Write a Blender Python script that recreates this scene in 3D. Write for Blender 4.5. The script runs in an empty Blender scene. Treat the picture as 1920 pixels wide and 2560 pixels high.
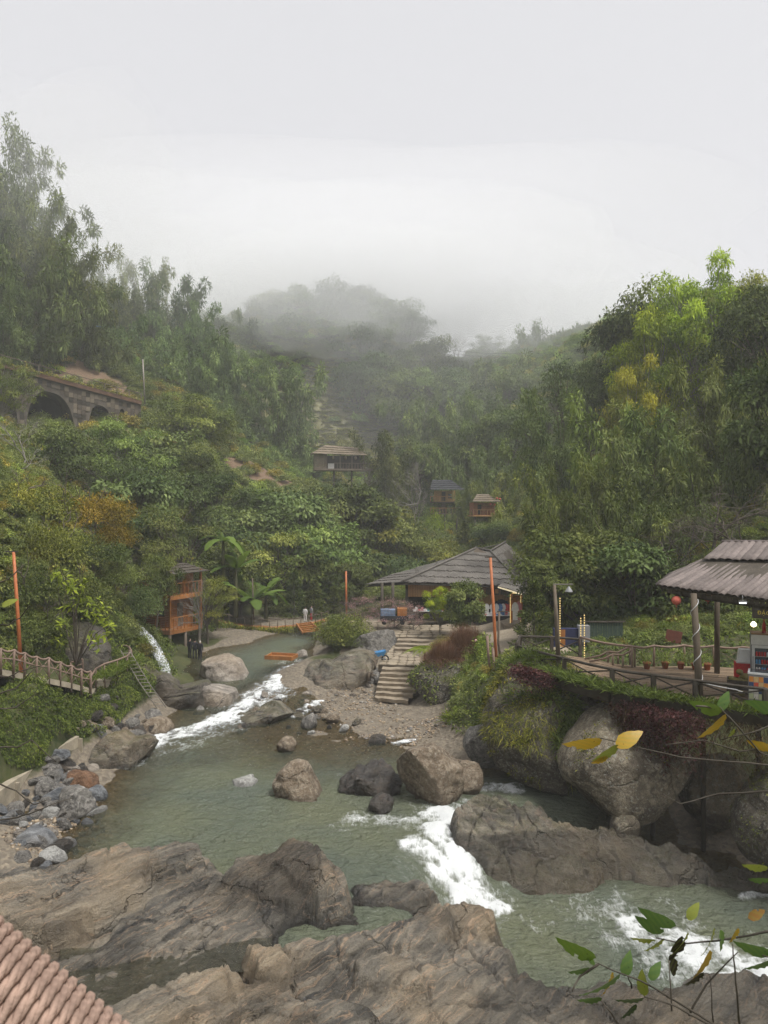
import bpy, bmesh, math, random
import numpy as np
from mathutils import Vector, Matrix, Euler

scene = bpy.context.scene
COL = scene.collection

# ------------------------------------------------------------------ camera, sky, sun, exposure
FOC, CX, CY, CAMH = 1848.0, 960.0, 1280.0, 11.0      # photograph: focal length and centre in its own pixels, eye height over the pool
cam_data = bpy.data.cameras.new("camera")
cam_data.sensor_fit = 'HORIZONTAL'; cam_data.sensor_width = 36.0
cam_data.lens = 36.0 * FOC / 1920.0
cam_data.clip_start = 0.05; cam_data.clip_end = 3000
cam_data.dof.use_dof = True; cam_data.dof.focus_distance = 30.0; cam_data.dof.aperture_fstop = 14.0
camera = bpy.data.objects.new("camera", cam_data); COL.objects.link(camera)
camera.location = (0, 0, CAMH); camera.rotation_euler = (math.radians(90), 0, 0)
scene.camera = camera

SUN_ELEV, SUN_AZ = math.radians(62), math.radians(125)   # soft sun behind cloud, from the upper right behind the viewer
world = bpy.data.worlds.new("World"); scene.world = world; world.use_nodes = True
nt = world.node_tree; nt.nodes.clear()
w_out = nt.nodes.new("ShaderNodeOutputWorld"); w_bg = nt.nodes.new("ShaderNodeBackground")
w_sky = nt.nodes.new("ShaderNodeTexSky"); w_sky.sky_type = 'NISHITA'; w_sky.sun_disc = False
w_sky.sun_elevation = SUN_ELEV; w_sky.sun_rotation = SUN_AZ
w_sky.air_density = 1.0; w_sky.dust_density = 6.0; w_sky.ozone_density = 1.0; w_sky.altitude = 1500
w_hs = nt.nodes.new("ShaderNodeHueSaturation"); w_hs.inputs['Saturation'].default_value = 0.08
w_mx = nt.nodes.new("ShaderNodeMix"); w_mx.data_type = 'RGBA'; w_mx.inputs[0].default_value = 0.86
nt.links.new(w_sky.outputs[0], w_hs.inputs['Color'])
nt.links.new(w_hs.outputs[0], w_mx.inputs[6]); w_mx.inputs[7].default_value = (2.84, 2.83, 2.95, 1)   # the even white of the cloud deck
nt.links.new(w_mx.outputs[2], w_bg.inputs['Color']); w_bg.inputs['Strength'].default_value = 0.1
nt.links.new(w_bg.outputs[0], w_out.inputs['Surface'])

sun_data = bpy.data.lights.new("sun", 'SUN'); sun_data.energy = 1.5; sun_data.angle = math.radians(16)
sun_data.color = (1.0, 0.975, 0.93)
sun = bpy.data.objects.new("sun", sun_data); COL.objects.link(sun)
sd = Vector((math.sin(SUN_AZ) * math.cos(SUN_ELEV), math.cos(SUN_AZ) * math.cos(SUN_ELEV), math.sin(SUN_ELEV)))
sun.rotation_euler = sd.to_track_quat('Z', 'Y').to_euler(); sun.location = (20, -20, 90)

vs = scene.view_settings
vs.view_transform = 'Standard'; vs.look = 'None'; vs.gamma = 1.0; vs.use_curve_mapping = False
vs.exposure = 1.47
cy = scene.cycles
cy.use_denoising = True; cy.volume_bounces = 3; cy.max_bounces = 4; cy.diffuse_bounces = 2; cy.glossy_bounces = 2
cy.transmission_bounces = 3; cy.transparent_max_bounces = 6; cy.caustics_reflective = False; cy.caustics_refractive = False
cy.sample_clamp_indirect = 6.0; cy.use_adaptive_sampling = True; cy.adaptive_threshold = .025
scene.render.use_persistent_data = False

# ------------------------------------------------------------------ helpers
RNG = np.random.default_rng(7)

def P(u, v, d):
    """point at photograph pixel (u, v), d metres ahead"""
    return ((u - CX) / FOC * d, d, CAMH - (v - CY) / FOC * d)
def PV(u, v, d): return Vector(P(u, v, d))
def Pz(u, v, z):
    """point on the horizontal plane z under pixel (u, v)"""
    d = (CAMH - z) * FOC / (v - CY)
    return ((u - CX) / FOC * d, d, z)

def _hash(ix, iy, iz, seed):
    n = (ix.astype(np.int64) * 374761393 + iy.astype(np.int64) * 668265263 + iz.astype(np.int64) * 2147483647 + seed * 974711) & 0xffffffff
    n = ((n ^ (n >> 13)) * 1274126177) & 0xffffffff
    n = ((n ^ (n >> 16)) * 2246822519) & 0xffffffff
    return ((n ^ (n >> 15)) & 0xffff) / 32767.5 - 1.0
def vnoise(p, seed=0):
    """smooth value noise in -1..1 at points p (N,3)"""
    p = np.asarray(p, float); i = np.floor(p); f = p - i; i = i.astype(np.int64)
    f = f * f * f * (f * (f * 6 - 15) + 10)
    r = 0
    for dx in (0, 1):
        wx = f[:, 0] if dx else 1 - f[:, 0]
        for dy in (0, 1):
            wy = f[:, 1] if dy else 1 - f[:, 1]
            for dz in (0, 1):
                wz = f[:, 2] if dz else 1 - f[:, 2]
                r = r + wx * wy * wz * _hash(i[:, 0] + dx, i[:, 1] + dy, i[:, 2] + dz, seed)
    return r
def fbm(p, octs=4, seed=0, gain=0.5, lac=2.03):
    a, s, r = 1.0, 1.0, 0
    for k in range(octs):
        r = r + a * vnoise(np.asarray(p) * s + 17.3 * k, seed + k); a *= gain; s *= lac
    return r
def ridged(p, octs=4, seed=0):
    a, s, r = 1.0, 1.0, 0
    for k in range(octs):
        r = r + a * (1 - 2 * np.abs(vnoise(np.asarray(p) * s + 9.1 * k, seed + k))); a *= .5; s *= 2.1
    return r
def sstep(a, b, x):
    t = np.clip((x - a) / (b - a), 0, 1); return t * t * (3 - 2 * t)

class RBF:
    """height surface through scattered control points (x, y, z)"""
    def __init__(s, pts, lam=0.0, soft=0.0):
        a = np.array(pts, float); s.c = a[:, :2]; n = len(a); s.s2 = soft * soft
        K = np.sqrt(((s.c[:, None] - s.c[None]) ** 2).sum(2) + s.s2); K -= lam * np.eye(n)
        Q = np.hstack([np.ones((n, 1)), s.c]); A = np.zeros((n + 3, n + 3))
        A[:n, :n] = -K; A[:n, n:] = Q; A[n:, :n] = Q.T
        s.w = np.linalg.lstsq(A, np.concatenate([a[:, 2], [0, 0, 0]]), rcond=None)[0]
    def __call__(s, x, y):
        x = np.atleast_1d(np.asarray(x, float)); y = np.atleast_1d(np.asarray(y, float))
        out = np.empty(len(x)); n = len(s.c)
        for k in range(0, len(x), 40000):
            sl = slice(k, k + 40000)
            D = np.sqrt((x[sl, None] - s.c[None, :, 0]) ** 2 + (y[sl, None] - s.c[None, :, 1]) ** 2 + s.s2)
            out[sl] = -D @ s.w[:n] + s.w[n] + s.w[n + 1] * x[sl] + s.w[n + 2] * y[sl]
        return out

def mesh_np(name, verts, quads=None, tris=None, attrs=None, smooth=False):
    """mesh from numpy arrays; attrs = {name: per-vertex float array}"""
    me = bpy.data.meshes.new(name)
    verts = np.asarray(verts, np.float32); nv = len(verts)
    quads = np.zeros((0, 4), np.int32) if quads is None else np.asarray(quads, np.int32)
    tris = np.zeros((0, 3), np.int32) if tris is None else np.asarray(tris, np.int32)
    nl = quads.size + tris.size; nf = len(quads) + len(tris)
    me.vertices.add(nv); me.loops.add(nl); me.polygons.add(nf)
    me.vertices.foreach_set('co', verts.ravel())
    me.loops.foreach_set('vertex_index', np.concatenate([quads.ravel(), tris.ravel()]))
    me.polygons.foreach_set('loop_start', np.concatenate([np.arange(len(quads)) * 4, quads.size + np.arange(len(tris)) * 3]).astype(np.int32))
    if smooth: me.polygons.foreach_set('use_smooth', np.ones(nf, bool))
    me.update(calc_edges=True); me.validate(clean_customdata=False)
    for k, a in (attrs or {}).items():
        a = np.asarray(a, np.float32)
        if a.ndim == 1:
            at = me.attributes.new(k, 'FLOAT', 'POINT'); at.data.foreach_set('value', a)
        else:
            at = me.attributes.new(k, 'FLOAT_VECTOR', 'POINT'); at.data.foreach_set('vector', a.ravel())
    return me

def link(name, me, mat=None, parent=None, loc=None):
    o = bpy.data.objects.new(name, me); COL.objects.link(o)
    if mat is not None and me is not None and not me.materials: me.materials.append(mat)
    if parent is not None: o.parent = parent
    if loc is not None: o.location = loc
    return o
def tag(o, label=None, cat=None, group=None, kind=None):
    if label: o['label'] = label
    if cat: o['category'] = cat
    if group: o['group'] = group
    if kind: o['kind'] = kind
    return o
def empty(name, loc=(0, 0, 0), rz=0.0, label=None, cat=None, group=None):
    o = bpy.data.objects.new(name, None); COL.objects.link(o); o.location = loc; o.rotation_euler = (0, 0, rz)
    o.empty_display_size = 0.2
    return tag(o, label, cat, group)
def copy_tree(o, parent=None):
    c = o.copy(); COL.objects.link(c); c.parent = parent
    for ch in list(o.children): copy_tree(ch, c)
    return c

class MB:
    """collects boxes, bars, tubes, rings into one mesh"""
    def __init__(s): s.v = []; s.f = []; s.sm = []
    def add(s, vs, fs, smooth=False):
        b = len(s.v); s.v += [tuple(p) for p in vs]; s.f += [tuple(i + b for i in f) for f in fs]; s.sm += [smooth] * len(fs); return s
    def box(s, lo, hi, M=None):
        x0, y0, z0 = lo; x1, y1, z1 = hi
        vs = [Vector(p) for p in ((x0,y0,z0),(x1,y0,z0),(x1,y1,z0),(x0,y1,z0),(x0,y0,z1),(x1,y0,z1),(x1,y1,z1),(x0,y1,z1))]
        if M is not None: vs = [M @ p for p in vs]
        return s.add(vs, [(0,3,2,1),(4,5,6,7),(0,1,5,4),(1,2,6,5),(2,3,7,6),(3,0,4,7)])
    def bar(s, p, q, w, h=None, up=(0, 0, 1)):
        """rectangular bar from p to q, w wide and h tall"""
        p, q = Vector(p), Vector(q); h = h or w; d = (q - p).normalized(); up = Vector(up)
        if abs(d.dot(up)) > .98: up = Vector((0, 1, 0))
        a = d.cross(up).normalized() * w / 2; b = a.cross(d).normalized() * h / 2
        vs = [p - a - b, p + a - b, p + a + b, p - a + b, q - a - b, q + a - b, q + a + b, q - a + b]
        return s.add(vs, [(0,1,2,3),(7,6,5,4),(0,4,5,1),(1,5,6,2),(2,6,7,3),(3,7,4,0)])
    def tube(s, pts, r, n=6, cap=True, wob=0):
        pts = [Vector(p) for p in pts]; m = len(pts)
        rs = r if hasattr(r, '__len__') else [r] * m
        vs = []; ref = None
        for i, p in enumerate(pts):
            d = (pts[min(i + 1, m - 1)] - pts[max(i - 1, 0)]).normalized()
            if ref is None: ref = Vector((0, 0, 1)) if abs(d.z) < .9 else Vector((1, 0, 0))
            a = (ref - d * ref.dot(d)).normalized(); b = d.cross(a); ref = a
            for k in range(n):
                t = 2 * math.pi * k / n; rr = rs[i] * (1 + wob * math.sin(3 * t + i * 1.7))
                vs.append(p + (a * math.cos(t) + b * math.sin(t)) * rr)
        fs = [(i*n+k, i*n+(k+1) % n, (i+1)*n+(k+1) % n, (i+1)*n+k) for i in range(m-1) for k in range(n)]
        if cap: fs += [tuple(range(n))[::-1], tuple((m-1)*n+k for k in range(n))]
        return s.add(vs, fs, True)
    def lathe(s, c, prof, n=14, axis=None):
        """prof = [(r, z)...] turned round the vertical through c"""
        c = Vector(c); vs = []; m = len(prof)
        for r, z in prof:
            for k in range(n):
                t = 2 * math.pi * k / n; vs.append(c + Vector((r * math.cos(t), r * math.sin(t), z)))
        fs = [(i*n+k, i*n+(k+1) % n, (i+1)*n+(k+1) % n, (i+1)*n+k) for i in range(m-1) for k in range(n)]
        fs += [tuple(range(n))[::-1], tuple((m-1)*n+k for k in range(n))]
        return s.add(vs, fs, True)
    def mesh(s, name):
        me = bpy.data.meshes.new(name); me.from_pydata(s.v, [], s.f)
        me.polygons.foreach_set('use_smooth', s.sm); me.update(); return me
    def build(s, name, mat, parent=None, loc=None):
        return link(name, s.mesh(name), mat, parent, loc)

# ------------------------------------------------------------------ materials
MAT = {}
class NT:
    def __init__(s, name):
        s.m = bpy.data.materials.new(name); s.m.use_nodes = True; s.t = s.m.node_tree; s.t.nodes.clear()
        s.out = s.t.nodes.new('ShaderNodeOutputMaterial'); MAT[name] = s.m
    def n(s, typ, **kw):
        nd = s.t.nodes.new('ShaderNode' + typ)
        for k, v in kw.items(): setattr(nd, k, v)
        return nd
    def l(s, a, b): s.t.links.new(a, b)
    def val(s, sock, v):
        if hasattr(v, 'links'): s.l(v, sock)
        else: sock.default_value = v
    def coord(s, kind='Object'): return s.n('TexCoord').outputs[kind]
    def mapping(s, vec, scale=(1, 1, 1), rot=(0, 0, 0), loc=(0, 0, 0)):
        m = s.n('Mapping'); s.l(vec, m.inputs[0]); m.inputs['Scale'].default_value = scale; m.inputs['Rotation'].default_value = rot
        m.inputs['Location'].default_value = loc; return m.outputs[0]
    def noise(s, vec, scale, detail=4, rough=.55, dist=0.0, color=False):
        m = s.n('TexNoise'); s.l(vec, m.inputs['Vector']); m.inputs['Scale'].default_value = scale
        m.inputs['Detail'].default_value = detail; m.inputs['Roughness'].default_value = rough; m.inputs['Distortion'].default_value = dist
        return m.outputs['Color' if color else 'Fac']
    def voro(s, vec, scale, feature='F1', out='Distance', rnd=1.0):
        m = s.n('TexVoronoi', feature=feature); s.l(vec, m.inputs['Vector']); m.inputs['Scale'].default_value = scale
        m.inputs['Randomness'].default_value = rnd
        return m.outputs[out]
    def ramp(s, fac, stops, interp='LINEAR'):
        r = s.n('ValToRGB'); s.l(fac, r.inputs[0]); cr = r.color_ramp; cr.interpolation = interp
        while len(cr.elements) < len(stops): cr.elements.new(.5)
        for e, (p, c) in zip(cr.elements, stops):
            e.position = p; e.color = (c, c, c, 1) if not hasattr(c, '__len__') else (*c, 1)
        return r.outputs[0]
    def mix(s, fac, a, b, blend='MIX'):
        m = s.n('Mix', data_type='RGBA', blend_type=blend)
        s.val(m.inputs[0], fac)
        for sk, c in ((m.inputs[6], a), (m.inputs[7], b)):
            if hasattr(c, 'links'): s.l(c, sk)
            else: sk.default_value = (*c, 1)
        return m.outputs[2]
    def math(s, op, a, b=0.0, clamp=False):
        m = s.n('Math', operation=op, use_clamp=clamp); s.val(m.inputs[0], a); s.val(m.inputs[1], b); return m.outputs[0]
    def attr(s, name, typ='GEOMETRY', out='Fac'):
        a = s.n('Attribute', attribute_name=name, attribute_type=typ); return a.outputs[out]
    def bump(s, h, strength=.5, dist=.05, normal=None):
        b = s.n('Bump'); s.l(h, b.inputs['Height']); b.inputs['Strength'].default_value = strength; b.inputs['Distance'].default_value = dist
        if normal is not None: s.l(normal, b.inputs['Normal'])
        return b.outputs[0]
    def bsdf(s, color, rough=.7, spec=.3, normal=None, metal=0.0, **kw):
        p = s.n('BsdfPrincipled')
        if hasattr(color, 'links'): s.l(color, p.inputs['Base Color'])
        else: p.inputs['Base Color'].default_value = (*color, 1)
        s.val(p.inputs['Roughness'], rough); s.val(p.inputs['Specular IOR Level'], spec); p.inputs['Metallic'].default_value = metal
        if normal is not None: s.l(normal, p.inputs['Normal'])
        for k, v in kw.items(): s.val(p.inputs[k], v)
        return p.outputs[0]
    def done(s, sh, vol=None):
        if sh is not None: s.l(sh, s.out.inputs['Surface'])
        if vol is not None: s.l(vol, s.out.inputs['Volume'])
        return s.m

def mat_plain(name, c, rough=.7, spec=.3, var=.25, scale=6.0, bump=.15, metal=0.0):
    t = NT(name); co = t.coord(); nz = t.noise(co, scale, 5, .65)
    col = t.mix(t.ramp(nz, [(.3, 0.0), (.7, 1.0)]), tuple(x * (1 - var) for x in c), tuple(min(1, x * (1 + var)) for x in c))
    return t.done(t.bsdf(col, rough, spec, t.bump(nz, bump, .03), metal))
def mat_wood(name, c1, c2, scale=1.0, rough=.75, stretch=(14, 14, 1.2), bump=.4):
    """weathered timber: grain stretched along the object's own z"""
    t = NT(name); co = t.coord(); inf = t.n('ObjectInfo')
    add = t.n('VectorMath', operation='ADD'); t.l(co, add.inputs[0])
    cmb = t.n('CombineXYZ'); t.l(t.math('MULTIPLY', inf.outputs['Random'], 40.0), cmb.inputs[0]); t.l(cmb.outputs[0], add.inputs[1])
    g = t.noise(t.mapping(add.outputs[0], tuple(x * scale for x in stretch)), 1.0, 6, .7, .6)
    big = t.noise(add.outputs[0], 1.3 * scale, 3)
    col = t.mix(t.ramp(g, [(.28, 0.0), (.72, 1.0)]), c1, c2)
    col = t.mix(t.ramp(big, [(.35, 0.0), (.75, .55)]), col, tuple(x * .55 for x in c1))
    sc = t.math('ADD', .8, t.math('MULTIPLY', inf.outputs['Random'], .4))
    hs = t.n('HueSaturation'); t.l(col, hs.inputs['Color']); t.l(sc, hs.inputs['Value'])
    return t.done(t.bsdf(hs.outputs[0], rough, .25, t.bump(g, bump, .02)))
def mat_emit(name, c, strength):
    t = NT(name); e = t.n('Emission'); e.inputs[0].default_value = (*c, 1); e.inputs[1].default_value = strength
    return t.done(e.outputs[0])
# ------------------------------------------------------------------ terrain: one sheet from under the bridge to beyond the far crest
def row(y, *xz): return [(x, y, z) for x, z in xz]
CP = []
CP += row(6, (-40, 12), (-20, 5), (-12, -1), (0, -2.2), (10, -2.2), (18, 0), (40, 8))
CP += row(16, (-60, 30), (-28, 13), (-20, 6), (-14, .6), (-6, -2), (0, -2.5), (8, -2.6), (14, -1.5), (20, 3), (40, 14))
CP += row(22, (-27, 13), (-20, 7), (-17, 3.4), (-14.8, 1.0), (-12, .6), (-9, -.6), (-4, -1.8), (3, -2.4), (9, -2.4), (14, -1.2), (18, 1), (26, 7))
CP += row(27, (-27, 13.5), (-20, 8), (-17.6, 3.6), (-14.9, 3.3), (-13.5, .3), (-11.6, .2), (-10, -.3), (-7, -1.3), (-2, -1.5), (3, -1.6), (8, -1.2), (10, -1.25), (13, -.9), (17, .4), (24, 5))
CP += row(31, (-26, 13.5), (-20, 9), (-17.8, 3.8), (-14.2, 3.4), (-12.8, .25), (-11.8, .1), (-10.4, -.3), (-7, -.9), (-4, -.7), (-1, -.7), (3, -.8), (7, -.4), (11, .2), (16, 1.2), (22, 5))
CP += row(35, (-26, 13.8), (-20, 9.5), (-17.6, 3.4), (-14.3, 2.6), (-12.9, .8), (-11.8, .1), (-9, -.55), (-6, -.22), (-4, -.14), (-2, -.10), (1, -.02), (3, .5), (5, 2.6), (7, 4.2), (11, 4.2), (16, 4.5), (21, 6.5), (28, 10))
CP += row(39, (-26, 14), (-20, 9.8), (-17, 6), (-15.6, 3), (-13.4, 2.4), (-12.6, .9), (-11.9, .2), (-10.5, -.35), (-8, -.1), (-6, .06), (-3, -.02), (0, .12), (2.4, .3), (4, 1.2), (5.8, 3.2), (8, 3.4), (12, 4.3), (18, 6), (24, 10))
CP += row(43, (-26, 14.2), (-19, 9), (-16, 5), (-14, 2), (-12.4, 1.0), (-11.4, .3), (-9.8, -.1), (-7.5, .45), (-6, .4), (-3, .35), (-.5, .4), (2, .45), (3.4, 1.6), (5.4, 3), (8, 3.2), (12, 4.6), (18, 8), (26, 14))
CP += row(47, (-30, 17), (-20, 9), (-17, 5), (-14, 1.3), (-12, .7), (-10.4, .1), (-8, .1), (-6.5, .9), (-4.5, 1.7), (-3, 1.4), (-1, .95), (1, 1.5), (4, 2.4), (8, 3.0), (12, 5), (18, 10), (26, 16))
CP += row(52, (-32, 18), (-22, 9), (-18, 4), (-15, 1.2), (-12.6, .7), (-11, .1), (-6, 0), (-4.6, 1.2), (-2.5, 2.2), (2, 2.3), (8, 2.8), (12, 5), (18, 11), (28, 19))
CP += row(58, (-35, 19), (-25, 10), (-20, 5), (-16, 1.8), (-11, 1.1), (-9.3, .1), (-6, 0), (-4.6, 1.6), (-2, 2.4), (4, 2.5), (9, 2.7), (13, 5), (18, 11), (30, 21))
CP += row(64, (-38, 20), (-26, 10.5), (-20, 5.5), (-16, 2.2), (-8.6, 1.3), (-6.6, .1), (-5, 0), (-3, 1.8), (4, 2.5), (11, 2.8), (15, 6), (22, 14), (34, 25))
CP += row(69, (-40, 21), (-28, 11.5), (-20, 6.2), (-15, 2.6), (-9, 1.5), (-5, 1.2), (-2, .3), (4, .5), (12, 3), (18, 8), (28, 18), (40, 29))
CP += row(75, (-44, 22), (-30, 13), (-20, 7.5), (-13, 4.2), (-7, 3), (0, 2.4), (6, 2), (13, 4.2), (20, 10), (30, 20), (45, 32))
CP += row(84, (-46, 20.5), (-32, 15.5), (-22, 12), (-14, 8.6), (-6, 6), (1, 4.6), (7, 3.6), (14, 6), (24, 16), (34, 25), (50, 37))
CP += row(95, (-60, 28), (-49, 22.5), (-36, 21), (-26, 18.8), (-18, 14), (-9, 9.2), (0, 6), (7, 5), (14, 9), (24, 18), (36, 29), (60, 44))
CP += row(108, (-66, 38), (-52, 31.5), (-38, 27.5), (-28, 23.5), (-20, 18.6), (-12, 13.5), (-3, 9.5), (6, 7.5), (14, 10), (24, 19), (40, 33), (70, 50))
CP += row(122, (-74, 52), (-58, 42), (-44, 35), (-30, 28.5), (-20, 21), (-12, 16), (-2, 13.2), (8, 12.5), (16, 16), (26, 24), (44, 38))
CP += row(138, (-84, 62), (-64, 53), (-46, 42), (-34, 36), (-22, 28), (-10, 20.5), (-2, 20), (8, 19), (18, 24), (30, 32), (50, 45))
CP += row(156, (-94, 72), (-70, 62), (-50, 50), (-36, 44), (-24, 38), (-10, 32), (0, 28), (12, 30), (24, 37), (38, 44), (60, 54))
CP += row(174, (-100, 76), (-60, 56), (-40, 52), (-26, 52), (-12, 50), (0, 45), (14, 42), (28, 45), (44, 51), (70, 60))
CP += row(192, (-110, 76), (-50, 60), (-32, 63), (-16, 63), (0, 55), (16, 50), (30, 51), (48, 56), (80, 64))
CP += row(220, (-120, 74), (-50, 56), (-20, 58), (10, 51), (40, 53), (70, 58), (110, 60))
CP += row(300, (-160, 50), (-60, 45), (0, 42), (60, 45), (150, 50))
CP += row(500, (-300, 30), (0, 30), (300, 30))
# the right bank and the middle of the valley lie lower: tall bamboo hides the slope
CP = [(x, y, (4 + (z - 4) * .62) if (x > 9 and 34 < y < 115 and z > 4) else ((z - 4.5) if (-28 < x < 30 and 112 < y < 165) else z)) for x, y, z in CP]
TERR = RBF(CP, soft=.7)
def ground_z(x, y):
    x = np.atleast_1d(np.asarray(x, float)); y = np.atleast_1d(np.asarray(y, float))
    z = TERR(x, y)
    p = np.stack([x, y, np.zeros_like(x)], 1)
    far = sstep(60, 120, y)
    z = z + .10 * (1 - far) * fbm(p * .9, 4, 3) + far * 1.2 * fbm(p * .08, 4, 5)
    return z
def gz(x, y): return float(ground_z([x], [y])[0])

# water level over the river: upper reach 0.8, rapid down to the pool (0), chute down to the lower pool (-1.2)
def water_z(x, y):
    x = np.asarray(x, float); y = np.asarray(y, float)
    up = .8 * sstep(37.0, 48.5, y + .25 * (x + 9)) * (1 - sstep(-4.8, -2.8, x) * sstep(52, 47, y))
    s = (x - 1.0) * .5 - (y - 25.2) * .87
    low = -1.2 * sstep(-.3, 3.6, s) * sstep(.1, 1.9, x)
    return up + low
def polyline_dist(x, y, pts):
    best = np.full(len(x), 1e9)
    for (ax, ay), (bx, by) in zip(pts[:-1], pts[1:]):
        dx, dy = bx - ax, by - ay; L = dx * dx + dy * dy + 1e-9
        t = np.clip(((x - ax) * dx + (y - ay) * dy) / L, 0, 1)
        best = np.minimum(best, np.hypot(x - ax - t * dx, y - ay - t * dy))
    return best
def px_line(zs, *uv): return [Pz(u, v, zs)[:2] for u, v in uv]

# ground sheet, rings spaced with distance
nA, nR = 430, 560
th = np.linspace(math.radians(-52), math.radians(52), nA)
rr = 7.0 * (620 / 7.0) ** (np.linspace(0, 1, nR) ** .92)
TH, RR = np.meshgrid(th, rr)
gx = (RR * np.sin(TH)).ravel(); gy = (RR * np.cos(TH)).ravel()
gzv = ground_z(gx, gy)
idx = np.arange(nA * nR).reshape(nR, nA)
gq = np.stack([idx[:-1, :-1], idx[:-1, 1:], idx[1:, 1:], idx[1:, :-1]], -1).reshape(-1, 4)
# zones: bar = sand and gravel by the water, earth = bare red-brown slopes, terrace = dry grass on the far terraces
wz = water_z(gx, gy)
bar = (1 - sstep(.35, 1.5, gzv - wz)) * (1 - sstep(64, 72, gy))
bar = np.maximum(bar, (1 - sstep(1.0, 2.2, np.hypot((gx - 0.5) / 2.2, (gy - 44) / 3.0))))
def blob(px, rx, ry): 
    x0, y0 = px[0], px[1]
    return np.exp(-(((gx - x0) / rx) ** 2 + ((gy - y0) / ry) ** 2))
earth = blob(P(640, 1180, 104), 7, 7) + blob(P(560, 1130, 102), 4, 4) + blob(P(180, 880, 106), 11, 8) + blob(P(300, 1000, 98), 5, 4)
pn = np.stack([gx, gy, gzv], 1)
earth = np.clip(earth * (1.1 + .5 * fbm(pn * .25, 3, 9)), 0, 1)
terr = np.clip(blob(P(870, 1040, 156), 12, 14) + blob(P(600, 960, 150), 7, 14), 0, 1)
path = np.zeros_like(gx)
pl = [(7.8, 36.5), (7.2, 40), (7.6, 45), (8.6, 50), (8, 55), (4, 56)]
path = np.maximum(path, 1 - sstep(1.1, 1.7, polyline_dist(gx, gy, pl)))
path = np.maximum(path, (1 - sstep(.95, 1.1, np.maximum(np.abs(gx - 3.2) / 6.0, np.abs(gy - 54.5) / 5.4))))
bankp = 1 - sstep(.8, 1.4, polyline_dist(gx, gy, [(-12.5, 54), (-11, 58), (-9, 62.5), (-6, 67)]))
bar = bar * (1 - .8 * sstep(-9.0, -10.5, gx) * sstep(40, 43, gy) * sstep(60, 56, gy)); bar = np.maximum(bar, bankp * .8)
# stepped terraces on the far slope
stepn = np.round(gzv / 1.4) * 1.4
gzv = gzv + terr * .75 * (stepn - gzv)
# the valley goes on behind the viewer: river bed below the bridge, slopes on both sides; unseen, added to block light from behind
th2 = np.linspace(math.radians(52), math.radians(308), 120); rr2 = np.concatenate([[.01], 7.0 * (620 / 7.0) ** np.linspace(0, 1, 90)])
TH2, RR2 = np.meshgrid(th2, rr2); bx2 = (RR2 * np.sin(TH2)).ravel(); by2 = (RR2 * np.cos(TH2)).ravel()
base2 = -2.6 + np.clip((np.abs(bx2) - 13 - .05 * np.abs(by2)) * .62, 0, 46) + np.clip((-by2 - 60) * .12, 0, 30); fr2 = TERR(bx2, np.maximum(by2, 5.0)); wf2 = sstep(4, 16, by2)
bz2 = base2 * (1 - wf2) + fr2 * wf2 + .8 * fbm(np.stack([bx2, by2, 0 * bx2], 1) * .08, 3, 5) * sstep(10, 60, np.hypot(bx2, by2))
inner = np.hypot(gx[:nA], gy[:nA]); c0 = len(gx); i2 = np.arange(len(bx2)).reshape(len(rr2), 120) + c0; q2 = np.stack([i2[:-1, :-1], i2[:-1, 1:], i2[1:, 1:], i2[1:, :-1]], -1).reshape(-1, 4)
fan = np.stack([np.full(nA - 1, c0), idx[0, 1:], idx[0, :-1]], -1)
allv = np.concatenate([np.stack([gx, gy, gzv], 1), np.stack([bx2, by2, bz2], 1)]); z0 = np.zeros(len(bx2))
allv[:, 2] = np.minimum(allv[:, 2], 74 + .06 * (allv[:, 2] - 74))
g_me = mesh_np('ground', allv, np.concatenate([gq, q2]), fan, attrs={k_: np.concatenate([a_, z0]) for k_, a_ in {'bar': bar, 'earth': earth, 'dry': terr, 'path': path}.items()}, smooth=True)

t = NT('ground_mat'); co = t.coord()
n1 = t.noise(co, .35, 5, .6); n2 = t.noise(co, 3.0, 5, .65); n3 = t.noise(co, 22.0, 4, .6)
green = t.mix(t.ramp(n1, [(.35, 0.), (.65, 1.)]), (.030, .042, .014), (.075, .082, .028))
green = t.mix(t.ramp(n2, [(.4, 0.), (.75, .6)]), green, (.10, .085, .045))
ear = t.mix(t.ramp(n2, [(.3, 0.), (.7, 1.)]), (.115, .075, .048), (.20, .135, .085))
dry = t.mix(t.ramp(n2, [(.3, 0.), (.7, 1.)]), (.10, .11, .05), (.21, .18, .09))
peb = t.voro(co, 7.0, out='Color'); pebd = t.voro(co, 7.0)
sep = t.n('SeparateColor'); t.l(peb, sep.inputs[0])
sand = t.mix(sep.outputs[0], (.12, .098, .075), (.27, .225, .165)); sand = t.mix(t.ramp(n2, [(.35, 0.), (.6, .75)]), sand, (.15, .13, .102))
pav = t.mix(t.ramp(n2, [(.3, 0.), (.7, 1.)]), (.20, .165, .12), (.33, .28, .21))
jit = lambda a: t.math('ADD', t.attr(a), t.math('MULTIPLY', t.math('SUBTRACT', n2, .5), .5))
col = t.mix(t.ramp(jit('dry'), [(.35, 0.), (.6, 1.)]), green, dry)
col = t.mix(t.ramp(jit('earth'), [(.35, 0.), (.6, 1.)]), col, ear)
col = t.mix(t.ramp(jit('bar'), [(.35, 0.), (.6, 1.)]), col, sand)
col = t.mix(t.ramp(jit('path'), [(.4, 0.), (.55, 1.)]), col, pav)
hgt = t.math('ADD', t.math('MULTIPLY', pebd, t.attr('bar')), n2)
GROUND = link('ground', g_me, t.done(t.bsdf(col, .85, .2, t.bump(t.math('ADD', hgt, t.math('MULTIPLY', n3, .4)), .7, .06))))
tag(GROUND, kind='structure')

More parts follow.
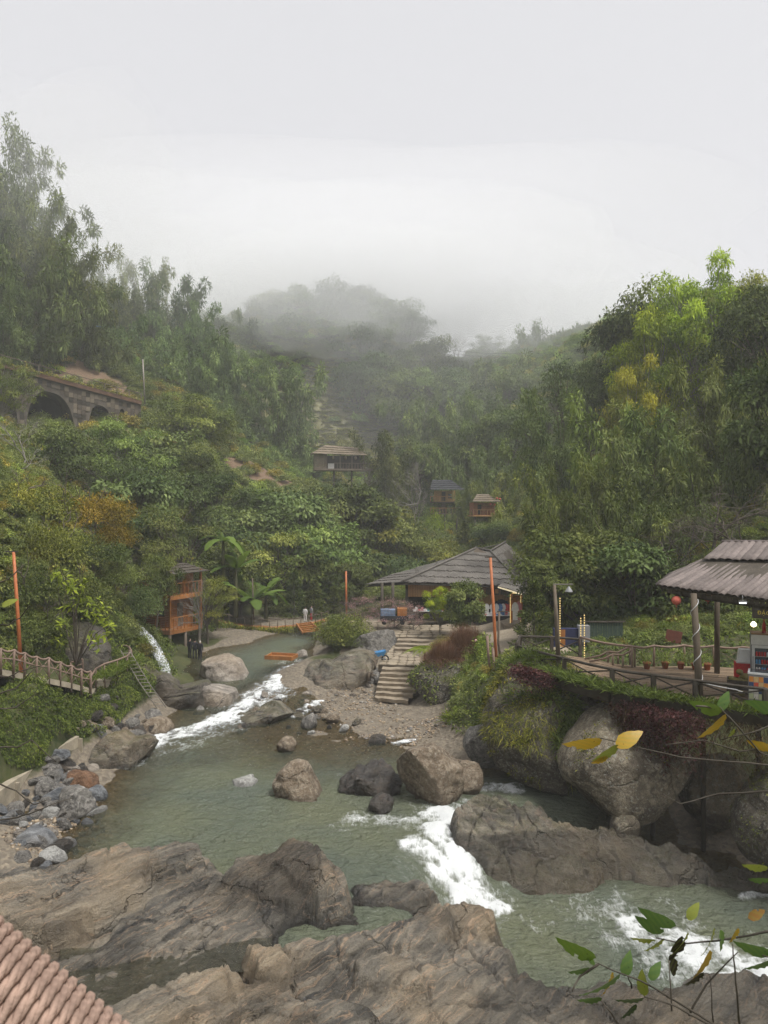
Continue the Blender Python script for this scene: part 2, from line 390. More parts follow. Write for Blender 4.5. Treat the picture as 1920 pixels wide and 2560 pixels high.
# ------------------------------------------------------------------ river
nA2, nR2 = 340, 430
th = np.linspace(math.radians(-31.5), math.radians(30), nA2); rr = 14.0 * (76 / 14.0) ** np.linspace(0, 1, nR2)
TH, RR = np.meshgrid(th, rr); wx = (RR * np.sin(TH)).ravel(); wy = (RR * np.cos(TH)).ravel()
wzv = water_z(wx, wy); wp = np.stack([wx, wy, np.zeros_like(wx)], 1)
foam = np.zeros_like(wx)
def add_foam(line, width, amt=1.0, freq=1.6, seed=0):
    global foam
    wob = .35 * width * fbm(wp * 1.1, 3, 40 + seed)
    d = polyline_dist(wx, wy, line) + wob
    foam = np.maximum(foam, amt * (1 - sstep(width * .25, width, d)))
add_foam(px_line(.7, (735, 1672), (690, 1700), (640, 1735)), 1.1, 1.0, seed=1)
add_foam(px_line(.4, (650, 1730), (590, 1770), (540, 1790)), 1.0, 1.0, seed=2)
add_foam(px_line(.15, (560, 1785), (480, 1815), (400, 1843), (335, 1862)), 1.0, 1.0, seed=3)
add_foam(px_line(.3, (700, 1740), (660, 1765), (600, 1790)), 1.2, .62, seed=4)
add_foam(px_line(.3, (815, 1745), (780, 1760), (740, 1785)), .55, .85, seed=5)
add_foam(px_line(.02, (985, 1858), (1030, 1852), (1075, 1843)), .28, .9, seed=6)
add_foam(px_line(0, (1120, 2035), (1110, 2070), (1150, 2110)), 1.0, .85, seed=7)
add_foam(px_line(-.3, (1125, 2060), (1130, 2120), (1150, 2170)), 1.3, 1.0, seed=8)
add_foam(px_line(-.7, (1090, 2170), (1160, 2190), (1185, 2225)), 1.35, 1.1, seed=9)
add_foam(px_line(0, (1120, 2040), (1030, 2050), (890, 2050)), .7, .55, seed=10)
add_foam(px_line(0, (1190, 1962), (1240, 1965), (1290, 1975)), .75, 1.0, seed=11)
add_foam(px_line(-1.2, (1640, 2330), (1720, 2370), (1800, 2400), (1890, 2425)), 1.3, .95, seed=12)
add_foam(px_line(-1.2, (1580, 2290), (1640, 2340), (1680, 2420)), 1.3, .55, seed=13)
add_foam(px_line(-1.2, (1860, 2240), (1920, 2235)), .4, .7, seed=14)
for ln, wd_, am in ((px_line(.5, (740, 1668), (640, 1735), (540, 1795), (335, 1866)), 2.1, .40), (px_line(-.3, (1110, 2030), (1130, 2120), (1180, 2225)), 2.6, .42), (px_line(0, (1120, 2045), (890, 2052)), 1.5, .34), (px_line(-1.2, (1560, 2280), (1700, 2370), (1900, 2425)), 2.8, .40), (px_line(-1.2, (1250, 2270), (1420, 2300), (1600, 2300)), 1.2, .27)):
    add_foam(ln, wd_, am, seed=int(wd_ * 30))
turb = fbm(wp * np.array([2.2, 2.2, 1]), 3, 21)
fine = fbm(wp * 6.5, 3, 31)
rip = np.where(wy < 50, .030, .014) * fbm(wp * np.array([2.6, 3.8, 1]) + .3 * fbm(wp * .7, 2, 77)[:, None], 3, 55)
wzv = wzv + rip + foam * (.07 * turb + .035 * fine + .05)
gz_w = ground_z(wx, wy); depth = np.clip(wzv - gz_w, -1, 3)
foamn = np.clip(foam * (1.0 + .4 * turb + .25 * fine), 0, 1.3)
idx = np.arange(nA2 * nR2).reshape(nR2, nA2)
wq = np.stack([idx[:-1, :-1], idx[:-1, 1:], idx[1:, 1:], idx[1:, :-1]], -1).reshape(-1, 4)
keep = (depth[wq].max(1) > -.25) & ~((wy[wq].mean(1) > 50) & (wx[wq].mean(1) > -3.5) & (wy[wq].mean(1) < 66))
keep &= ~((wx[wq].mean(1) > 2.2) & (wy[wq].mean(1) > 33))
r_me = mesh_np('river', np.stack([wx, wy, wzv], 1), wq[keep], attrs={'depth': depth, 'foam': foamn}, smooth=True)
def water_mat(name, deep, shallow_tint, use_attr=True):
    t = NT(name); co = t.coord()
    mp = t.mapping(co, (1.0, 1.5, 1.0))
    w1 = t.noise(mp, 2.2, 3, .55, .8); w2 = t.noise(mp, 7.0, 4, .6, .5)
    nb = t.bump(t.math('ADD', w1, t.math('MULTIPLY', w2, .45)), .9, .42)
    gl = t.n('BsdfGlossy'); gl.inputs['Roughness'].default_value = .09; gl.inputs['Color'].default_value = (1, 1, 1, 1); t.l(nb, gl.inputs['Normal'])
    df = t.n('BsdfDiffuse'); t.l(nb, df.inputs['Normal'])
    big = t.noise(co, .25, 3)
    t.l(t.mix(t.ramp(big, [(.35, 0.), (.65, 1.)]), deep, tuple(a * b for a, b in zip(deep, (1.25, 1.15, .95)))), df.inputs['Color'])
    tr = t.n('BsdfTransparent'); tr.inputs['Color'].default_value = (*shallow_tint, 1)
    body = t.n('MixShader'); t.l(tr.outputs[0], body.inputs[1]); t.l(df.outputs[0], body.inputs[2])
    if use_attr: t.l(t.ramp(t.attr('depth'), [(.0, 0.03), (.30, .28), (.95, .93)]), body.inputs[0])
    else: body.inputs[0].default_value = .45
    fr = t.n('Fresnel'); fr.inputs['IOR'].default_value = 1.33; t.l(nb, fr.inputs['Normal'])
    m = t.n('MixShader'); t.l(fr.outputs[0], m.inputs[0]); t.l(body.outputs[0], m.inputs[1]); t.l(gl.outputs[0], m.inputs[2])
    sh = m.outputs[0]
    if use_attr:
        lace = t.voro(t.mapping(co, (1, 1, .3)), 3.4, 'DISTANCE_TO_EDGE'); st_ = t.noise(t.mapping(co, (3.2, 1.1, 1), (0, 0, math.radians(-35))), 3.0, 6, .72, 1.2); f3 = t.noise(co, 24.0, 5, .75)
        f = t.math('ADD', t.attr('foam'), t.math('MULTIPLY', t.math('SUBTRACT', st_, .5), 1.5))
        f = t.math('ADD', f, t.math('MULTIPLY', t.math('SUBTRACT', f3, .5), .5))
        f = t.math('ADD', f, t.math('MULTIPLY', t.math('SUBTRACT', .10, lace), .7))
        f = t.math('MULTIPLY', f, t.ramp(t.attr('foam'), [(.02, 0.), (.25, 1.)]))
        fo = t.bsdf((.80, .82, .82), .6, .3, t.bump(f3, .8, .08))
        mm = t.n('MixShader'); t.l(t.ramp(f, [(.34, 0.), (.72, .38), (1.35, .92)]), mm.inputs[0]); t.l(sh, mm.inputs[1]); t.l(fo, mm.inputs[2]); sh = mm.outputs[0]
    return t.done(sh)
RIVER = link('river', r_me, water_mat('river_water', (.126, .148, .112), (.80, .70, .48)))
tag(RIVER, kind='structure')
# ------------------------------------------------------------------ rock materials
def mat_rock(name, dark, mid, light, vein=None, vein_amt=.0, vein_w=.03, scale=1.0, rough=.6, moss=0.0, strata=None, spots=0.0, bump=.7, wet=0.0):
    """strata = (rotation z, stretch) for bedded rock; moss grows on faces that look up"""
    t = NT(name); co = t.coord(); inf = t.n('ObjectInfo')
    add = t.n('VectorMath', operation='ADD'); t.l(co, add.inputs[0])
    cmb = t.n('CombineXYZ'); t.l(t.math('MULTIPLY', inf.outputs['Random'], 60.0), cmb.inputs[0]); t.l(cmb.outputs[0], add.inputs[1])
    v = add.outputs[0]
    a = t.noise(v, .9 * scale, 6, .62, .4); b = t.noise(v, 6.0 * scale, 6, .7); c = t.noise(v, 34.0 * scale, 4, .65)
    if strata:
        r = t.n('VectorRotate', rotation_type='EULER_XYZ'); t.l(v, r.inputs[0]); r.inputs['Rotation'].default_value = strata[0]
        warp = t.n('VectorMath', operation='MULTIPLY_ADD'); nc = t.noise(v, .55 * scale, 3, .5, color=True)
        t.l(nc, warp.inputs[0]); warp.inputs[1].default_value = (.6, .6, .6); t.l(r.outputs[0], warp.inputs[2])
        s = t.noise(t.mapping(warp.outputs[0], strata[1]), 1.0 * scale, 7, .68)
        col = t.mix(t.ramp(s, [(.38, 0.), (.52, .5), (.64, 1.)]), dark, light)
        col = t.mix(t.ramp(a, [(.46, 0.), (.66, .6)]), col, mid)
        tn_ = t.noise(v, .3 * scale, 3, .55); col = t.mix(t.ramp(tn_, [(.48, 0.), (.66, .42)]), col, tuple(x * k_ for x, k_ in zip(light, (1.05, .87, .64))))
        hh = t.math('ADD', t.math('MULTIPLY', s, 1.6), t.math('MULTIPLY', b, .5))
    else:
        s = b
        col = t.mix(t.ramp(a, [(.40, 0.), (.60, 1.)]), dark, mid)
        col = t.mix(t.ramp(b, [(.46, 0.), (.64, .95)]), col, light)
        hh = t.math('ADD', b, t.math('MULTIPLY', a, .6))
    if vein:
        vs = t.noise(t.mapping(warp.outputs[0], tuple(x * .6 for x in strata[1])) if strata else v, 1.7 * scale, 3, .5, 1.0)
        band = t.math('ABSOLUTE', t.math('SUBTRACT', vs, .5))
        col = t.mix(t.math('MULTIPLY', t.ramp(band, [(.0, 1.), (vein_w, 0.)]), vein_amt), col, vein)
    col = t.mix(t.math('MULTIPLY', t.ramp(c, [(.35, 1.), (.55, 0.)]), .45), col, tuple(x * .45 for x in dark))
    if spots:
        sp = t.noise(v, 16 * scale, 3, .5); col = t.mix(t.ramp(sp, [(.60, 0.), (.655, spots)]), col, (.42, .43, .38))
    if moss:
        ge = t.n('NewGeometry'); sx = t.n('SeparateXYZ'); t.l(ge.outputs['Normal'], sx.inputs[0])
        mm = t.math('ADD', t.math('MULTIPLY', sx.outputs[2], .55), t.math('MULTIPLY', t.math('SUBTRACT', t.noise(v, 1.6 * scale, 5, .65), .5), 1.7))
        mc = t.mix(t.ramp(c, [(.35, 0.), (.65, 1.)]), (.035, .042, .012), (.115, .105, .03))
        col = t.mix(t.math('MULTIPLY', t.ramp(mm, [(.32, 0.), (.55, 1.)]), moss), col, mc)
    wv_ = t.n('VectorMath', operation='MULTIPLY_ADD'); t.l(t.noise(v, 1.1 * scale, 4, .6, color=True), wv_.inputs[0]); wv_.inputs[1].default_value = (1.6, 1.6, 1.6); t.l(v, wv_.inputs[2])
    ck = t.voro(t.mapping(wv_.outputs[0], (1, .55, 1.2)), .42 * scale, 'DISTANCE_TO_EDGE'); ckm = t.math('MULTIPLY', t.ramp(ck, [(.0, 1.), (.018, 0.)]), t.ramp(a, [(.42, 0.), (.58, 1.)]))
    hh = t.math('SUBTRACT', t.math('ADD', hh, t.math('MULTIPLY', c, .25)), t.math('MULTIPLY', ckm, .5)); col = t.mix(t.math('MULTIPLY', ckm, .4), col, tuple(x * .4 for x in dark))
    gp_ = t.n('NewGeometry'); sz = t.n('SeparateXYZ'); t.l(gp_.outputs['Position'], sz.inputs[0])       # wet film just above the pool
    wf_ = t.ramp(t.math('ADD', t.math('MULTIPLY', sz.outputs[2], 1.6), t.math('MULTIPLY', b, .35)), [(.30, .62), (.52, 0.)]); col = t.mix(wf_, col, tuple(x * .3 for x in mid))
    rg = t.ramp(a, [(.3, max(.12, rough - wet)), (.7, rough)])
    return t.done(t.bsdf(col, rg, .45, t.bump(hh, min(1.0, bump * 1.35), .15)))
M_BED = mat_rock('bedrock_mat', (.048, .046, .042), (.172, .156, .128), (.36, .312, .24), vein=(.46, .32, .21), vein_amt=.75, vein_w=.016, scale=1.0, rough=.55, strata=((0, 0, math.radians(-48)), (.22, 3.6, 1.4)), wet=.33, bump=.8)
M_DARK = mat_rock('dark_wet_rock', (.028, .027, .026), (.055, .050, .046), (.10, .088, .075), scale=1.3, rough=.42, wet=.18, strata=((.3, .2, math.radians(-40)), (.8, 2.6, 2.4)), vein=(.20, .13, .09), vein_amt=.35)
M_BROWN = mat_rock('brown_boulder', (.10, .070, .043), (.22, .165, .11), (.38, .315, .235), scale=.8, rough=.7, spots=.25)
M_GREY = mat_rock('grey_boulder', (.085, .080, .074), (.19, .178, .158), (.35, .325, .29), scale=.9, rough=.72, spots=.2, vein=(.36, .33, .30), vein_amt=.35)
M_PALE = mat_rock('pale_boulder', (.14, .12, .10), (.31, .275, .235), (.46, .41, .35), scale=.8, rough=.75, strata=((.5, .3, .4), (.8, 2.4, 2.2)), vein=(.10, .08, .07), vein_amt=.5)
M_MOSS = mat_rock('mossy_boulder', (.045, .038, .031), (.10, .082, .062), (.21, .185, .14), scale=.8, rough=.75, moss=.85, spots=.45)
M_BIG = mat_rock('lichen_boulder', (.075, .060, .044), (.19, .155, .110), (.36, .31, .23), scale=.6, rough=.72, moss=.25, spots=.5)
M_OCHRE = mat_rock('rust_boulder', (.08, .042, .022), (.20, .10, .05), (.30, .17, .095), scale=1.2, rough=.6)
M_WHITE = mat_rock('white_stone', (.30, .29, .27), (.50, .49, .46), (.66, .65, .61), scale=1.5, rough=.7)
M_SLATE = mat_rock('slate_stone', (.070, .076, .085), (.145, .155, .17), (.30, .31, .32), scale=1.2, rough=.55, strata=((.5, .4, .3), (.7, 2.4, 2.6)))
M_LEDGE = mat_rock('ledge_rock', (.040, .037, .032), (.125, .112, .088), (.31, .275, .21), scale=.9, rough=.4, strata=((.15, .1, math.radians(25)), (.6, 2.8, 2.4)), moss=.35, wet=.2, vein=(.30, .20, .14), vein_amt=.35)
M_CLIFF = mat_rock('cliff_rock', (.035, .032, .028), (.08, .07, .058), (.15, .13, .105), scale=.7, rough=.75, strata=((.4, .3, .5), (.7, 2.2, 2.0)), moss=.5)

def ico(sub):
    bm = bmesh.new(); bmesh.ops.create_icosphere(bm, subdivisions=sub, radius=1.0)
    v = np.array([p.co[:] for p in bm.verts]); f = np.array([[q.index for q in p.verts] for p in bm.faces]); bm.free(); return v, f
ICO = {k: ico(k) for k in (2, 3, 4, 5)}
def rock_mesh(name, outline, dep, seed=0, sub=5, rough=.06, facets=10, crack=.04, freq=1.6, box=.6, cut=.62):
    """closed boulder: outline = star-shaped polygon of (x, z) in metres round (0, 0); dep = half depth; facets = broken faces"""
    n, f = ICO[sub]; rs = np.random.default_rng(seed + 11)
    o = np.array(outline, float); ang = np.arctan2(o[:, 1], o[:, 0]); rad = np.hypot(o[:, 0], o[:, 1]); k = np.argsort(ang); ang, rad = ang[k], rad[k]
    ang = np.concatenate([ang[-1:] - 2 * np.pi, ang, ang[:1] + 2 * np.pi]); rad = np.concatenate([rad[-1:], rad, rad[:1]])
    a = np.arctan2(n[:, 2], n[:, 0]); cp = np.hypot(n[:, 0], n[:, 2])
    R = np.interp(a, ang, rad)
    cpp = cp ** box; sp = np.sign(n[:, 1]) * np.abs(n[:, 1]) ** box
    v = np.stack([R * cpp * np.cos(a), dep * sp, R * cpp * np.sin(a)], 1)
    size = (rad.mean() * 2 + dep) / 3
    for _ in range(facets):
        m = rs.normal(size=3); m[1] -= .9; m[2] += .2; m /= np.linalg.norm(m)
        s = v @ m; h = s.max() * rs.uniform(cut, .95); ex = np.maximum(s - h, 0); v = v - ex[:, None] * m * .97
    nn = v / (np.linalg.norm(v, axis=1)[:, None] + 1e-9); q = v / size * freq + seed * 3.7
    d = rough * fbm(q, 5, seed) + .35 * rough * fbm(q * 4.3, 3, seed + 5)
    cr = ridged(q * .9 + .5 * fbm(q, 2, seed + 8)[:, None], 2, seed + 3); d -= crack * sstep(1.05, 1.45, cr)
    return mesh_np(name, v + nn * (d * size)[:, None], tris=f, smooth=True)
def boulder(outl, d, label, mat, seed, dep=None, z_off=0, sub=5, name='boulder', group=None, **kw):
    """outl = photograph outline of the boulder, standing d metres ahead"""
    pts = np.array([P(u, v, d) for u, v in outl]); cx, cz = pts[:, 0].mean(), pts[:, 2].mean()
    ol = [(p[0] - cx, p[2] - cz) for p in pts]; w = np.ptp(pts[:, 0]); h = np.ptp(pts[:, 2])
    dp = dep or .42 * min(w, h * 1.6)
    o = link(name, rock_mesh(name, ol, dp, seed, sub=sub, **kw), mat, loc=(cx, d + .0, cz + z_off))
    return tag(o, label, 'boulder' if name == 'boulder' else 'rock', group)

BOULDERS = {}
def B(key, outl, d, label, mat, seed, **kw): BOULDERS[key] = boulder(outl, d, label, mat, seed, **kw); return BOULDERS[key]
B('E', [(988,1930),(998,1880),(1060,1850),(1115,1828),(1152,1833),(1172,1870),(1192,1925),(1178,1965),(1140,2015),(1110,2032),(1055,2000),(1008,1970)], 28.4, 'large brown boulder with flat sloping face left of the white chute', M_BROWN, 1, dep=1.35, rough=.07, facets=16, crack=.08, cut=.5)
B('E2', [(1150,1890),(1180,1895),(1205,1935),(1195,1975),(1165,1990),(1140,1985),(1135,1930)], 29.2, 'smooth rust brown rock wedged right of the large brown boulder', M_BROWN, 31, dep=.6, sub=4)
B('F', [(843,1965),(868,1935),(915,1922),(985,1905),(1003,1945),(988,1985),(955,2012),(905,2003),(870,1995)], 29.2, 'dark jagged wet rock touching the left side of the large brown boulder', M_DARK, 2, dep=.9, rough=.14, facets=14, crack=.12)
B('F2', [(918,2020),(935,1998),(970,1990),(985,2005),(972,2028),(940,2035)], 27.2, 'small black wet rock at the foot of the jagged dark rock', M_DARK, 3, sub=4, rough=.1)
B('G', [(678,1965),(690,1930),(718,1908),(760,1906),(790,1935),(811,1960),(810,1995),(760,2012),(700,2006)], 28.7, 'squarish tan boulder standing alone in the middle of the green pool', M_BROWN, 4, dep=.8, rough=.08, facets=14, cut=.55, crack=.06)
B('H', [(574,1965),(600,1942),(636,1940),(642,1962),(625,1982),(595,1984)], 30.0, 'small white streaked rock in the pool left of the tan boulder', M_WHITE, 5, sub=4, rough=.14, crack=.1)
B('I', [(690,1868),(700,1850),(730,1845),(742,1862),(735,1880),(700,1884)], 34.2, 'tan and dark block lying in shallow water above the pool', M_BROWN, 6, sub=4, rough=.05)
B('J', [(922,1856),(935,1838),(955,1838),(968,1852),(955,1864),(932,1866)], 35.3, 'small black rock on the gravel bar beside shallow water', M_DARK, 7, sub=4, rough=.12)
B('K', [(752,1815),(760,1785),(778,1780),(790,1800),(786,1825),(765,1832)], 37.8, 'upright grey slab in the shallows below the side stream', M_GREY, 8, sub=4)
B('L1', [(765,1836),(775,1826),(788,1830),(786,1842),(770,1845)], 36.6, 'flat whitish stone lying in shallow water beyond the tan block', M_WHITE, 9, sub=3)
B('L2', [(846,1828),(858,1812),(872,1814),(870,1830),(856,1836)], 37.2, 'white stone on the gravel bar near the shallows', M_WHITE, 10, sub=3)
B('A', [(1213,1860),(1222,1770),(1258,1705),(1308,1655),(1400,1660),(1475,1700),(1490,1790),(1425,1880),(1402,1962),(1335,1950),(1265,1925)], 30.2, 'tall mossy boulder with grass on top below the timber deck', M_MOSS, 11, dep=2.2, rough=.06, facets=9, crack=.05)
B('A2', [(1160,1850),(1185,1815),(1225,1800),(1250,1860),(1240,1915),(1205,1915),(1175,1890)], 31.2, 'grey lichen rock leaning behind the tall mossy boulder', M_GREY, 12, dep=.9, sub=4)
B('B', [(1403,1900),(1455,1815),(1528,1768),(1590,1800),(1640,1838),(1706,1895),(1704,1940),(1660,1988),(1622,2012),(1540,2044),(1468,2034),(1428,1975)], 27.3, 'huge rounded pear shaped boulder under the deck corner', M_BIG, 13, dep=1.9, rough=.04, facets=7, crack=.03, cut=.75)
B('B2', [(1528,2065),(1545,2035),(1570,2030),(1596,2055),(1592,2088),(1560,2096),(1535,2092)], 25.6, 'small round stone propping the huge pear shaped boulder', M_BIG, 14, sub=4, rough=.03, facets=3)
B('C', [(1706,1970),(1728,1935),(1830,1895),(1885,1925),(1902,2000),(1870,2045),(1800,2066),(1740,2046)], 27.6, 'square brown boulder in the shade beneath the deck', M_BIG, 15, dep=1.2, rough=.04, facets=8)
B('D', [(1866,2130),(1885,2010),(1905,1960),(1975,1925),(2050,1990),(2060,2150),(1985,2190),(1900,2180)], 23.6, 'pale mossy boulder cut by the right edge beside the stream', M_MOSS, 16, dep=1.3)
B('M1', [(491,1695),(508,1652),(545,1637),(585,1648),(614,1668),(622,1702),(600,1722),(530,1724)], 46.5, 'big pale creased boulder on the far left bank behind the rapid', M_PALE, 17, dep=1.5, rough=.05, facets=10)
B('M2', [(468,1768),(488,1732),(530,1711),(572,1714),(596,1745),(592,1770),(545,1790),(490,1792)], 41.8, 'grey boulder with pale slanting top beside the white rapid', M_PALE, 18, dep=1.2, rough=.05, facets=10)
B('M3', [(416,1775),(438,1742),(472,1731),(482,1762),(460,1792),(430,1796)], 42.3, 'small tan boulder left of the grey slant topped boulder', M_BROWN, 19, sub=4)
B('M4', [(486,1772),(505,1766),(512,1780),(500,1792),(484,1788)], 40.6, 'little grey stone at the foot of the slant topped boulder', M_GREY, 20, sub=3)
B('M5', [(270,1850),(280,1805),(296,1780),(310,1800),(330,1842),(318,1862),(285,1866)], 36.6, 'jagged white and grey rock at the foot of the vine wall', M_SLATE, 21, sub=4, rough=.1)
B('M6', [(308,1845),(330,1815),(362,1825),(372,1850),(345,1862),(315,1864)], 36.2, 'dark angular rock right of the jagged white rock', M_DARK, 22, sub=4, rough=.08)
B('M7', [(350,1835),(365,1805),(405,1795),(432,1815),(425,1845),(385,1860)], 37.0, 'brown crusted rock on the bank below the bamboo ladder', M_BROWN, 23, sub=4, rough=.08)
B('M8', [(345,1800),(365,1780),(400,1782),(402,1800),(370,1812)], 38.0, 'flat grey rock just above the brown crusted rock', M_GREY, 24, sub=4)
B('R2', [(668,1762),(698,1722),(755,1692),(830,1655),(900,1628),(940,1640),(930,1695),(865,1742),(770,1772)], 45.5, 'long dark slanting outcrop dividing the rapid from the gravel bar', M_LEDGE, 25, dep=1.9, rough=.09, facets=10, crack=.08, name='rock_outcrop')
B('R3', [(565,1838),(578,1806),(640,1782),(715,1772),(738,1790),(695,1825),(625,1842)], 39.3, 'low smooth wet rock shelf between the rapid and the side stream', M_LEDGE, 26, dep=1.4, rough=.05, name='rock_shelf')
B('R4', [(880,1660),(888,1602),(918,1580),(990,1584),(992,1625),(965,1662)], 49.5, 'rough grey rock behind the blue wheelbarrow', M_GREY, 27, dep=1.2, rough=.05)
B('R5', [(1012,1705),(1040,1680),(1100,1662),(1165,1672),(1215,1712),(1200,1768),(1120,1748),(1050,1736)], 41.0, 'overhanging lichen rock beside the foot of the stone steps', M_MOSS, 28, dep=1.3, rough=.06)
B('R6', [(268,1805),(274,1700),(325,1655),(385,1685),(450,1722),(522,1702),(548,1742),(490,1778),(400,1806),(300,1832)], 41.5, 'dark ribbed outcrop below the curved lookout platform', M_CLIFF, 29, dep=1.4, rough=.1, facets=9, name='rock_outcrop')
B('R8', [(85,1625),(130,1590),(250,1585),(268,1640),(255,1705),(190,1700),(120,1665)], 38.6, 'dark rock face between the left walkway and the lookout', M_CLIFF, 41, dep=1.6, rough=.1, facets=9, name='rock_outcrop')
B('R7', [(186,1912),(235,1878),(330,1850),(398,1868),(384,1894),(300,1922)], 32.6, 'flat ribbed rock ledge at the left edge of the green pool', M_LEDGE, 30, dep=1.2, rough=.06, name='rock_ledge')
B('N0', [(138,1975),(150,1945),(195,1930),(238,1950),(242,1970),(205,1990),(160,1992)], 29.3, 'rusty red brown slab on the left bank below the concrete wall', M_OCHRE, 32, sub=4, rough=.08, dep=.55)
B('N1', [(136,2040),(142,1990),(180,1972),(222,1982),(236,2020),(225,2062),(185,2082),(150,2070)], 26.8, 'knobbly dark grey rock standing on the left shore', M_GREY, 33, rough=.12, facets=12, crack=.1)
B('N2', [(30,2125),(45,2090),(85,2078),(125,2095),(136,2125),(110,2148),(50,2158)], 24.2, 'blue grey striped slab in the lower left corner of the shore', M_SLATE, 34, sub=4, rough=.05)
B('N3', [(176,1985),(190,1970),(212,1975),(214,1990),(192,1996)], 28.2, 'bright white stone between the rusty slab and knobbly rock', M_WHITE, 35, sub=3)
B('N4', [(212,1990),(225,1966),(255,1970),(270,1995),(250,2004),(222,2002)], 28.4, 'dark slate block with flat faces at the water edge', M_SLATE, 36, sub=3)
B('N5', [(70,2085),(80,2065),(120,2060),(128,2085),(112,2098),(85,2098)], 25.4, 'pale flat topped stone behind the striped slab', M_WHITE, 37, sub=3)
B('N6', [(110,2042),(118,2020),(138,2018),(140,2042),(125,2052)], 26.6, 'small chalky stone left of the knobbly rock', M_WHITE, 38, sub=3)
B('N7', [(206,1930),(215,1918),(246,1916),(250,1930),(235,1940),(212,1940)], 31.3, 'yellowish ribbed stone beside the end of the concrete wall', M_PALE, 39, sub=3)

# scattered loose stones on the left bank, the bar and by the side stream (each one an object)
PROTO = []
for k in range(7):
    rs = np.random.default_rng(90 + k); m = 9
    ol = [((.85 + .3 * rs.random()) * math.cos(2 * math.pi * i / m), (.62 + .2 * rs.random()) * math.sin(2 * math.pi * i / m)) for i in range(m)]
    PROTO.append(rock_mesh('stone', ol, .8, 50 + k, sub=3, rough=.10, facets=16, cut=.5)); PROTO[-1].polygons.foreach_set('use_smooth', np.zeros(len(PROTO[-1].polygons), bool))
SHADE = {'slate_stone': 'bluish grey', 'grey_boulder': 'mid grey', 'pale_boulder': 'pale tan', 'white_stone': 'whitish', 'brown_boulder': 'brown', 'dark_wet_rock': 'blackish', 'ledge_rock': 'ribbed grey'}
ORD = ['largest', 'second largest', 'third largest', 'fourth largest', 'fifth largest', 'sixth largest']
def stones(n, region, size, mats, where, group, seed, name='stone', sink=.25):
    rs = random.Random(seed); made = []
    for _ in range(n):
        x, y = region(rs); z = gz(x, y)
        s = size[0] * (size[1] / size[0]) ** (rs.random() ** 1.6)
        me = PROTO[rs.randrange(7)]
        o = bpy.data.objects.new(name, me); COL.objects.link(o)
        o.location = (x, y, z + s * (.45 - sink)); o.scale = (s, s * rs.uniform(.7, 1.2), s * rs.uniform(.6, 1.0)); o.rotation_euler = (rs.uniform(-.3, .3), rs.uniform(-.3, .3), rs.uniform(0, 6.28))
        if not me.materials: me.materials.append(mats[0])
        mt = rs.choice(mats); o.material_slots[0].link = 'OBJECT'; o.material_slots[0].material = mt; made.append((s, mt.name, o))
    for sh in {m_ for _, m_, _ in made}:
        for k, (s, _, o) in enumerate(sorted([q for q in made if q[1] == sh], key=lambda q: -q[0])):
            tag(o, '%s %s loose stone %s' % (ORD[k], SHADE[sh], where) if k < 6 else 'one of the smaller %s loose stones %s' % (SHADE[sh], where), 'stone', group + ', ' + SHADE[sh])
def reg_poly(pts_uvz):
    """random point in a quad given by photograph corners on a level"""
    c = [Pz(u, v, z)[:2] for u, v, z in pts_uvz]
    def f(rs):
        a, b = rs.random(), rs.random()
        return tuple((c[0][i] * (1 - a) + c[1][i] * a) * (1 - b) + (c[3][i] * (1 - a) + c[2][i] * a) * b for i in (0, 1))
    return f
stones(115, reg_poly([(-20, 2010, .9), (175, 1925, .6), (268, 2040, .1), (90, 2160, .7)]), (.12, .5), [M_SLATE, M_GREY, M_GREY, M_DARK, M_SLATE, M_PALE, M_WHITE], 'on the shore below the concrete wall', 'loose stones on the left shore', 1)
stones(60, reg_poly([(190, 1880, .6), (270, 1790, .8), (440, 1800, .3), (330, 1870, .1)]), (.12, .5), [M_SLATE, M_GREY, M_DARK, M_BROWN], 'along the foot of the vine wall', 'loose stones at the vine wall foot', 2)
stones(35, reg_poly([(640, 1740, .5), (800, 1730, .5), (830, 1790, .2), (640, 1800, .2)]), (.12, .42), [M_BROWN, M_GREY, M_DARK, M_PALE], 'in the side stream below the outcrop', 'loose stones in the side stream', 3)
stones(50, reg_poly([(800, 1690, .8), (935, 1660, 1.0), (930, 1735, .5), (830, 1740, .5)]), (.10, .34), [M_PALE, M_PALE, M_GREY, M_BROWN], 'heaped left of the stone steps', 'rubble stones beside the steps', 4)
stones(38, reg_poly([(500, 1640, 1.2), (740, 1590, 1.2), (770, 1575, 1.3), (560, 1665, 1.0)]), (.15, .4), [M_GREY, M_PALE, M_SLATE], 'edging the far left bank path', 'stones edging the far bank', 5)
stones(42, reg_poly([(-10, 2000, .9), (185, 1890, .6), (215, 1935, .3), (50, 2050, .6)]), (.22, .62), [M_SLATE, M_GREY, M_DARK, M_GREY], 'piled along the concrete wall', 'rubble along the concrete wall', 9, name='rubble_rock')
stones(26, reg_poly([(560, 1770, .3), (740, 1750, .4), (900, 1810, .05), (620, 1850, 0)]), (.16, .5), [M_LEDGE, M_DARK, M_BROWN], 'in the shallows above the pool', 'rocks in the shallows', 10, name='shallows_rock', sink=.0)
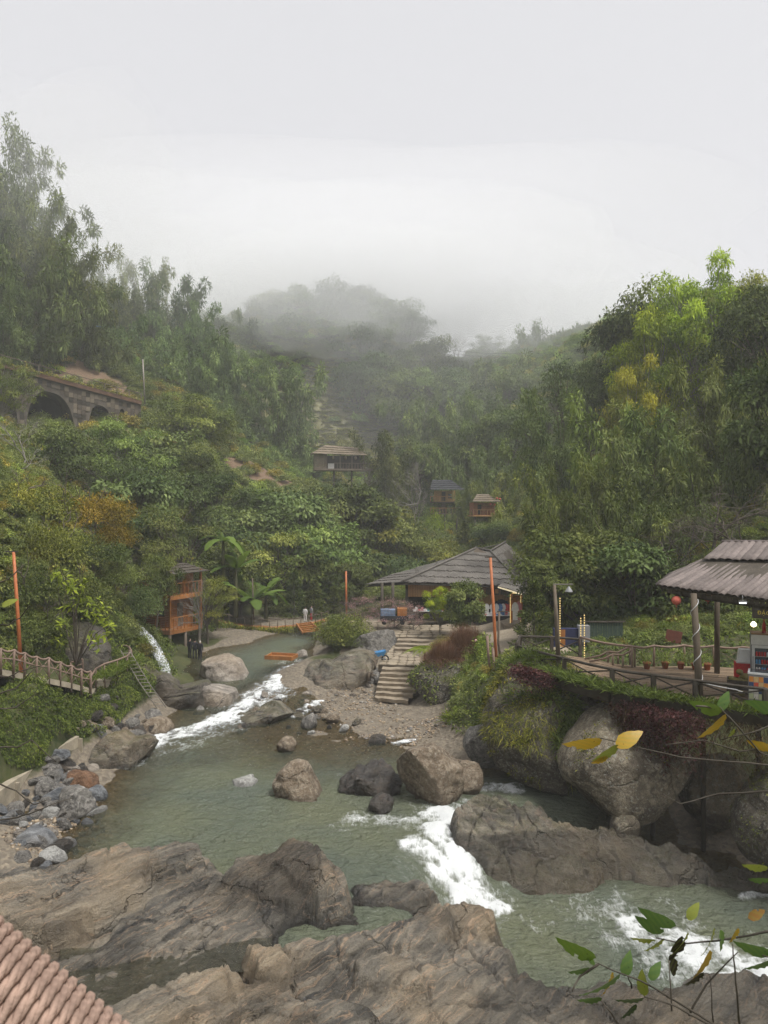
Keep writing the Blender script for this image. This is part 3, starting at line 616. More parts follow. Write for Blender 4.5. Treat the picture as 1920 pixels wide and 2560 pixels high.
# gravel: too many to count
def gravel(name, label, regions, n, size, mat, seed):
    rs = np.random.default_rng(seed); pr = random.Random(seed); V = []; T = []; tint = []
    bv, bf = ICO[2][0][:12], None
    bm = bmesh.new(); bmesh.ops.create_icosphere(bm, subdivisions=1, radius=1.0); bv = np.array([p.co[:] for p in bm.verts]); bf = np.array([[q.index for q in p.verts] for p in bm.faces]); bm.free()
    pts = np.array([regions[pr.randrange(len(regions))](pr) for _ in range(n)]); zz = ground_z(pts[:, 0], pts[:, 1])
    for i in range(n):
        s = size[0] + (size[1] - size[0]) * rs.random() ** 3
        a = rs.random() * 6.28; c, q = math.cos(a), math.sin(a)
        w = bv * np.array([1, .75, .55]) * s * (1 + .18 * rs.normal(size=(12, 1))); w = np.stack([w[:, 0] * c - w[:, 1] * q, w[:, 0] * q + w[:, 1] * c, w[:, 2]], 1)
        V.append(w + [pts[i, 0], pts[i, 1], zz[i] + s * .2]); T.append(bf + 12 * i); tint.append(np.full(12, rs.random()))
    o = link(name, mesh_np(name, np.concatenate(V), tris=np.concatenate(T), attrs={'tint': np.concatenate(tint)}), mat)
    return tag(o, label, None, None, 'stuff')
t = NT('gravel_mat')
M_GRAVEL = t.done(t.bsdf(t.ramp(t.attr('tint'), [(0, (.10, .085, .07)), (.4, (.24, .18, .12)), (.7, (.36, .28, .19)), (.9, (.17, .16, .15)), (1, (.48, .45, .40))]), .7, .3))
gravel('gravel', 'loose pebbles over the gravel bar and both shores', [reg_poly([(560, 1745, .4), (940, 1735, .5), (1130, 1830, .2), (620, 1860, 0)]), reg_poly([(800, 1690, .7), (940, 1690, .7), (1010, 1770, .3), (800, 1770, .3)]), reg_poly([(0, 2060, .8), (180, 1940, .6), (285, 2060, 0), (110, 2160, .6)]), reg_poly([(860, 1840, .1), (1140, 1790, .3), (1150, 1840, .2), (900, 1880, 0)])], 4200, (.025, .11), M_GRAVEL, 5)

# ------------------------------------------------------------------ foreground bedrock, one continuous shelf
def in_poly_dist(x, y, poly):
    """signed distance to a plan polygon, negative inside"""
    d = polyline_dist(x, y, poly + poly[:1]); ins = np.zeros(len(x), bool)
    for (ax, ay), (bx, by) in zip(poly, poly[1:] + poly[:1]):
        c = ((ay > y) != (by > y)) & (x < (bx - ax) * (y - ay) / (by - ay + 1e-12) + ax); ins ^= c
    return np.where(ins, -d, d)
class Slabs:
    """rock built of tilted bedding slabs with broken steep edges; the surface is the highest slab"""
    def __init__(s, slabs, floor, steep=2.2, rnd=.5):
        s.fl = floor; s.st = steep; s.rnd = rnd; s.sl = []
        for sl in slabs:
            pts = np.array([Pz(u, v, z) for u, v, z in sl]); A = np.c_[pts[:, :2], np.ones(len(pts))]; s.sl.append(([tuple(q) for q in pts[:, :2]], np.linalg.lstsq(A, pts[:, 2], rcond=None)[0]))
    def __call__(s, x, y):
        p = np.stack([x, y, 0 * x], 1); wx = x + .22 * fbm(p * .9, 4, 81); wy = y + .22 * fbm(p * .9 + 40, 4, 82)
        z = np.full(len(x), s.fl, float)
        for k, (poly, c) in enumerate(s.sl):
            d = in_poly_dist(wx, wy, poly); pl_ = c[0] * x + c[1] * y + c[2]
            edge = np.where(d > 0, s.st * d + 1.2 * d * d, s.rnd * .22 * np.exp(np.minimum(d, 0) / .22)) + np.where(d > 0, s.rnd * .22, 0)
            z = np.maximum(z, pl_ - edge)
        return z
BSL = [[(320,2222,.42),(420,2178,.36),(500,2140,.26),(575,2185,.40),(460,2250,.42),(300,2318,.38)], [(690,2252,.30),(880,2236,.20),(900,2262,.12),(800,2290,.16),(700,2300,.25)], [(-40,2180,1.6),(120,2138,1.7),(250,2106,1.6),(380,2092,1.3),(475,2100,1.0),(488,2130,.8),(400,2170,1.0),(300,2215,1.05),(180,2270,1.1),(-40,2330,1.1)],
  [(-60,2335,.85),(180,2278,.8),(330,2215,.65),(430,2180,.55),(400,2208,.4),(250,2272,.4),(60,2348,.35),(-60,2380,.35)],
  [(90,2425,.5),(300,2320,.55),(450,2250,.6),(540,2190,.55),(640,2230,.45),(700,2290,.3),(650,2340,.4),(520,2360,.5),(350,2378,.42),(220,2400,.42)],
  [(560,2200,.75),(600,2150,.95),(660,2112,1.15),(720,2094,1.2),(790,2110,1.2),(840,2150,1.1),(878,2195,.95),(882,2225,.8),(800,2248,.7),(720,2252,.65),(640,2240,.6)],
  [(700,2130,1.3),(760,2112,1.4),(820,2140,1.35),(850,2180,1.2),(800,2215,1.05),(730,2200,1.05)],
  [(520,2255,.55),(590,2235,.7),(640,2260,.6),(600,2300,.4),(540,2300,.4)],
  [(640,2360,.75),(720,2340,.9),(820,2315,.95),(950,2296,.9),(1090,2268,.7),(1190,2258,.55),(1240,2282,.35),(1225,2330,.3),(1100,2330,.6),(950,2345,.8),(820,2370,.85),(700,2430,.8),(640,2420,.7)],
  [(560,2440,.68),(700,2425,.62),(900,2360,.66),(1100,2330,.48),(1220,2340,.2),(1270,2400,-.1),(1300,2480,0),(1400,2620,.1),(500,2620,.6),(440,2520,.66)],
  [(1280,2432,-.3),(1350,2440,-.2),(1500,2452,-.25),(1650,2446,-.2),(1750,2428,-.3),(1980,2442,-.3),(1980,2660,.2),(1300,2660,.2)],
  [(150,2600,.85),(330,2505,.55),(440,2440,.8),(520,2400,.92),(565,2380,.85),(600,2425,.85),(500,2560,.8),(420,2660,.9),(150,2700,.95)],
  [(880,2205,.24),(960,2178,.3),(1050,2195,.24),(1085,2235,.12),(980,2262,.05),(890,2248,.15)],
  [(60,2350,.24),(420,2330,.24),(700,2290,.02),(660,2430,.26),(420,2530,.24),(60,2600,.24)],
  [(600,2520,.95),(760,2480,.95),(900,2500,.8),(1000,2560,.85),(900,2640,.9),(600,2640,1.0)],
  [(900,2400,.85),(1040,2370,.75),(1180,2380,.4),(1200,2430,.35),(1050,2450,.6),(920,2440,.75)]]
BED = Slabs(BSL, -1.8, 2.8)
bx_, by_ = np.linspace(-11.2, 11.2, 600), np.linspace(11.6, 24.6, 420)
BX, BY = np.meshgrid(bx_, by_); BX, BY = BX.ravel(), BY.ravel()
def strata(x, y, z, ang, k=1.0, seed=0):
    """bedding steps, folds and joints laid over a slab surface"""
    c, s_ = math.cos(ang), math.sin(ang); p = np.stack([x, y, 0 * x], 1)
    al, ac = x * c + y * s_, -x * s_ + y * c
    w = .35 * fbm(p * .7, 3, 61 + seed) + .08 * fbm(p * 3.1, 2, 62 + seed)
    amp = np.clip(.5 + .7 * vnoise(p * .5, 12 + seed), .05, 1.3)
    s1 = ((ac + w) * 1.7) % 1.0; s2 = ((ac + w * .8) * 5.3 + .6 * vnoise(np.stack([al * .6, ac, 0 * x], 1), 5 + seed)) % 1.0
    z = z + k * amp * (.10 * (s1 - .5 - .9 * sstep(.88, 1.0, s1)) + .028 * (s2 - .5 - .8 * sstep(.8, 1.0, s2)))
    q = np.stack([al * .5, (ac + w) * 2.2, 0 * x], 1)
    z = z + k * (.05 * ridged(q * 1.5, 3, 8 + seed) + .035 * fbm(p * 3.2, 4, 71 + seed) + .014 * ridged(p * 9.0, 2, 73 + seed) + .10 * fbm(p * .6, 2, 72 + seed))
    for j, (aa, fr) in enumerate(((.9, .42), (-.5, .33))):
        cc, ss = math.cos(ang + aa), math.sin(ang + aa); u_ = x * cc + y * ss + .25 * fbm(p * .8, 3, 90 + j + seed); v2 = np.abs((u_ * fr * 2 + .5 * vnoise(p * .2, 95 + j)) % 1.0 - .5)
        z = z - k * .13 * sstep(.045, .0, v2) * np.clip(.6 + vnoise(p * .6, 97 + j), 0, 1)
    return z
def bed_z(x, y): return strata(x, y, BED(x, y), math.radians(48))
bz_ = bed_z(BX, BY)
idx = np.arange(600 * 420).reshape(420, 600)
bq = np.stack([idx[:-1, :-1], idx[:-1, 1:], idx[1:, 1:], idx[1:, :-1]], -1).reshape(-1, 4)
keep = (bz_ - water_z(BX, BY))[bq].max(1) > -.7
dome = np.exp(-(((BX + 2.9) / 1.7) ** 2 + ((BY - 20.9) / 1.5) ** 2)) + .5 * np.exp(-(((BX + 4.2) / 1.0) ** 2 + ((BY - 19.6) / 1.0) ** 2)) + sstep(.35, -.05, bz_ - water_z(BX, BY)) * .8
bed_me = mesh_np('bedrock', np.stack([BX, BY, bz_], 1), bq[keep], attrs={'dark': np.clip(dome + .75 * np.clip(fbm(np.stack([BX, BY, bz_], 1) * .8, 4, 33), -.3, 1), 0, 1)}, smooth=True)
# darker, finer-grained rock in the dome and wet margin (a different rock and a wet film, both with their own outline)
m = M_BED.node_tree; pb = [n for n in m.nodes if n.type == 'BSDF_PRINCIPLED'][0]
src = pb.inputs['Base Color'].links[0].from_socket; mixn = m.nodes.new('ShaderNodeMix'); mixn.data_type = 'RGBA'; mixn.blend_type = 'MULTIPLY'
at = m.nodes.new('ShaderNodeAttribute'); at.attribute_name = 'dark'
m.links.new(at.outputs['Fac'], mixn.inputs[0]); m.links.new(src, mixn.inputs[6]); mixn.inputs[7].default_value = (.30, .31, .33, 1); m.links.new(mixn.outputs[2], pb.inputs['Base Color'])
mr = m.nodes.new('ShaderNodeMapRange'); m.links.new(at.outputs['Fac'], mr.inputs[0]); mr.inputs[3].default_value = .34; mr.inputs[4].default_value = .12
m.links.new(mr.outputs[0], pb.inputs['Roughness'])
BEDROCK = tag(link('bedrock', bed_me, M_BED), 'broad ribbed bedrock shelf filling the foreground', None, None, 'structure')
# rock pools lying in the hollows
M_POOL = water_mat('rock_pool_water', (.085, .085, .06), (.80, .78, .66), False)
M_POOLY = water_mat('algae_pool_water', (.12, .10, .03), (.75, .66, .30), False)
for (u0, u1, v0, v1, z, mm) in ((150, 470, 2370, 2540, .27, M_POOL), (470, 680, 2345, 2430, .30, M_POOL)):
    a, b = Pz((u0 + u1) / 2, v0, z), Pz((u0 + u1) / 2, v1, z); n_ = 24
    vv = []
    for j in range(n_ + 1):
        for i in range(n_ + 1):
            p = Pz(u0 + (u1 - u0) * i / n_, v0 + (v1 - v0) * j / n_, z); vv.append(p)
    ii = np.arange((n_ + 1) ** 2).reshape(n_ + 1, n_ + 1)
    qq = np.stack([ii[:-1, :-1], ii[:-1, 1:], ii[1:, 1:], ii[1:, :-1]], -1).reshape(-1, 4)
    vv = np.array(vv); inside = (bed_z(vv[:, 0], vv[:, 1]) < z + .06)
    qq = qq[inside[qq].any(1)]
    if len(qq): tag(link('rock_pool', mesh_np('rock_pool', vv, qq[:, ::-1], smooth=True), mm), kind='structure')

# long wet ridge right of the white chute
RSL = [[(1150,1995,26.0),(1180,1975,26.3),(1240,1980,26.3),(1300,2000,26.0),(1290,2050,25.2),(1235,2085,24.8),(1195,2080,24.8),(1160,2060,25)],
  [(1230,2020,25.8),(1330,2005,26),(1480,2042,25.6),(1580,2070,25.4),(1650,2105,25.1),(1640,2160,24.5),(1540,2165,24.5),(1450,2130,24.7),(1330,2100,24.9),(1250,2080,25)],
  [(1560,2070,25.4),(1690,2110,25.0),(1790,2175,24.4),(1740,2205,24.1),(1650,2200,24.1),(1580,2170,24.4)],
  [(1265,2150,24.2),(1330,2130,24.4),(1420,2125,24.6),(1500,2160,24.3),(1470,2200,23.8),(1380,2225,23.5),(1290,2205,23.6)],
  [(1175,2085,24.8),(1215,2085,24.8),(1270,2130,24.4),(1290,2180,23.8),(1235,2150,24.1)], [(1330,2025,25.8),(1420,2035,25.7),(1500,2065,25.4),(1450,2090,25.1),(1360,2070,25.3)],
  [(1760,2150,24.6),(1860,2165,24.5),(1960,2185,24.3),(1960,2225,23.8),(1830,2210,23.9),(1770,2200,24.1)]]
RSL = [[(u, v, CAMH - (v - CY) / FOC * d) for u, v, d in sl] for sl in RSL]
RID = Slabs(RSL, -2.4, 3.6)
rx_, ry_ = np.linspace(1.2, 12.6, 330), np.linspace(21.0, 28.6, 230); RX, RY = np.meshgrid(rx_, ry_); RX, RY = RX.ravel(), RY.ravel()
rz = strata(RX, RY, RID(RX, RY), math.radians(-22), 1.7, 3)
idx = np.arange(330 * 230).reshape(230, 330)
rq = np.stack([idx[:-1, :-1], idx[:-1, 1:], idx[1:, 1:], idx[1:, :-1]], -1).reshape(-1, 4)
keep = (rz - water_z(RX, RY))[rq].max(1) > -.6
tag(link('rock_ridge', mesh_np('rock_ridge', np.stack([RX, RY, rz], 1), rq[keep], smooth=True), M_LEDGE), 'long low wet rock ridge between the white chute and the pear shaped boulder', 'rock')
# ------------------------------------------------------------------ foliage
def unit(a): return a / (np.linalg.norm(a, axis=-1, keepdims=True) + 1e-9)
def leaf_arrays(pos, axis, nrm, length, width, rs, droop=.15):
    axis = unit(axis); side = unit(np.cross(axis, nrm)); up = np.cross(side, axis)
    L = length[:, None]; W = width[:, None]
    mid = pos + axis * L * .42 + up * L * .05
    tip = pos + axis * L - np.array([0, 0, 1.0]) * L * droop
    v = np.stack([pos, mid + side * W * .5, tip, mid - side * W * .5], 1).reshape(-1, 3)
    q = np.arange(len(pos) * 4).reshape(-1, 4); return v, q
def leaf_mesh(name, parts, rs):
    """parts = list of (pos, axis, nrm, length, width[, tint])"""
    V, Q, T, b = [], [], [], 0
    for p in parts:
        v, q = leaf_arrays(p[0], p[1], p[2], p[3], p[4], rs)
        tn = p[5] if len(p) > 5 else rs.random(len(p[0]))
        V.append(v); Q.append(q + b); T.append(np.repeat(tn, 4)); b += len(v)
    return mesh_np(name, np.concatenate(V), np.concatenate(Q), attrs={'tint': np.concatenate(T)})
def rand_dirs(n, rs): return unit(rs.normal(size=(n, 3)))

def mat_leaf(name, stops, instancer=False, trans=.2, rough=.6, spec=.10):
    t = NT(name); col = t.ramp(t.attr('tint'), stops)
    if instancer: mul = t.attr('hue', 'INSTANCER', 'Vector')
    else: mul = t.n('ObjectInfo').outputs['Color']
    col = t.mix(1.0, col, mul, 'MULTIPLY')
    p = t.bsdf(col, rough, spec); tr = t.n('BsdfTranslucent')
    t.l(t.mix(1.0, col, (1.15, 1.2, .7), 'MULTIPLY'), tr.inputs['Color'])
    m = t.n('MixShader'); m.inputs[0].default_value = trans; t.l(p, m.inputs[1]); t.l(tr.outputs[0], m.inputs[2])
    return t.done(m.outputs[0])
ST_GREEN = [(0, (.044, .064, .022)), (.45, (.125, .152, .048)), (.8, (.215, .238, .076)), (1, (.34, .35, .12))]
M_LEAF = mat_leaf('leaf', ST_GREEN)
M_LEAFI = mat_leaf('undergrowth_leaf', ST_GREEN, True)
M_BLOSSOM = mat_leaf('blossom', [(0, (.13, .10, .08)), (.55, (.20, .15, .13)), (.62, (.42, .22, .23)), (1, (.62, .42, .42))])
M_DRY = mat_leaf('dry_blade', [(0, (.085, .05, .032)), (.6, (.15, .085, .05)), (1, (.24, .15, .085))])
M_MAROON = mat_leaf('maroon_leaf', [(0, (.045, .016, .018)), (.7, (.085, .03, .032)), (1, (.13, .06, .05))])
M_FERN = mat_leaf('fern_leaf', [(0, (.06, .085, .02)), (.6, (.12, .165, .035)), (1, (.21, .26, .06))], trans=.35)
M_BARK = mat_wood('bark', (.075, .06, .045), (.15, .125, .10), .6)
M_PALEBARK = mat_wood('pale_bark', (.17, .155, .13), (.33, .30, .26), .8)
M_CULM = mat_wood('bamboo_culm', (.09, .10, .045), (.20, .19, .085), .6)

def crown_bamboo(seed, n_culm=26, leaves=22000, spread=.30, droop=.22):
    """clump of unit height: arching culms with feathery drooping plumes"""
    rs = np.random.default_rng(seed); mb = MB(); P_, A_, L_, T_, N_ = [], [], [], [], []
    per = leaves // n_culm
    for k in range(n_culm):
        a = 2 * math.pi * (k / n_culm) + rs.normal() * .3; hh = rs.uniform(.5, 1.0) ** .8; lean = spread * rs.uniform(.1, 1.0)
        b = np.array([math.cos(a), math.sin(a), 0]); base = b * rs.uniform(.01, .07)
        ts = np.linspace(0, 1, 9)
        def cur(tt): 
            tt = np.asarray(tt); return base + np.outer(lean * tt ** 2.1 * (1 + .35 * tt ** 4), b) + np.outer(hh * (tt - droop * .9 * tt ** 5), [0, 0, 1])
        c = cur(ts); mb.tube([tuple(x) for x in c], [.0055 * (1 - .8 * x) for x in ts], 4, False)
        ncl = 13; m_ = per // ncl; tn_c = rs.random() * .45
        for j in range(ncl):
            tj = .24 + .76 * (j + rs.random()) / ncl; cj = cur([tj])[0]; sg = .085 * math.sin(math.pi * tj ** .9) ** .7 + .006
            o3 = rand_dirs(1, rs)[0] * sg * rs.uniform(.2, 1.0); o3[2] *= .5; c3 = cj + o3 + b * sg * .3; r3 = rs.uniform(.024, .046) * (1.15 - .45 * tj)
            dd = rand_dirs(m_, rs); q3 = c3 + dd * (r3 * rs.random(m_) ** .45)[:, None] * [1.15, 1.15, .95]
            P_.append(q3); A_.append(unit(dd * .9 + rs.normal(size=(m_, 3)) * .5 + [0, 0, -.2] + b * .2)); N_.append(unit(dd * .7 + [0, 0, .9] + b * .2 + rs.normal(size=(m_, 3)) * .3))
            L_.append(rs.uniform(.015, .027, m_)); T_.append(np.clip(tn_c + .25 * rs.random() + rs.random(m_) * .4 + .2 * (tj - .5), 0, 1))
    pos, ax, L = np.concatenate(P_), np.concatenate(A_), np.concatenate(L_)
    nr = np.concatenate(N_)
    return mb.mesh('stem'), leaf_mesh('crown', [(pos, ax, nr, L, L * .30, np.concatenate(T_))], rs)

def crown_tree(seed, leaves=15000, n_cl=30, trunk_h=.35, aspect=.42, leaf=.03, leafw=.5, airy=0.0, lop=.25, cl=.14):
    """broadleaf of unit height: tapered trunk, limbs to leafy clumps"""
    rs = np.random.default_rng(seed); mb = MB(); P_, A_, N_, L_, T_ = [], [], [], [], []
    top = trunk_h
    jog = rs.normal(size=2) * .03
    mb.tube([(0, 0, -.06), (jog[0] * .5, jog[1] * .5, top * .5), (jog[0], jog[1], top), (jog[0] * 1.5, jog[1] * 1.5, min(.92, top + .4))], [.02, .0165, .0125, .004], 6, False)
    cz = (trunk_h * .75 + 1) / 2; rz = 1 - cz
    per = leaves // n_cl
    for k in range(n_cl):
        d = rand_dirs(1, rs)[0]; d[2] = d[2] * .9 + .12; rad = rs.uniform(.45, .98)
        sk = 1 + lop * math.sin(2 * math.atan2(d[1], d[0]) + seed)
        c = np.array([d[0] * aspect * rad * sk, d[1] * aspect * rad * sk, cz + d[2] * rz * rad]); r = cl * rs.uniform(.65, 1.25)
        c[2] = min(c[2], 1 - r * .7)
        s0 = np.array([jog[0], jog[1], top * rs.uniform(.75, 1.05) + .1 * rs.random()]); mid = (s0 + c) / 2 + [0, 0, .04] + rs.normal(size=3) * .02
        mb.tube([tuple(s0), tuple(mid), tuple(c)], [.0085, .005, .0015], 4, False)
        for _ in range(2):
            e = c + rand_dirs(1, rs)[0] * r * .8; mb.tube([tuple(mid), tuple((mid + e) / 2 + [0, 0, .012]), tuple(e)], [.0035, .002, .0008], 3, False)
        n = int(per * rs.uniform(.6, 1.4)); dd = rand_dirs(n, rs); dd[:, 2] = np.where(dd[:, 2] < -.3, -dd[:, 2], dd[:, 2])
        rr_ = r * (rs.random(n) ** (.28 if airy == 0 else .55)) * (1 + .35 * fbm(dd * 2.2 + k, 2, seed))
        pos = c + dd * rr_[:, None] * [1.12, 1.12, .78]
        out = unit(pos - [0, 0, cz - .12]); ax = unit(dd * .6 + rs.normal(size=(n, 3)) * .5 + [0, 0, -.45]); nr = unit(dd * .5 + out * .4 + [0, 0, .7] + rs.normal(size=(n, 3)) * .35)
        P_.append(pos); A_.append(ax); N_.append(nr); L_.append(leaf * rs.uniform(.6, 1.25, n)); T_.append(np.clip(rs.random() * .68 + rs.random(n) * .34, 0, 1))
    L = np.concatenate(L_)
    return mb.mesh('trunk'), leaf_mesh('crown', [(np.concatenate(P_), np.concatenate(A_), np.concatenate(N_), L, L * leafw, np.concatenate(T_))], rs)

def crown_shrub(seed, leaves=2600, leaf=.11, leafw=.42, n_cl=9, flat=.8):
    """mound of unit height and about unit radius, leafy to the ground"""
    rs = np.random.default_rng(seed); P_, A_, N_ = [], [], []; per = leaves // n_cl; T_ = []
    for k in range(n_cl):
        a = rs.random() * 6.28; rd = math.sqrt(rs.random()) * .62; c = np.array([math.cos(a) * rd, math.sin(a) * rd, .18 + .42 * rs.random() * (1 - rd)]); r = rs.uniform(.28, .46)
        dd = rand_dirs(per, rs); dd[:, 2] = np.abs(dd[:, 2]) * 1.1 - .25
        pos = c + dd * (r * rs.random(per) ** .3 * (1 + .4 * fbm(dd * 2.5 + k * 3, 2, seed)))[:, None] * [1, 1, flat * 1.2]
        P_.append(pos); A_.append(unit(dd + rs.normal(size=(per, 3)) * .5 + [0, 0, -.15])); N_.append(unit(dd * .6 + [0, 0, .8] + rs.normal(size=(per, 3)) * .3)); T_.append(np.clip(rs.random() * .5 + rs.random(per) * .5, 0, 1))
    L = leaf * rs.uniform(.55, 1.25, per * n_cl)
    return leaf_mesh('foliage', [(np.concatenate(P_), np.concatenate(A_), np.concatenate(N_), L, L * leafw, np.concatenate(T_))], rs)

def bare_mesh(seed, levels=5, spread=.55, r0=.016, up=.35, first=.3, droop=0.0):
    """leafless tree of about unit height, forking branches"""
    rs = np.random.default_rng(seed); mb = MB()
    def grow(p, d, L, r, lv):
        mid = p + d * L * .5 + rs.normal(size=3) * L * .06; q = p + d * L + rs.normal(size=3) * L * .08 - np.array([0, 0, droop * L * (levels - lv) / levels])
        mb.tube([tuple(p), tuple(mid), tuple(q)], [r, r * .85, r * .68], 5 if lv > 3 else 3, False)
        if lv <= 0: return
        for _ in range(3 if rs.random() < .45 else 2):
            nd = unit(d + rs.normal(size=3) * spread + [0, 0, up * .3]); grow(q, nd, L * rs.uniform(.62, .86), r * .62, lv - 1)
        if lv > 1 and rs.random() < .6: grow(mid, unit(d + rs.normal(size=3) * spread * 1.2), L * .55, r * .42, lv - 2)
    grow(np.array([0, 0, -.04]), unit(np.array([0, 0, 1.0]) + rs.normal(size=3) * .12), first, r0, levels)
    a = np.array(mb.v); k = 1.0 / a[:, 2].max(); mb.v = [tuple(x) for x in a * k]
    return mb.mesh('trunk')
def crown_conifer(seed, leaves=5200):
    rs = np.random.default_rng(seed); mb = MB(); mb.tube([(0, 0, -.03), (0, 0, .5), (0, 0, .98)], [.018, .011, .002], 5, False)
    t_ = rs.random(leaves) ** .75; z = .07 + t_ * .93; a = rs.random(leaves) * 6.28; R = .24 * (1 - t_) ** .75 * (.75 + .5 * rs.random(leaves)) * (1 + .3 * np.sin(z * 46)) + .008
    pos = np.stack([R * np.cos(a), R * np.sin(a), z - .1 * R], 1); ax = np.stack([np.cos(a), np.sin(a), .5 + 0 * a], 1) + rs.normal(size=(leaves, 3)) * .3
    L = rs.uniform(.03, .055, leaves); return mb.mesh('trunk'), leaf_mesh('crown', [(pos, ax, unit(rand_dirs(leaves, rs) + [0, 0, 1]), L, L * .3)], rs)

PRO = {}
def proto(key, stem, crown, sm, cm, w):
    if crown is not None and key[:3] != 'bus':
        n = len(crown.vertices); a = np.empty(n * 3, np.float32); crown.vertices.foreach_get('co', a); a = a.reshape(-1, 3)
        kz = 1 / np.percentile(a[:, 2], 99.7); w = 2 * np.percentile(np.hypot(a[:, 0], a[:, 1]), 96)
        a[:, 2] *= kz; crown.vertices.foreach_set('co', a.ravel())
        n = len(stem.vertices); b = np.empty(n * 3, np.float32); stem.vertices.foreach_get('co', b); b = b.reshape(-1, 3); b[:, 2] *= kz; stem.vertices.foreach_set('co', b.ravel())
    PRO[key] = (stem, crown, sm, cm, w)
for k in range(4): proto('bamboo%d' % k, *crown_bamboo(100 + k, 22 + 3 * k, 27000, .25 + .035 * k, .2 + .05 * k), M_CULM, M_LEAF, .62 + .08 * k)
for k in range(4): proto('tree%d' % k, *crown_tree(200 + k, 15000, 26 + 4 * k, .34, .40 + .03 * k), M_BARK, M_LEAF, 1.0 + .06 * k)
for k in range(2): proto('airy%d' % k, *crown_tree(220 + k, 11000, 34, .30, .36, .026, .30, airy=1.0, cl=.12), M_BARK, M_LEAF, .9)
for k in range(2): proto('layer%d' % k, *crown_tree(230 + k, 17000, 46, .22, .46, .028, .36, lop=.35, cl=.105), M_PALEBARK, M_LEAF, 1.05)
for k in range(3): proto('big%d' % k, *crown_tree(240 + k, 12000, 30, .12, .46, .045, .5, cl=.15), M_BARK, M_LEAF, 1.1)
for k in range(2): proto('conifer%d' % k, *crown_conifer(250 + k), M_BARK, M_LEAF, .5)
for k in range(3): proto('bush%d' % k, bare_mesh(260 + k, 3, .8, .02), crown_shrub(270 + k, 9000, .055, .40, 16), M_BARK, M_LEAF, 2.0)
for k in range(3): proto('bare%d' % k, bare_mesh(280 + k, 6, .42), None, M_PALEBARK, None, .9)
for k in range(2): proto('twiggy%d' % k, bare_mesh(290 + k, 7, .62, .014, .1, .2, .12), None, M_BARK, None, 1.3)

def plant(key, u, vtop, d, wpx, label, cat='tree', group=None, tint=(1, 1, 1), name=None, base=None, rz=None, seed=0, crown_mat=None, stem_mat=None, maxk=1.9):
    """one tree: foot on the ground under column u at distance d, top at pixel row vtop, crown wpx pixels across"""
    stem, crown, sm, cm, w = PRO[key]; x, y, zt = P(u, vtop, d); zb = gz(x, y) if base is None else base
    h = max(zt - zb, 1.0); s = wpx / FOC * d / w
    asp = {'bam': 1.5, 'con': 1.2, 'bus': .5, 'bar': 1.0, 'twi': .8}.get(key[:3], .95)
    if base is None and h < s * asp: zb = zt - s * asp; h = s * asp         # rooted lower on the slope, behind the growth in front
    s = min(max(s, h * (.5 if key[:3] == 'bam' else .35)), h * maxk)
    rs = random.Random(int(u * 7 + vtop * 13 + d * 3 + seed))
    nm = name or {'bamboo': 'bamboo_clump', 'tree': 'broadleaf_tree', 'airy': 'slender_tree', 'layer': 'bright_tree', 'big': 'broadleaf_tree', 'conifer': 'conifer', 'bush': 'bush', 'bare': 'bare_tree', 'twiggy': 'bare_tree'}[key.rstrip('0123456789')]
    o = empty(nm, (x, y, zb - .1), rs.random() * 6.28 if rz is None else rz, label, cat, group); o.scale = (s, s, h)
    if stem is not None:
        c = link('trunk' if key[:3] != 'bam' else 'culms', stem, sm, o)
        if stem_mat: c.material_slots[0].link = 'OBJECT'; c.material_slots[0].material = stem_mat
    if crown is not None:
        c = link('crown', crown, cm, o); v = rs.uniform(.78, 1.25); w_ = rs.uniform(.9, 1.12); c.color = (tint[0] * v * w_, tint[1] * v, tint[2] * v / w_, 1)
        if crown_mat: c.material_slots[0].link = 'OBJECT'; c.material_slots[0].material = crown_mat
    return o
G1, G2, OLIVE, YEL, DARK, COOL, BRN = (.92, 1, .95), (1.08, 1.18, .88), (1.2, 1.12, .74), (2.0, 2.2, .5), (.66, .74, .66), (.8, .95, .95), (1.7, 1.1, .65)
RIDGE, SEC, CREST, VALLEY, RIGHT = 'bamboo on the left ridge', 'bamboo behind the viaduct', 'trees on the misty crest', 'trees on the valley slope', 'trees on the right bank'
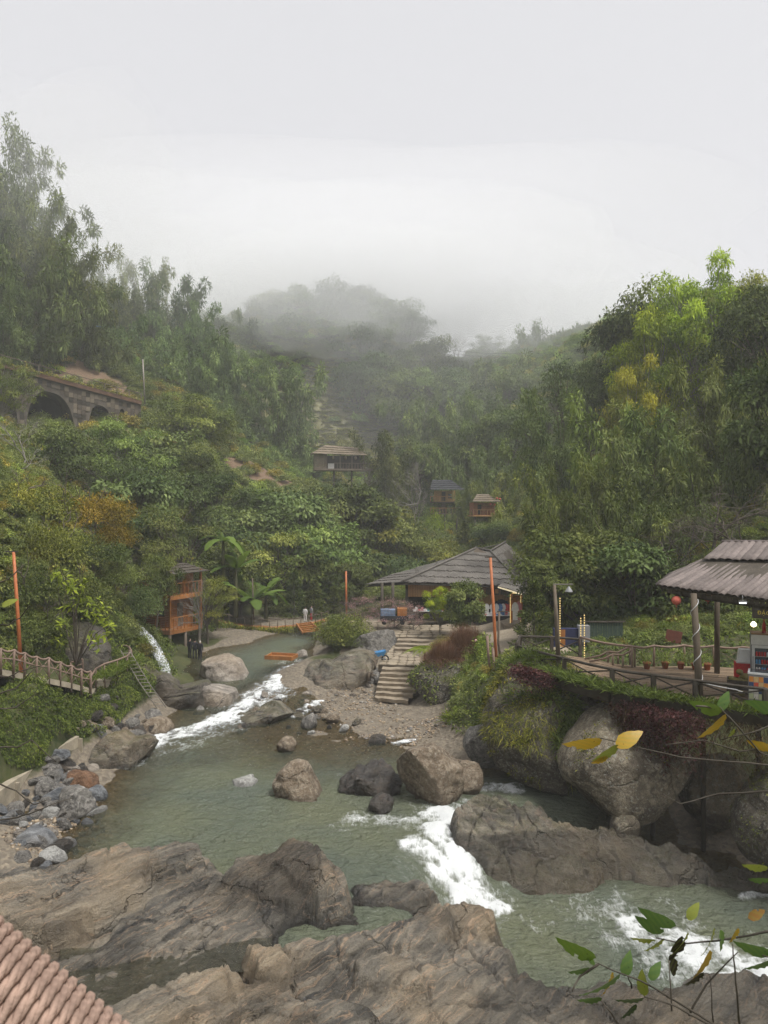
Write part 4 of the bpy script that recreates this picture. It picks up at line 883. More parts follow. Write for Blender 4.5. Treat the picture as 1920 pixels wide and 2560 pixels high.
T = [  # species, u, top, distance, width, tint, label, group
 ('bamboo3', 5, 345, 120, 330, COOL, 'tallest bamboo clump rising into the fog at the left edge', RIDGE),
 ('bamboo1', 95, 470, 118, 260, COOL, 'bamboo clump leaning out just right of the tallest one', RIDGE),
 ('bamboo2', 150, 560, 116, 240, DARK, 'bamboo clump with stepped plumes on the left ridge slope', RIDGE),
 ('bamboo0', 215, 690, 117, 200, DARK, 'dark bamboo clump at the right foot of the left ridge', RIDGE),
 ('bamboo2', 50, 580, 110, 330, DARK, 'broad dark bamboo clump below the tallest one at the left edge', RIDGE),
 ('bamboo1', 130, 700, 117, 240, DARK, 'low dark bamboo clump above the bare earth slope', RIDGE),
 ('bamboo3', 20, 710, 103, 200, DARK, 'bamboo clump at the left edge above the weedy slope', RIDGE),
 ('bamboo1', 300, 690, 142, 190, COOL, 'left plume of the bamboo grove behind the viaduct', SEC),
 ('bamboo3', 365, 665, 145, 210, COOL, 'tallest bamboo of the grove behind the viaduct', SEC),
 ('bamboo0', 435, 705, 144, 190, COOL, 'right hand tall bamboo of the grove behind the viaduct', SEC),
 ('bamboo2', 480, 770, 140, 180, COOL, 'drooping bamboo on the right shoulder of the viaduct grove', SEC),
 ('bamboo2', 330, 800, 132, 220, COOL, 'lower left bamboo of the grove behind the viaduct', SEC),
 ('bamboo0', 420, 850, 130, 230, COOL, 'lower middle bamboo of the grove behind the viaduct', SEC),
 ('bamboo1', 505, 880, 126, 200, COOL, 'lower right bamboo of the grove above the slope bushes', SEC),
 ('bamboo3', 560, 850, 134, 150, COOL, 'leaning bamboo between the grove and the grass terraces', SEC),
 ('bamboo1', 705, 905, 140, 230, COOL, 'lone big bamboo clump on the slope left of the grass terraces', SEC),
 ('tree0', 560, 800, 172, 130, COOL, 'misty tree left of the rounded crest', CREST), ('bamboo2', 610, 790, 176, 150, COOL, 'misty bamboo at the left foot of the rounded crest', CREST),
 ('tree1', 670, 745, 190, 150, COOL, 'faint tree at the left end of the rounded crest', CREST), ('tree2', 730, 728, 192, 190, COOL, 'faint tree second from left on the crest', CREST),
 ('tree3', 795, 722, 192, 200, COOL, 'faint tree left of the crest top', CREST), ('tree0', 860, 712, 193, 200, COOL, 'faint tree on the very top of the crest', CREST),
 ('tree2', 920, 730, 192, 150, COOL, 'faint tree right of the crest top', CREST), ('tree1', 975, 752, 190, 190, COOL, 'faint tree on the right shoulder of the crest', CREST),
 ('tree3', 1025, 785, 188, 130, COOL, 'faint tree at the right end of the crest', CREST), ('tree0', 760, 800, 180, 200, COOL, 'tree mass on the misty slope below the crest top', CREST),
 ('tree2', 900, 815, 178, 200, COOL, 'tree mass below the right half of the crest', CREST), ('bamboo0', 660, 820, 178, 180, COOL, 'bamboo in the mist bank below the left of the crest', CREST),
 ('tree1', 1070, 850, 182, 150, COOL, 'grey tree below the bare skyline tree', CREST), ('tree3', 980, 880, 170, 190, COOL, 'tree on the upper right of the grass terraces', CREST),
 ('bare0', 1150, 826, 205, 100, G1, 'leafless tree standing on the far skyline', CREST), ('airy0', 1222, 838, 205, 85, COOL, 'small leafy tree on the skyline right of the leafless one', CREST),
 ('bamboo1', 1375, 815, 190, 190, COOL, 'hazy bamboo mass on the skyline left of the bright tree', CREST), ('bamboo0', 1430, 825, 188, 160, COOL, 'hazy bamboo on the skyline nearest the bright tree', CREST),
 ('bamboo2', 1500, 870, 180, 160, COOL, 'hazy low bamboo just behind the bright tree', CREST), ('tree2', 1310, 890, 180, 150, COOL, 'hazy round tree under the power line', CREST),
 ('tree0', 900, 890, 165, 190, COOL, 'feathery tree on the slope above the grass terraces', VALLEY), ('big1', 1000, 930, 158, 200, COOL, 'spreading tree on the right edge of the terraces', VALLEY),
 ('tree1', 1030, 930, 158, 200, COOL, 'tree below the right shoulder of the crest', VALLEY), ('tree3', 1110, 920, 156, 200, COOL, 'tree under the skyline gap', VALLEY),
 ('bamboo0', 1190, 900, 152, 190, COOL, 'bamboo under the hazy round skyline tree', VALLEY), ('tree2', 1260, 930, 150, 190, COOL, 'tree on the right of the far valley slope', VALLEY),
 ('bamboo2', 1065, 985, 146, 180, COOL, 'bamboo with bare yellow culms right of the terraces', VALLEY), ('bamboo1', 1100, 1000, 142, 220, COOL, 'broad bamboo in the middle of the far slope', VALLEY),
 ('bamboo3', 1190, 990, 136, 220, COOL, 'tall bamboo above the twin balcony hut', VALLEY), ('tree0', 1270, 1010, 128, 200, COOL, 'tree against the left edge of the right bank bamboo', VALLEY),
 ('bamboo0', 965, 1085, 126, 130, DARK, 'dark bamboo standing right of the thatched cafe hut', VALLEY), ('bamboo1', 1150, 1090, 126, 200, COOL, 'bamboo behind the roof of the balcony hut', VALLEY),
 ('bamboo2', 1230, 1100, 118, 200, COOL, 'bamboo above the red lantern hut', VALLEY), ('tree3', 1050, 1090, 134, 160, G1, 'rounded tree behind the bare grey tree', VALLEY),
 ('bare1', 1035, 1145, 118, 130, G1, 'bare grey tree left of the balcony hut', VALLEY), ('bare2', 905, 1150, 121, 110, G1, 'bare tree in front of the thatched cafe hut terrace', VALLEY),
 ('bush0', 1085, 1238, 112, 60, YEL, 'small yellow tree at the corner of the balcony hut', VALLEY), ('bamboo3', 1190, 1200, 106, 130, DARK, 'dark bamboo between the balcony hut and red lantern hut', VALLEY),
 ('bamboo0', 1245, 1180, 100, 130, G1, 'bamboo right of the red lantern hut', VALLEY), ('conifer0', 1165, 1300, 98, 110, G1, 'pointed tree below the balcony hut', VALLEY),
 ('tree1', 1230, 1300, 94, 130, DARK, 'dark tree below the red lantern hut', VALLEY),
 ('layer0', 5, 890, 82, 150, G2, 'light green tree hiding the left end of the viaduct', VALLEY), ('tree2', 110, 1065, 70, 260, DARK, 'dark tree below the big viaduct arch', VALLEY),
 ('layer1', 275, 1045, 74, 300, G2, 'light green feathery tree below the viaduct pier', VALLEY), ('big0', 390, 1070, 80, 240, G1, 'round tree below the small viaduct arch', VALLEY),
 ('tree3', 480, 990, 98, 220, OLIVE, 'olive tree on the slope right of the viaduct end', VALLEY), ('tree0', 525, 1045, 108, 150, OLIVE, 'olive tree on the shoulder of the spur', VALLEY),
 ('bare2', 45, 1025, 62, 150, G1, 'white leafless tree at the left edge below the viaduct', VALLEY), ('airy1', 400, 1150, 70, 260, G1, 'loose green tree above the timber hut slope', VALLEY),
 ('tree1', 480, 1110, 80, 180, G1, 'tall green tree left of the bare earth patch', VALLEY), ('big2', 345, 1180, 64, 260, G1, 'broad green tree behind the yellowing bush mound', VALLEY),
 ('airy0', 445, 1260, 60, 230, G1, 'drooping tree over the timber hut roof', VALLEY), ('airy1', 305, 1400, 50.5, 130, G1, 'light green tree hiding the left side of the timber hut', VALLEY), ('tree2', 388, 1380, 51.0, 120, DARK, 'dark tree hiding the upper storey of the timber hut', VALLEY), ('bare1', 500, 1430, 51.8, 120, G1, 'bare branching tree in front of the timber hut', VALLEY), ('airy0', 520, 1440, 56, 130, OLIVE, 'thin grey green tree right of the timber hut', VALLEY), ('tree0', 535, 1180, 76, 180, DARK, 'dark tree behind the upper banana plant', VALLEY),
 ('big1', 650, 1225, 82, 200, G2, 'pale green tree below the earth patch', VALLEY), ('big0', 620, 1270, 74, 240, G1, 'large leaved tree right of the banana plants', VALLEY),
 ('big2', 740, 1230, 82, 260, G1, 'large leaved tree in the middle of the near slope', VALLEY), ('big1', 860, 1210, 90, 250, G1, 'large leaved tree below the thatched cafe hut', VALLEY),
 ('tree2', 700, 1330, 72, 240, G2, 'bright dense tree above the garland bridge', VALLEY), ('big0', 800, 1310, 77, 260, G2, 'bright dense tree above the tall orange lamp pole', VALLEY),
 ('tree1', 930, 1260, 92, 240, OLIVE, 'olive tree halfway down the near spur', VALLEY), ('tree3', 1010, 1300, 92, 220, G1, 'tree on the lower end of the near spur', VALLEY),
 ('big2', 900, 1370, 80, 220, DARK, 'shaded tree behind the long hall roof', VALLEY), ('tree0', 1090, 1350, 88, 200, OLIVE, 'pale tree behind the hall ridge', VALLEY),
 ('big1', 1010, 1390, 82, 200, G1, 'tree behind the left slope of the hall roof', VALLEY), ('big0', 560, 1350, 66, 200, DARK, 'shaded tree behind the banana plants', VALLEY),
 ('tree2', 860, 1400, 74, 170, DARK, 'shaded tree behind the open shelter', VALLEY), ('tree3', 600, 1420, 66, 160, DARK, 'dark low tree behind the garland bridge', VALLEY),
 ('conifer0', 690, 1440, 68, 80, DARK, 'leftmost small conifer behind the garland bridge', VALLEY), ('conifer1', 735, 1425, 69, 90, DARK, 'middle small conifer behind the garland bridge', VALLEY),
 ('conifer0', 785, 1448, 69, 90, DARK, 'right small conifer near the orange lamp pole', VALLEY), ('conifer1', 835, 1465, 70, 80, DARK, 'small conifer behind the river bush', VALLEY),
 ('airy1', 1415, 885, 84, 240, G1, 'tall slender feathery tree left of the bright tree', RIGHT), ('bamboo2', 1390, 980, 76, 240, G1, 'grey green bamboo below the slender feathery tree', RIGHT),
 ('tree0', 1530, 930, 88, 160, DARK, 'dark tree in the gap left of the bright tree', RIGHT), ('tree1', 1640, 735, 82, 300, DARK, 'dark glossy tree behind the bright yellow green tree', RIGHT),
 ('layer0', 1760, 668, 74, 330, YEL, 'tall bright yellow green tree at the upper right', RIGHT), ('layer1', 1650, 770, 72, 280, YEL, 'left limb of bright yellow green foliage over the dark tree', RIGHT),
 ('layer0', 1575, 900, 70, 200, (2.2, 1.8, .55), 'golden yellow low bough beside the hidden roof', RIGHT), ('layer1', 1860, 690, 70, 260, (1.5, 1.5, .8), 'green tree right of the tall bright one', RIGHT),
 ('tree2', 1930, 720, 62, 300, DARK, 'dark leafy tree cut by the right edge', RIGHT), ('big1', 1930, 900, 48, 260, DARK, 'big leaved dark tree at the right edge', RIGHT),
 ('bamboo1', 1720, 935, 62, 320, G2, 'tall bamboo in the middle of the right bank', RIGHT), ('bamboo3', 1850, 950, 60, 320, G1, 'bamboo clump right of the tall middle one', RIGHT),
 ('bamboo0', 1520, 1030, 60, 300, G2, 'bamboo clump with a pale arching left plume', RIGHT), ('bamboo2', 1620, 1080, 56, 340, G1, 'broad bamboo clump in the right bank grove', RIGHT),
 ('bamboo1', 1780, 1090, 54, 320, G1, 'bamboo clump above the dry branches', RIGHT), ('bamboo0', 1900, 1100, 50, 280, G1, 'bamboo clump above the pavilion ridge', RIGHT),
 ('bamboo3', 1425, 1160, 57, 280, G2, 'bamboo clump spilling left toward the hall roof', RIGHT), ('bamboo2', 1365, 1290, 52, 150, G2, 'low yellowish bamboo over the right end of the hall', RIGHT),
 ('bamboo0', 1480, 1200, 52, 320, DARK, 'dark bamboo in the heart of the right bank grove', RIGHT), ('bamboo1', 1600, 1230, 49, 320, DARK, 'dark bamboo right of the grove heart', RIGHT),
 ('bamboo3', 1700, 1260, 47, 280, DARK, 'dark bamboo behind the dry branches', RIGHT),
 ('big0', 1460, 1325, 44, 300, DARK, 'large leaved tree behind the deck railing', RIGHT), ('big2', 1580, 1350, 42.5, 290, DARK, 'large leaved tree hanging over the small dark roof', RIGHT),
 ('tree3', 1390, 1390, 43, 220, DARK, 'dense tree behind the leaning lamp post', RIGHT), ('big1', 1690, 1400, 42, 260, DARK, 'dark tree behind the lantern pavilion post', RIGHT),
 ('conifer1', 1335, 1450, 40.5, 130, DARK, 'dark pointed shrub beside the lit stall', RIGHT), ('big0', 1820, 1430, 41, 260, DARK, 'dark tree behind the drink fridge', RIGHT),
 ('twiggy0', 1780, 1190, 45, 330, G1, 'tangle of bare dry branches above the pavilion roof', RIGHT), ('twiggy1', 1690, 1270, 43.5, 300, G1, 'bare dry branches left of the pavilion roof', RIGHT),
 ('twiggy0', 1870, 1230, 42, 300, G1, 'bare dry branches behind the pavilion ridge', RIGHT),
 ('bush1', 860, 1500, 51.0, 190, OLIVE, 'olive bush on the river point below the orange lamp pole', 'shrubs round the plaza'), ('bush0', 905, 1560, 50.6, 190, DARK, 'dark green bush at the foot of the olive bush', 'shrubs round the plaza'),
 ('bush2', 835, 1590, 50.6, 110, G1, 'green bush hanging over the water at the river point', 'shrubs round the plaza'),
 ('layer0', 1100, 1462, 51, 100, YEL, 'young yellow green tree in front of the hall', 'shrubs round the plaza'), ('big2', 1160, 1450, 50, 120, G1, 'dark leaved young tree in front of the hall', 'shrubs round the plaza'),
]
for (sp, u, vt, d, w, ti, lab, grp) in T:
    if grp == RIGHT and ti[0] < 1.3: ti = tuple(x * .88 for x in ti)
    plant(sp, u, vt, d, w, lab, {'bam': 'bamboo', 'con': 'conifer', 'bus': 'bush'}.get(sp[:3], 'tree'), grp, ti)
PLUM = crown_tree(777, 2600, 40, .25, .46, .022, .6, airy=1.0, cl=.13)[1]
for (u, vt, d, w, lab) in ((985, 1490, 54, 170, 'pink flowering plum tree left of the hall stalls'), (905, 1485, 55, 150, 'greyish plum tree with few blossoms by the open shelter'), (1035, 1505, 53, 110, 'small pink plum tree beside the stalls')):
    plant('twiggy0', u, vt, d, w, lab, 'tree', 'plum trees in blossom', name='plum_tree')
    plum = COL.objects[-1] if False else None
    o = [x for x in bpy.data.objects if x.get('label') == lab][0]
    c = link('blossom', PLUM, M_BLOSSOM, o); c.color = (1, 1, 1, 1); c.scale = (1.05, 1.05, 1.0)
MOUND = 'bushes on the left mound'
for i, (u, vt, d, w, ti, lab) in enumerate([
 (40, 1165, 44, 240, OLIVE, 'yellow green bush crowning the left mound at the edge'), (150, 1160, 45, 260, OLIVE, 'yellow green bush on top of the left mound'),
 (240, 1190, 46, 220, (1.8, 1.2, .65), 'tawny bush on the right shoulder of the mound'), (300, 1270, 46, 170, BRN, 'brown dry bush down the right side of the mound'),
 (40, 1270, 40, 240, OLIVE, 'shaded bush at the left edge under the mound top'), (140, 1260, 42, 260, OLIVE, 'bush in the middle of the left mound'), (235, 1300, 44, 200, G1, 'green bush in the middle right of the mound'),
 (60, 1370, 37, 240, DARK, 'dark bush hanging on the cliff behind the left pole'), (190, 1390, 40, 230, DARK, 'dark bush hanging on the cliff behind the yellow leaves'),
 (290, 1370, 45, 160, G1, 'green bush above the waterfall'), (335, 1430, 48, 180, G1, 'green bush overhanging the timber hut'), (110, 1480, 37, 200, DARK, 'dark bush low on the cliff behind the walkway')]):
    plant('bush%d' % (i % 3), u, vt, d, w, lab, 'bush', MOUND, tuple(x * 1.12 for x in ti), base=P(u, vt, d)[2] - .62 * w / FOC * d, maxk=1.0)

# ------------------------------------------------------------------ undergrowth: instances on points (nobody could count it)
UC = bpy.data.collections.new('undergrowth_models')
for k in range(5):
    me = crown_shrub(300 + k, 1500, .15, .42 if k < 4 else .16, 8, .8 if k < 4 else 1.1); me.materials.append(M_LEAFI)
    UC.objects.link(bpy.data.objects.new('undergrowth_model', me))
def gn_scatter(name, pts, scale, hue, label, coll, seed=0, kind='stuff'):
    rs = np.random.default_rng(seed); n = len(pts); me = bpy.data.meshes.new(name); me.vertices.add(n); me.vertices.foreach_set('co', np.asarray(pts, np.float32).ravel())
    for nm, typ, a, f in (('sc', 'FLOAT_VECTOR', scale, 'vector'), ('rot', 'FLOAT_VECTOR', np.stack([rs.normal(size=n) * .12, rs.normal(size=n) * .12, rs.random(n) * 6.28], 1), 'vector'), ('hue', 'FLOAT_VECTOR', hue, 'vector')):
        at = me.attributes.new(nm, typ, 'POINT'); at.data.foreach_set(f, np.asarray(a, np.float32).ravel())
    o = link(name, me); tag(o, label, None, None, kind)
    g = bpy.data.node_groups.new(name, 'GeometryNodeTree')
    g.interface.new_socket('Geometry', in_out='INPUT', socket_type='NodeSocketGeometry'); g.interface.new_socket('Geometry', in_out='OUTPUT', socket_type='NodeSocketGeometry')
    gi, go = g.nodes.new('NodeGroupInput'), g.nodes.new('NodeGroupOutput'); ip = g.nodes.new('GeometryNodeInstanceOnPoints'); ci = g.nodes.new('GeometryNodeCollectionInfo')
    ci.inputs['Collection'].default_value = coll; ci.inputs['Separate Children'].default_value = True; ci.inputs['Reset Children'].default_value = True
    def na(nm):
        q = g.nodes.new('GeometryNodeInputNamedAttribute'); q.data_type = 'FLOAT_VECTOR'; q.inputs['Name'].default_value = nm; return q.outputs[0]
    g.links.new(gi.outputs[0], ip.inputs['Points']); g.links.new(ci.outputs[0], ip.inputs['Instance']); ip.inputs['Pick Instance'].default_value = True
    e2r = g.nodes.new('FunctionNodeEulerToRotation'); g.links.new(na('rot'), e2r.inputs[0]); g.links.new(e2r.outputs[0], ip.inputs['Rotation']); g.links.new(na('sc'), ip.inputs['Scale']); g.links.new(ip.outputs[0], go.inputs[0])
    m = o.modifiers.new('scatter', 'NODES'); m.node_group = g
    return o
rs = np.random.default_rng(77)
N = 26000
d_ = 24 * (230 / 24) ** rs.random(N); u_ = rs.uniform(-150, 2070, N); x_ = (u_ - CX) / FOC * d_; y_ = d_; z_ = ground_z(x_, y_)
v_ = CY - (z_ - CAMH) / d_ * FOC
ok = (z_ - water_z(x_, y_) > 1.15)
ok &= ~((np.abs(x_ - 3.2) < 6.4) & (np.abs(y_ - 54.5) < 6.5))                      # plaza and hall
ok &= ~((x_ > 1) & (x_ < 13) & (y_ > 54) & (y_ < 70))
ok &= polyline_dist(x_, y_, pl) > 2.0
ok &= ~((x_ > 4) & (x_ < 24) & (y_ < 37))                                          # deck
ok &= ~((x_ < -12) & (x_ > -17.5) & (y_ < 42))                                     # walkway
ok &= ~((x_ > -19) & (x_ < -12) & (y_ > 49) & (y_ < 58))                           # timber hut
ok &= ~((x_ > -16) & (x_ < -4) & (y_ > 60) & (y_ < 71))                            # bank path and garland bridge
ok &= ~((x_ > -6) & (x_ < 3) & (y_ < 56))
def near(px, r): return np.hypot(x_ - px[0], y_ - px[1]) < r
bare = near(P(640, 1180, 104), 6.0) | near(P(185, 880, 106), 8.5)
ok &= ~(bare & (rs.random(N) < .78)) & ~((y_ > 85) & (y_ < 98) & (x_ > -52) & (x_ < -30) & (rs.random(N) < .6))
ok &= ~(near(P(870, 1040, 156), 13) & (rs.random(N) < .93))
keepi = np.where(ok)[0]; x_, y_, z_, u_ = x_[keepi], y_[keepi], z_[keepi], u_[keepi]; n = len(keepi)
pt = np.stack([x_, y_, z_ - .1], 1); big = np.clip(y_ / 60, .7, 2.2)
sc = (rs.uniform(.45, 1.25, n) * big)[:, None] * np.stack([np.ones(n), np.ones(n), rs.uniform(.7, 1.25, n)], 1)
nh = fbm(pt * .07, 3, 91); nh2 = rs.random(n)
hue = np.array([1.0, 1.0, 1.0]) * (1.05 + .45 * rs.random((n, 1)) + .35 * nh[:, None])
dryw = (nh2 < .12 + .12 * (nh > .1)); hue[dryw] *= [1.45, 1.05, .75]
lite = (nh2 > .86); hue[lite] *= [1.3, 1.4, .9]
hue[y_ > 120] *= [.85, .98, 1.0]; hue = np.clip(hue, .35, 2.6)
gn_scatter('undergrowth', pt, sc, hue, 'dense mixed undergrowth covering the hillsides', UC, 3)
n = 3000; a_ = rs.random(n) * 6.28; r_ = 15 * np.sqrt(rs.random(n)); c_ = P(870, 1040, 156); x_ = c_[0] + r_ * np.cos(a_); y_ = c_[1] + r_ * np.sin(a_); z_ = ground_z(x_, y_); fr = (z_ / 1.4) % 1.0; k_ = (fr < .55) | (rs.random(n) < .25)
x_, y_, z_ = x_[k_], y_[k_], z_[k_]; n = len(x_); s1 = rs.uniform(.35, .8, n)
gn_scatter('terrace_grass', np.stack([x_, y_, z_], 1), np.stack([s1 * 1.3, s1 * 1.3, s1 * .7], 1), np.array([1.35, 1.15, .8]) * (.7 + .7 * rs.random((n, 1))), 'rows of dry grass on the far terraces', UC, 5)
# ------------------------------------------------------------------ timber, metal, cloth materials
M_DECK = mat_wood('deck_board', (.16, .11, .07), (.31, .225, .145), .7)
M_DARKWOOD = mat_wood('dark_timber', (.045, .038, .030), (.105, .088, .068), .9)
M_POST = mat_wood('post_timber', (.095, .075, .055), (.19, .15, .11), .9)
M_PINKRAIL = mat_plain('painted_branch', (.21, .145, .110), .65, .3, .2, 9)
M_ORANGE = mat_wood('varnished_timber', (.27, .105, .030), (.48, .21, .070), .8, .45)
M_HALLWOOD = mat_wood('hall_board', (.33, .18, .075), (.52, .31, .14), .8, .6)
M_SHINGLE = mat_wood('roof_shingle', (.075, .068, .060), (.20, .182, .16), .8)
M_ROOFSTRIP = mat_wood('roof_strip_mat', (.13, .108, .10), (.26, .215, .195), .6)
M_THATCH = mat_wood('thatch', (.12, .095, .065), (.26, .21, .15), .8)
M_TIN = mat_plain('dark_tin', (.045, .047, .052), .8, .15, .3, 3)
M_POLE = mat_plain('orange_paint', (.43, .135, .045), .5, .4, .22, 7)
M_CONC = mat_plain('concrete', (.33, .285, .215), .85, .2, .35, 1.6, .3)
M_STONEB = mat_plain('viaduct_stone', (.10, .085, .068), .85, .2, .4, .8, .3)
M_CLAY = mat_plain('terracotta', (.38, .13, .07), .75, .25, .2, 8)
M_STEEL = mat_plain('grey_steel', (.25, .25, .26), .45, .5, .1, 12, .05)
M_WHITE_P = mat_plain('white_plastic', (.68, .68, .68), .4, .45, .08, 8, .02)
M_RED = mat_plain('red_cloth', (.48, .045, .045), .75, .2, .2, 9)
M_BLUE = mat_plain('blue_paint', (.08, .27, .52), .5, .4, .2, 9)
M_BLACK = mat_plain('black_rubber', (.02, .02, .021), .7, .3, .2, 9)
M_DARKIN = mat_plain('dark_interior', (.022, .019, .017), .9, .1, .3, 3)  # near-black, stands in for the shade inside hall, huts and arches
M_LANT = mat_plain('lantern_silk', (.56, .14, .10), .7, .2, .12, 14)
M_LED = mat_emit('led_glow', (1.0, .72, .28), .4)
M_BULB = mat_emit('bulb_glow', (1.0, .86, .58), 2.0)
M_FLOOD = mat_emit('flood_glow', (.9, .96, 1.0), 1.5)
M_ROPE = mat_plain('rope_fibre', (.34, .235, .185), .85, .15, .35, 45, .5)
M_PAVE = mat_plain('flagstone', (.27, .225, .165), .85, .2, .3, 2.2, .4)
M_STEP = mat_plain('step_stone', (.25, .205, .15), .85, .2, .3, 2.5, .4)
M_GLASS = mat_plain('dark_glass', (.05, .06, .07), .1, .6, .2, 3, .0)
M_YEL = mat_plain('sign_yellow', (.75, .58, .10), .6, .2, .1, 9)
M_SKIN = mat_plain('skin', (.42, .27, .20), .6, .3, .05, 9, 0)
M_NAVY = mat_plain('dark_cloth', (.022, .022, .027), .85, .2, .3, 9)
M_HAIR = mat_plain('hair', (.02, .016, .013), .6, .3, .2, 20)
M_LITE = mat_plain('white_cloth', (.62, .61, .59), .85, .2, .12, 9)

def lerp(a, b, t): return tuple(x + (y - x) * t for x, y in zip(a, b))
def quadp(c, s, t): return Vector(lerp(lerp(c[0], c[1], s), lerp(c[3], c[2], s), t))
def shingles(mb, c, rows, cols, thick=.05, lap=1.12, seed=0, skip=0.0, jit=.02):
    """rows of boards on the quad c = bl, br, tr, tl; each board lies proud over the row below"""
    rs = random.Random(seed); n = (Vector(c[1]) - Vector(c[0])).cross(Vector(c[3]) - Vector(c[0])).normalized()
    if n.z < 0: n = -n
    for r in range(rows):
        for k in range(cols):
            if rs.random() < skip: continue
            s0, s1 = (k + .04) / cols, (k + .96) / cols; t0 = r / rows + rs.uniform(-jit, jit); t1 = min(1.0, (r + lap) / rows)
            l0 = n * (thick * 1.4 + rs.uniform(0, .4) * thick); l1 = n * (thick * .3)
            a, b, d, e = quadp(c, s0, t0) + l0, quadp(c, s1, t0) + l0, quadp(c, s1, t1) + l1, quadp(c, s0, t1) + l1
            low = [p - n * thick for p in (a, b, d, e)]
            mb.add([a, b, d, e] + low, [(0, 1, 2, 3), (7, 6, 5, 4), (0, 4, 5, 1), (1, 5, 6, 2), (2, 6, 7, 3), (3, 7, 4, 0)])
def slab(mb, c, thick):
    n = (Vector(c[1]) - Vector(c[0])).cross(Vector(c[3]) - Vector(c[0])).normalized()
    if n.z < 0: n = -n
    v = [Vector(p) for p in c]; mb.add(v + [p - n * thick for p in v], [(0, 1, 2, 3), (7, 6, 5, 4), (0, 4, 5, 1), (1, 5, 6, 2), (2, 6, 7, 3), (3, 7, 4, 0)])
def wavy(pts, amp, per=4):
    """points through the posts with a sag between each pair"""
    out = []
    for a, b in zip(pts[:-1], pts[1:]):
        for k in range(per):
            t_ = k / per; q = Vector(lerp(a, b, t_)); q.z -= amp * math.sin(math.pi * t_); out.append(q)
    out.append(Vector(pts[-1])); return out
def rail(name, label, base, h, mat, post_r=.045, rail_r=.045, sag=.06, cross=True, cross_r=.008, cat='railing', square=False, low=None, group=None):
    """railing whose posts stand at base points; posts, handrail and braces are parts"""
    o = empty(name, base[0], 0, label, cat, group); o0 = Vector(base[0]); rs = random.Random(len(base))
    tops = []
    for b in base:
        p = Vector(b) - o0; q = p + Vector((rs.uniform(-.03, .03), rs.uniform(-.03, .03), h)); tops.append(q)
        m = MB(); (m.bar(p - Vector((0, 0, .35)), q, post_r * 2) if square else m.tube([p - Vector((0, 0, .35)), (p + q) / 2, q], [post_r, post_r * .95, post_r * .9], 7)); m.build('post', mat, o)
    MB().tube(wavy(tops, sag), rail_r, 6).build('handrail', mat, o)
    for i, (a, b) in enumerate(zip(tops[:-1], tops[1:])):
        if cross:
            A, B_ = a - Vector((0, 0, h * .92)), b - Vector((0, 0, h * .92))
            MB().tube([a - Vector((0, 0, .05)), B_], cross_r, 4).build('brace', mat, o); MB().tube([A, b - Vector((0, 0, .05))], cross_r, 4).build('brace', mat, o)
        if low: MB().tube([a - Vector((0, 0, low)), b - Vector((0, 0, low))], rail_r * .7, 5).build('lower_rail', mat, o)
    return o

# ------------------------------------------------------------------ right deck
DZ = 4.6
nearL = [Pz(u, v, DZ) for u, v in ((1293, 1650), (1345, 1664), (1410, 1684), (1530, 1715), (1635, 1731), (1740, 1746), (1920, 1770))] + [(15.0, 22.6, DZ)]
farL = [Pz(u, v, DZ) for u, v in ((1300, 1632), (1380, 1634), (1450, 1641), (1580, 1668), (1635, 1666), (1712, 1665), (1785, 1667), (1860, 1670))] + [(18.5, 29.2, DZ)]
def along(line, t_):
    ds = [0]; 
    for a, b in zip(line[:-1], line[1:]): ds.append(ds[-1] + (Vector(b) - Vector(a)).length)
    s = t_ * ds[-1]
    for i in range(len(line) - 1):
        if s <= ds[i + 1] + 1e-9: return Vector(lerp(line[i], line[i + 1], (s - ds[i]) / (ds[i + 1] - ds[i])))
    return Vector(line[-1])
deck = empty('timber_deck', (9, 28, DZ), 0, 'broad weathered timber deck over the boulders on the right', 'deck')
rs = random.Random(4); rows = 17; o0 = Vector((9, 28, DZ))
for j in range(rows):
    cuts = [0] + sorted(rs.uniform(.1, .9) for _ in range(3)) + [1]
    for a, b in zip(cuts[:-1], cuts[1:]):
        if b - a < .03: continue
        m = MB(); n_ = max(2, int((b - a) * 10)); top = []; zo = rs.uniform(-.008, .008); e0, e1 = (j + .05) / rows, (j + .95) / rows
        ring = []
        for i in range(n_ + 1):
            t_ = a + (b - a - .002) * i / n_; P0, P1 = along(nearL, t_) - o0, along(farL, t_) - o0
            A, B_ = P0.lerp(P1, e0), P0.lerp(P1, e1); ring.append((A + Vector((0, 0, zo)), B_ + Vector((0, 0, zo)), B_ + Vector((0, 0, zo - .05)), A + Vector((0, 0, zo - .05))))
        vs_ = [p for r in ring for p in r]; fs_ = []
        for i in range(n_):
            q = i * 4; fs_ += [(q, q + 1, q + 5, q + 4), (q + 1, q + 2, q + 6, q + 5), (q + 2, q + 3, q + 7, q + 6), (q + 3, q, q + 4, q + 7)]
        fs_ += [(3, 2, 1, 0), tuple(n_ * 4 + k for k in range(4))]
        m.add(vs_, fs_).build('plank', M_DECK, deck)
for k in range(9):
    P0, P1 = along(nearL, (k + .5) / 9) - o0, along(farL, (k + .5) / 9) - o0
    MB().bar(P0 - Vector((0, 0, .16)), P1 - Vector((0, 0, .16)), .12, .2).build('joist', M_DARKWOOD, deck)
for k in range(7):
    p = along(nearL, (k + .8) / 7.6).lerp(along(farL, (k + .8) / 7.6), .25); g = gz(p.x, p.y); p = p - o0
    if 0 < k: MB().tube([(p.x, p.y, -.2), (p.x, p.y, min(-.5, g - DZ - .3))], .09, 7).build('stilt', M_DARKWOOD, deck)
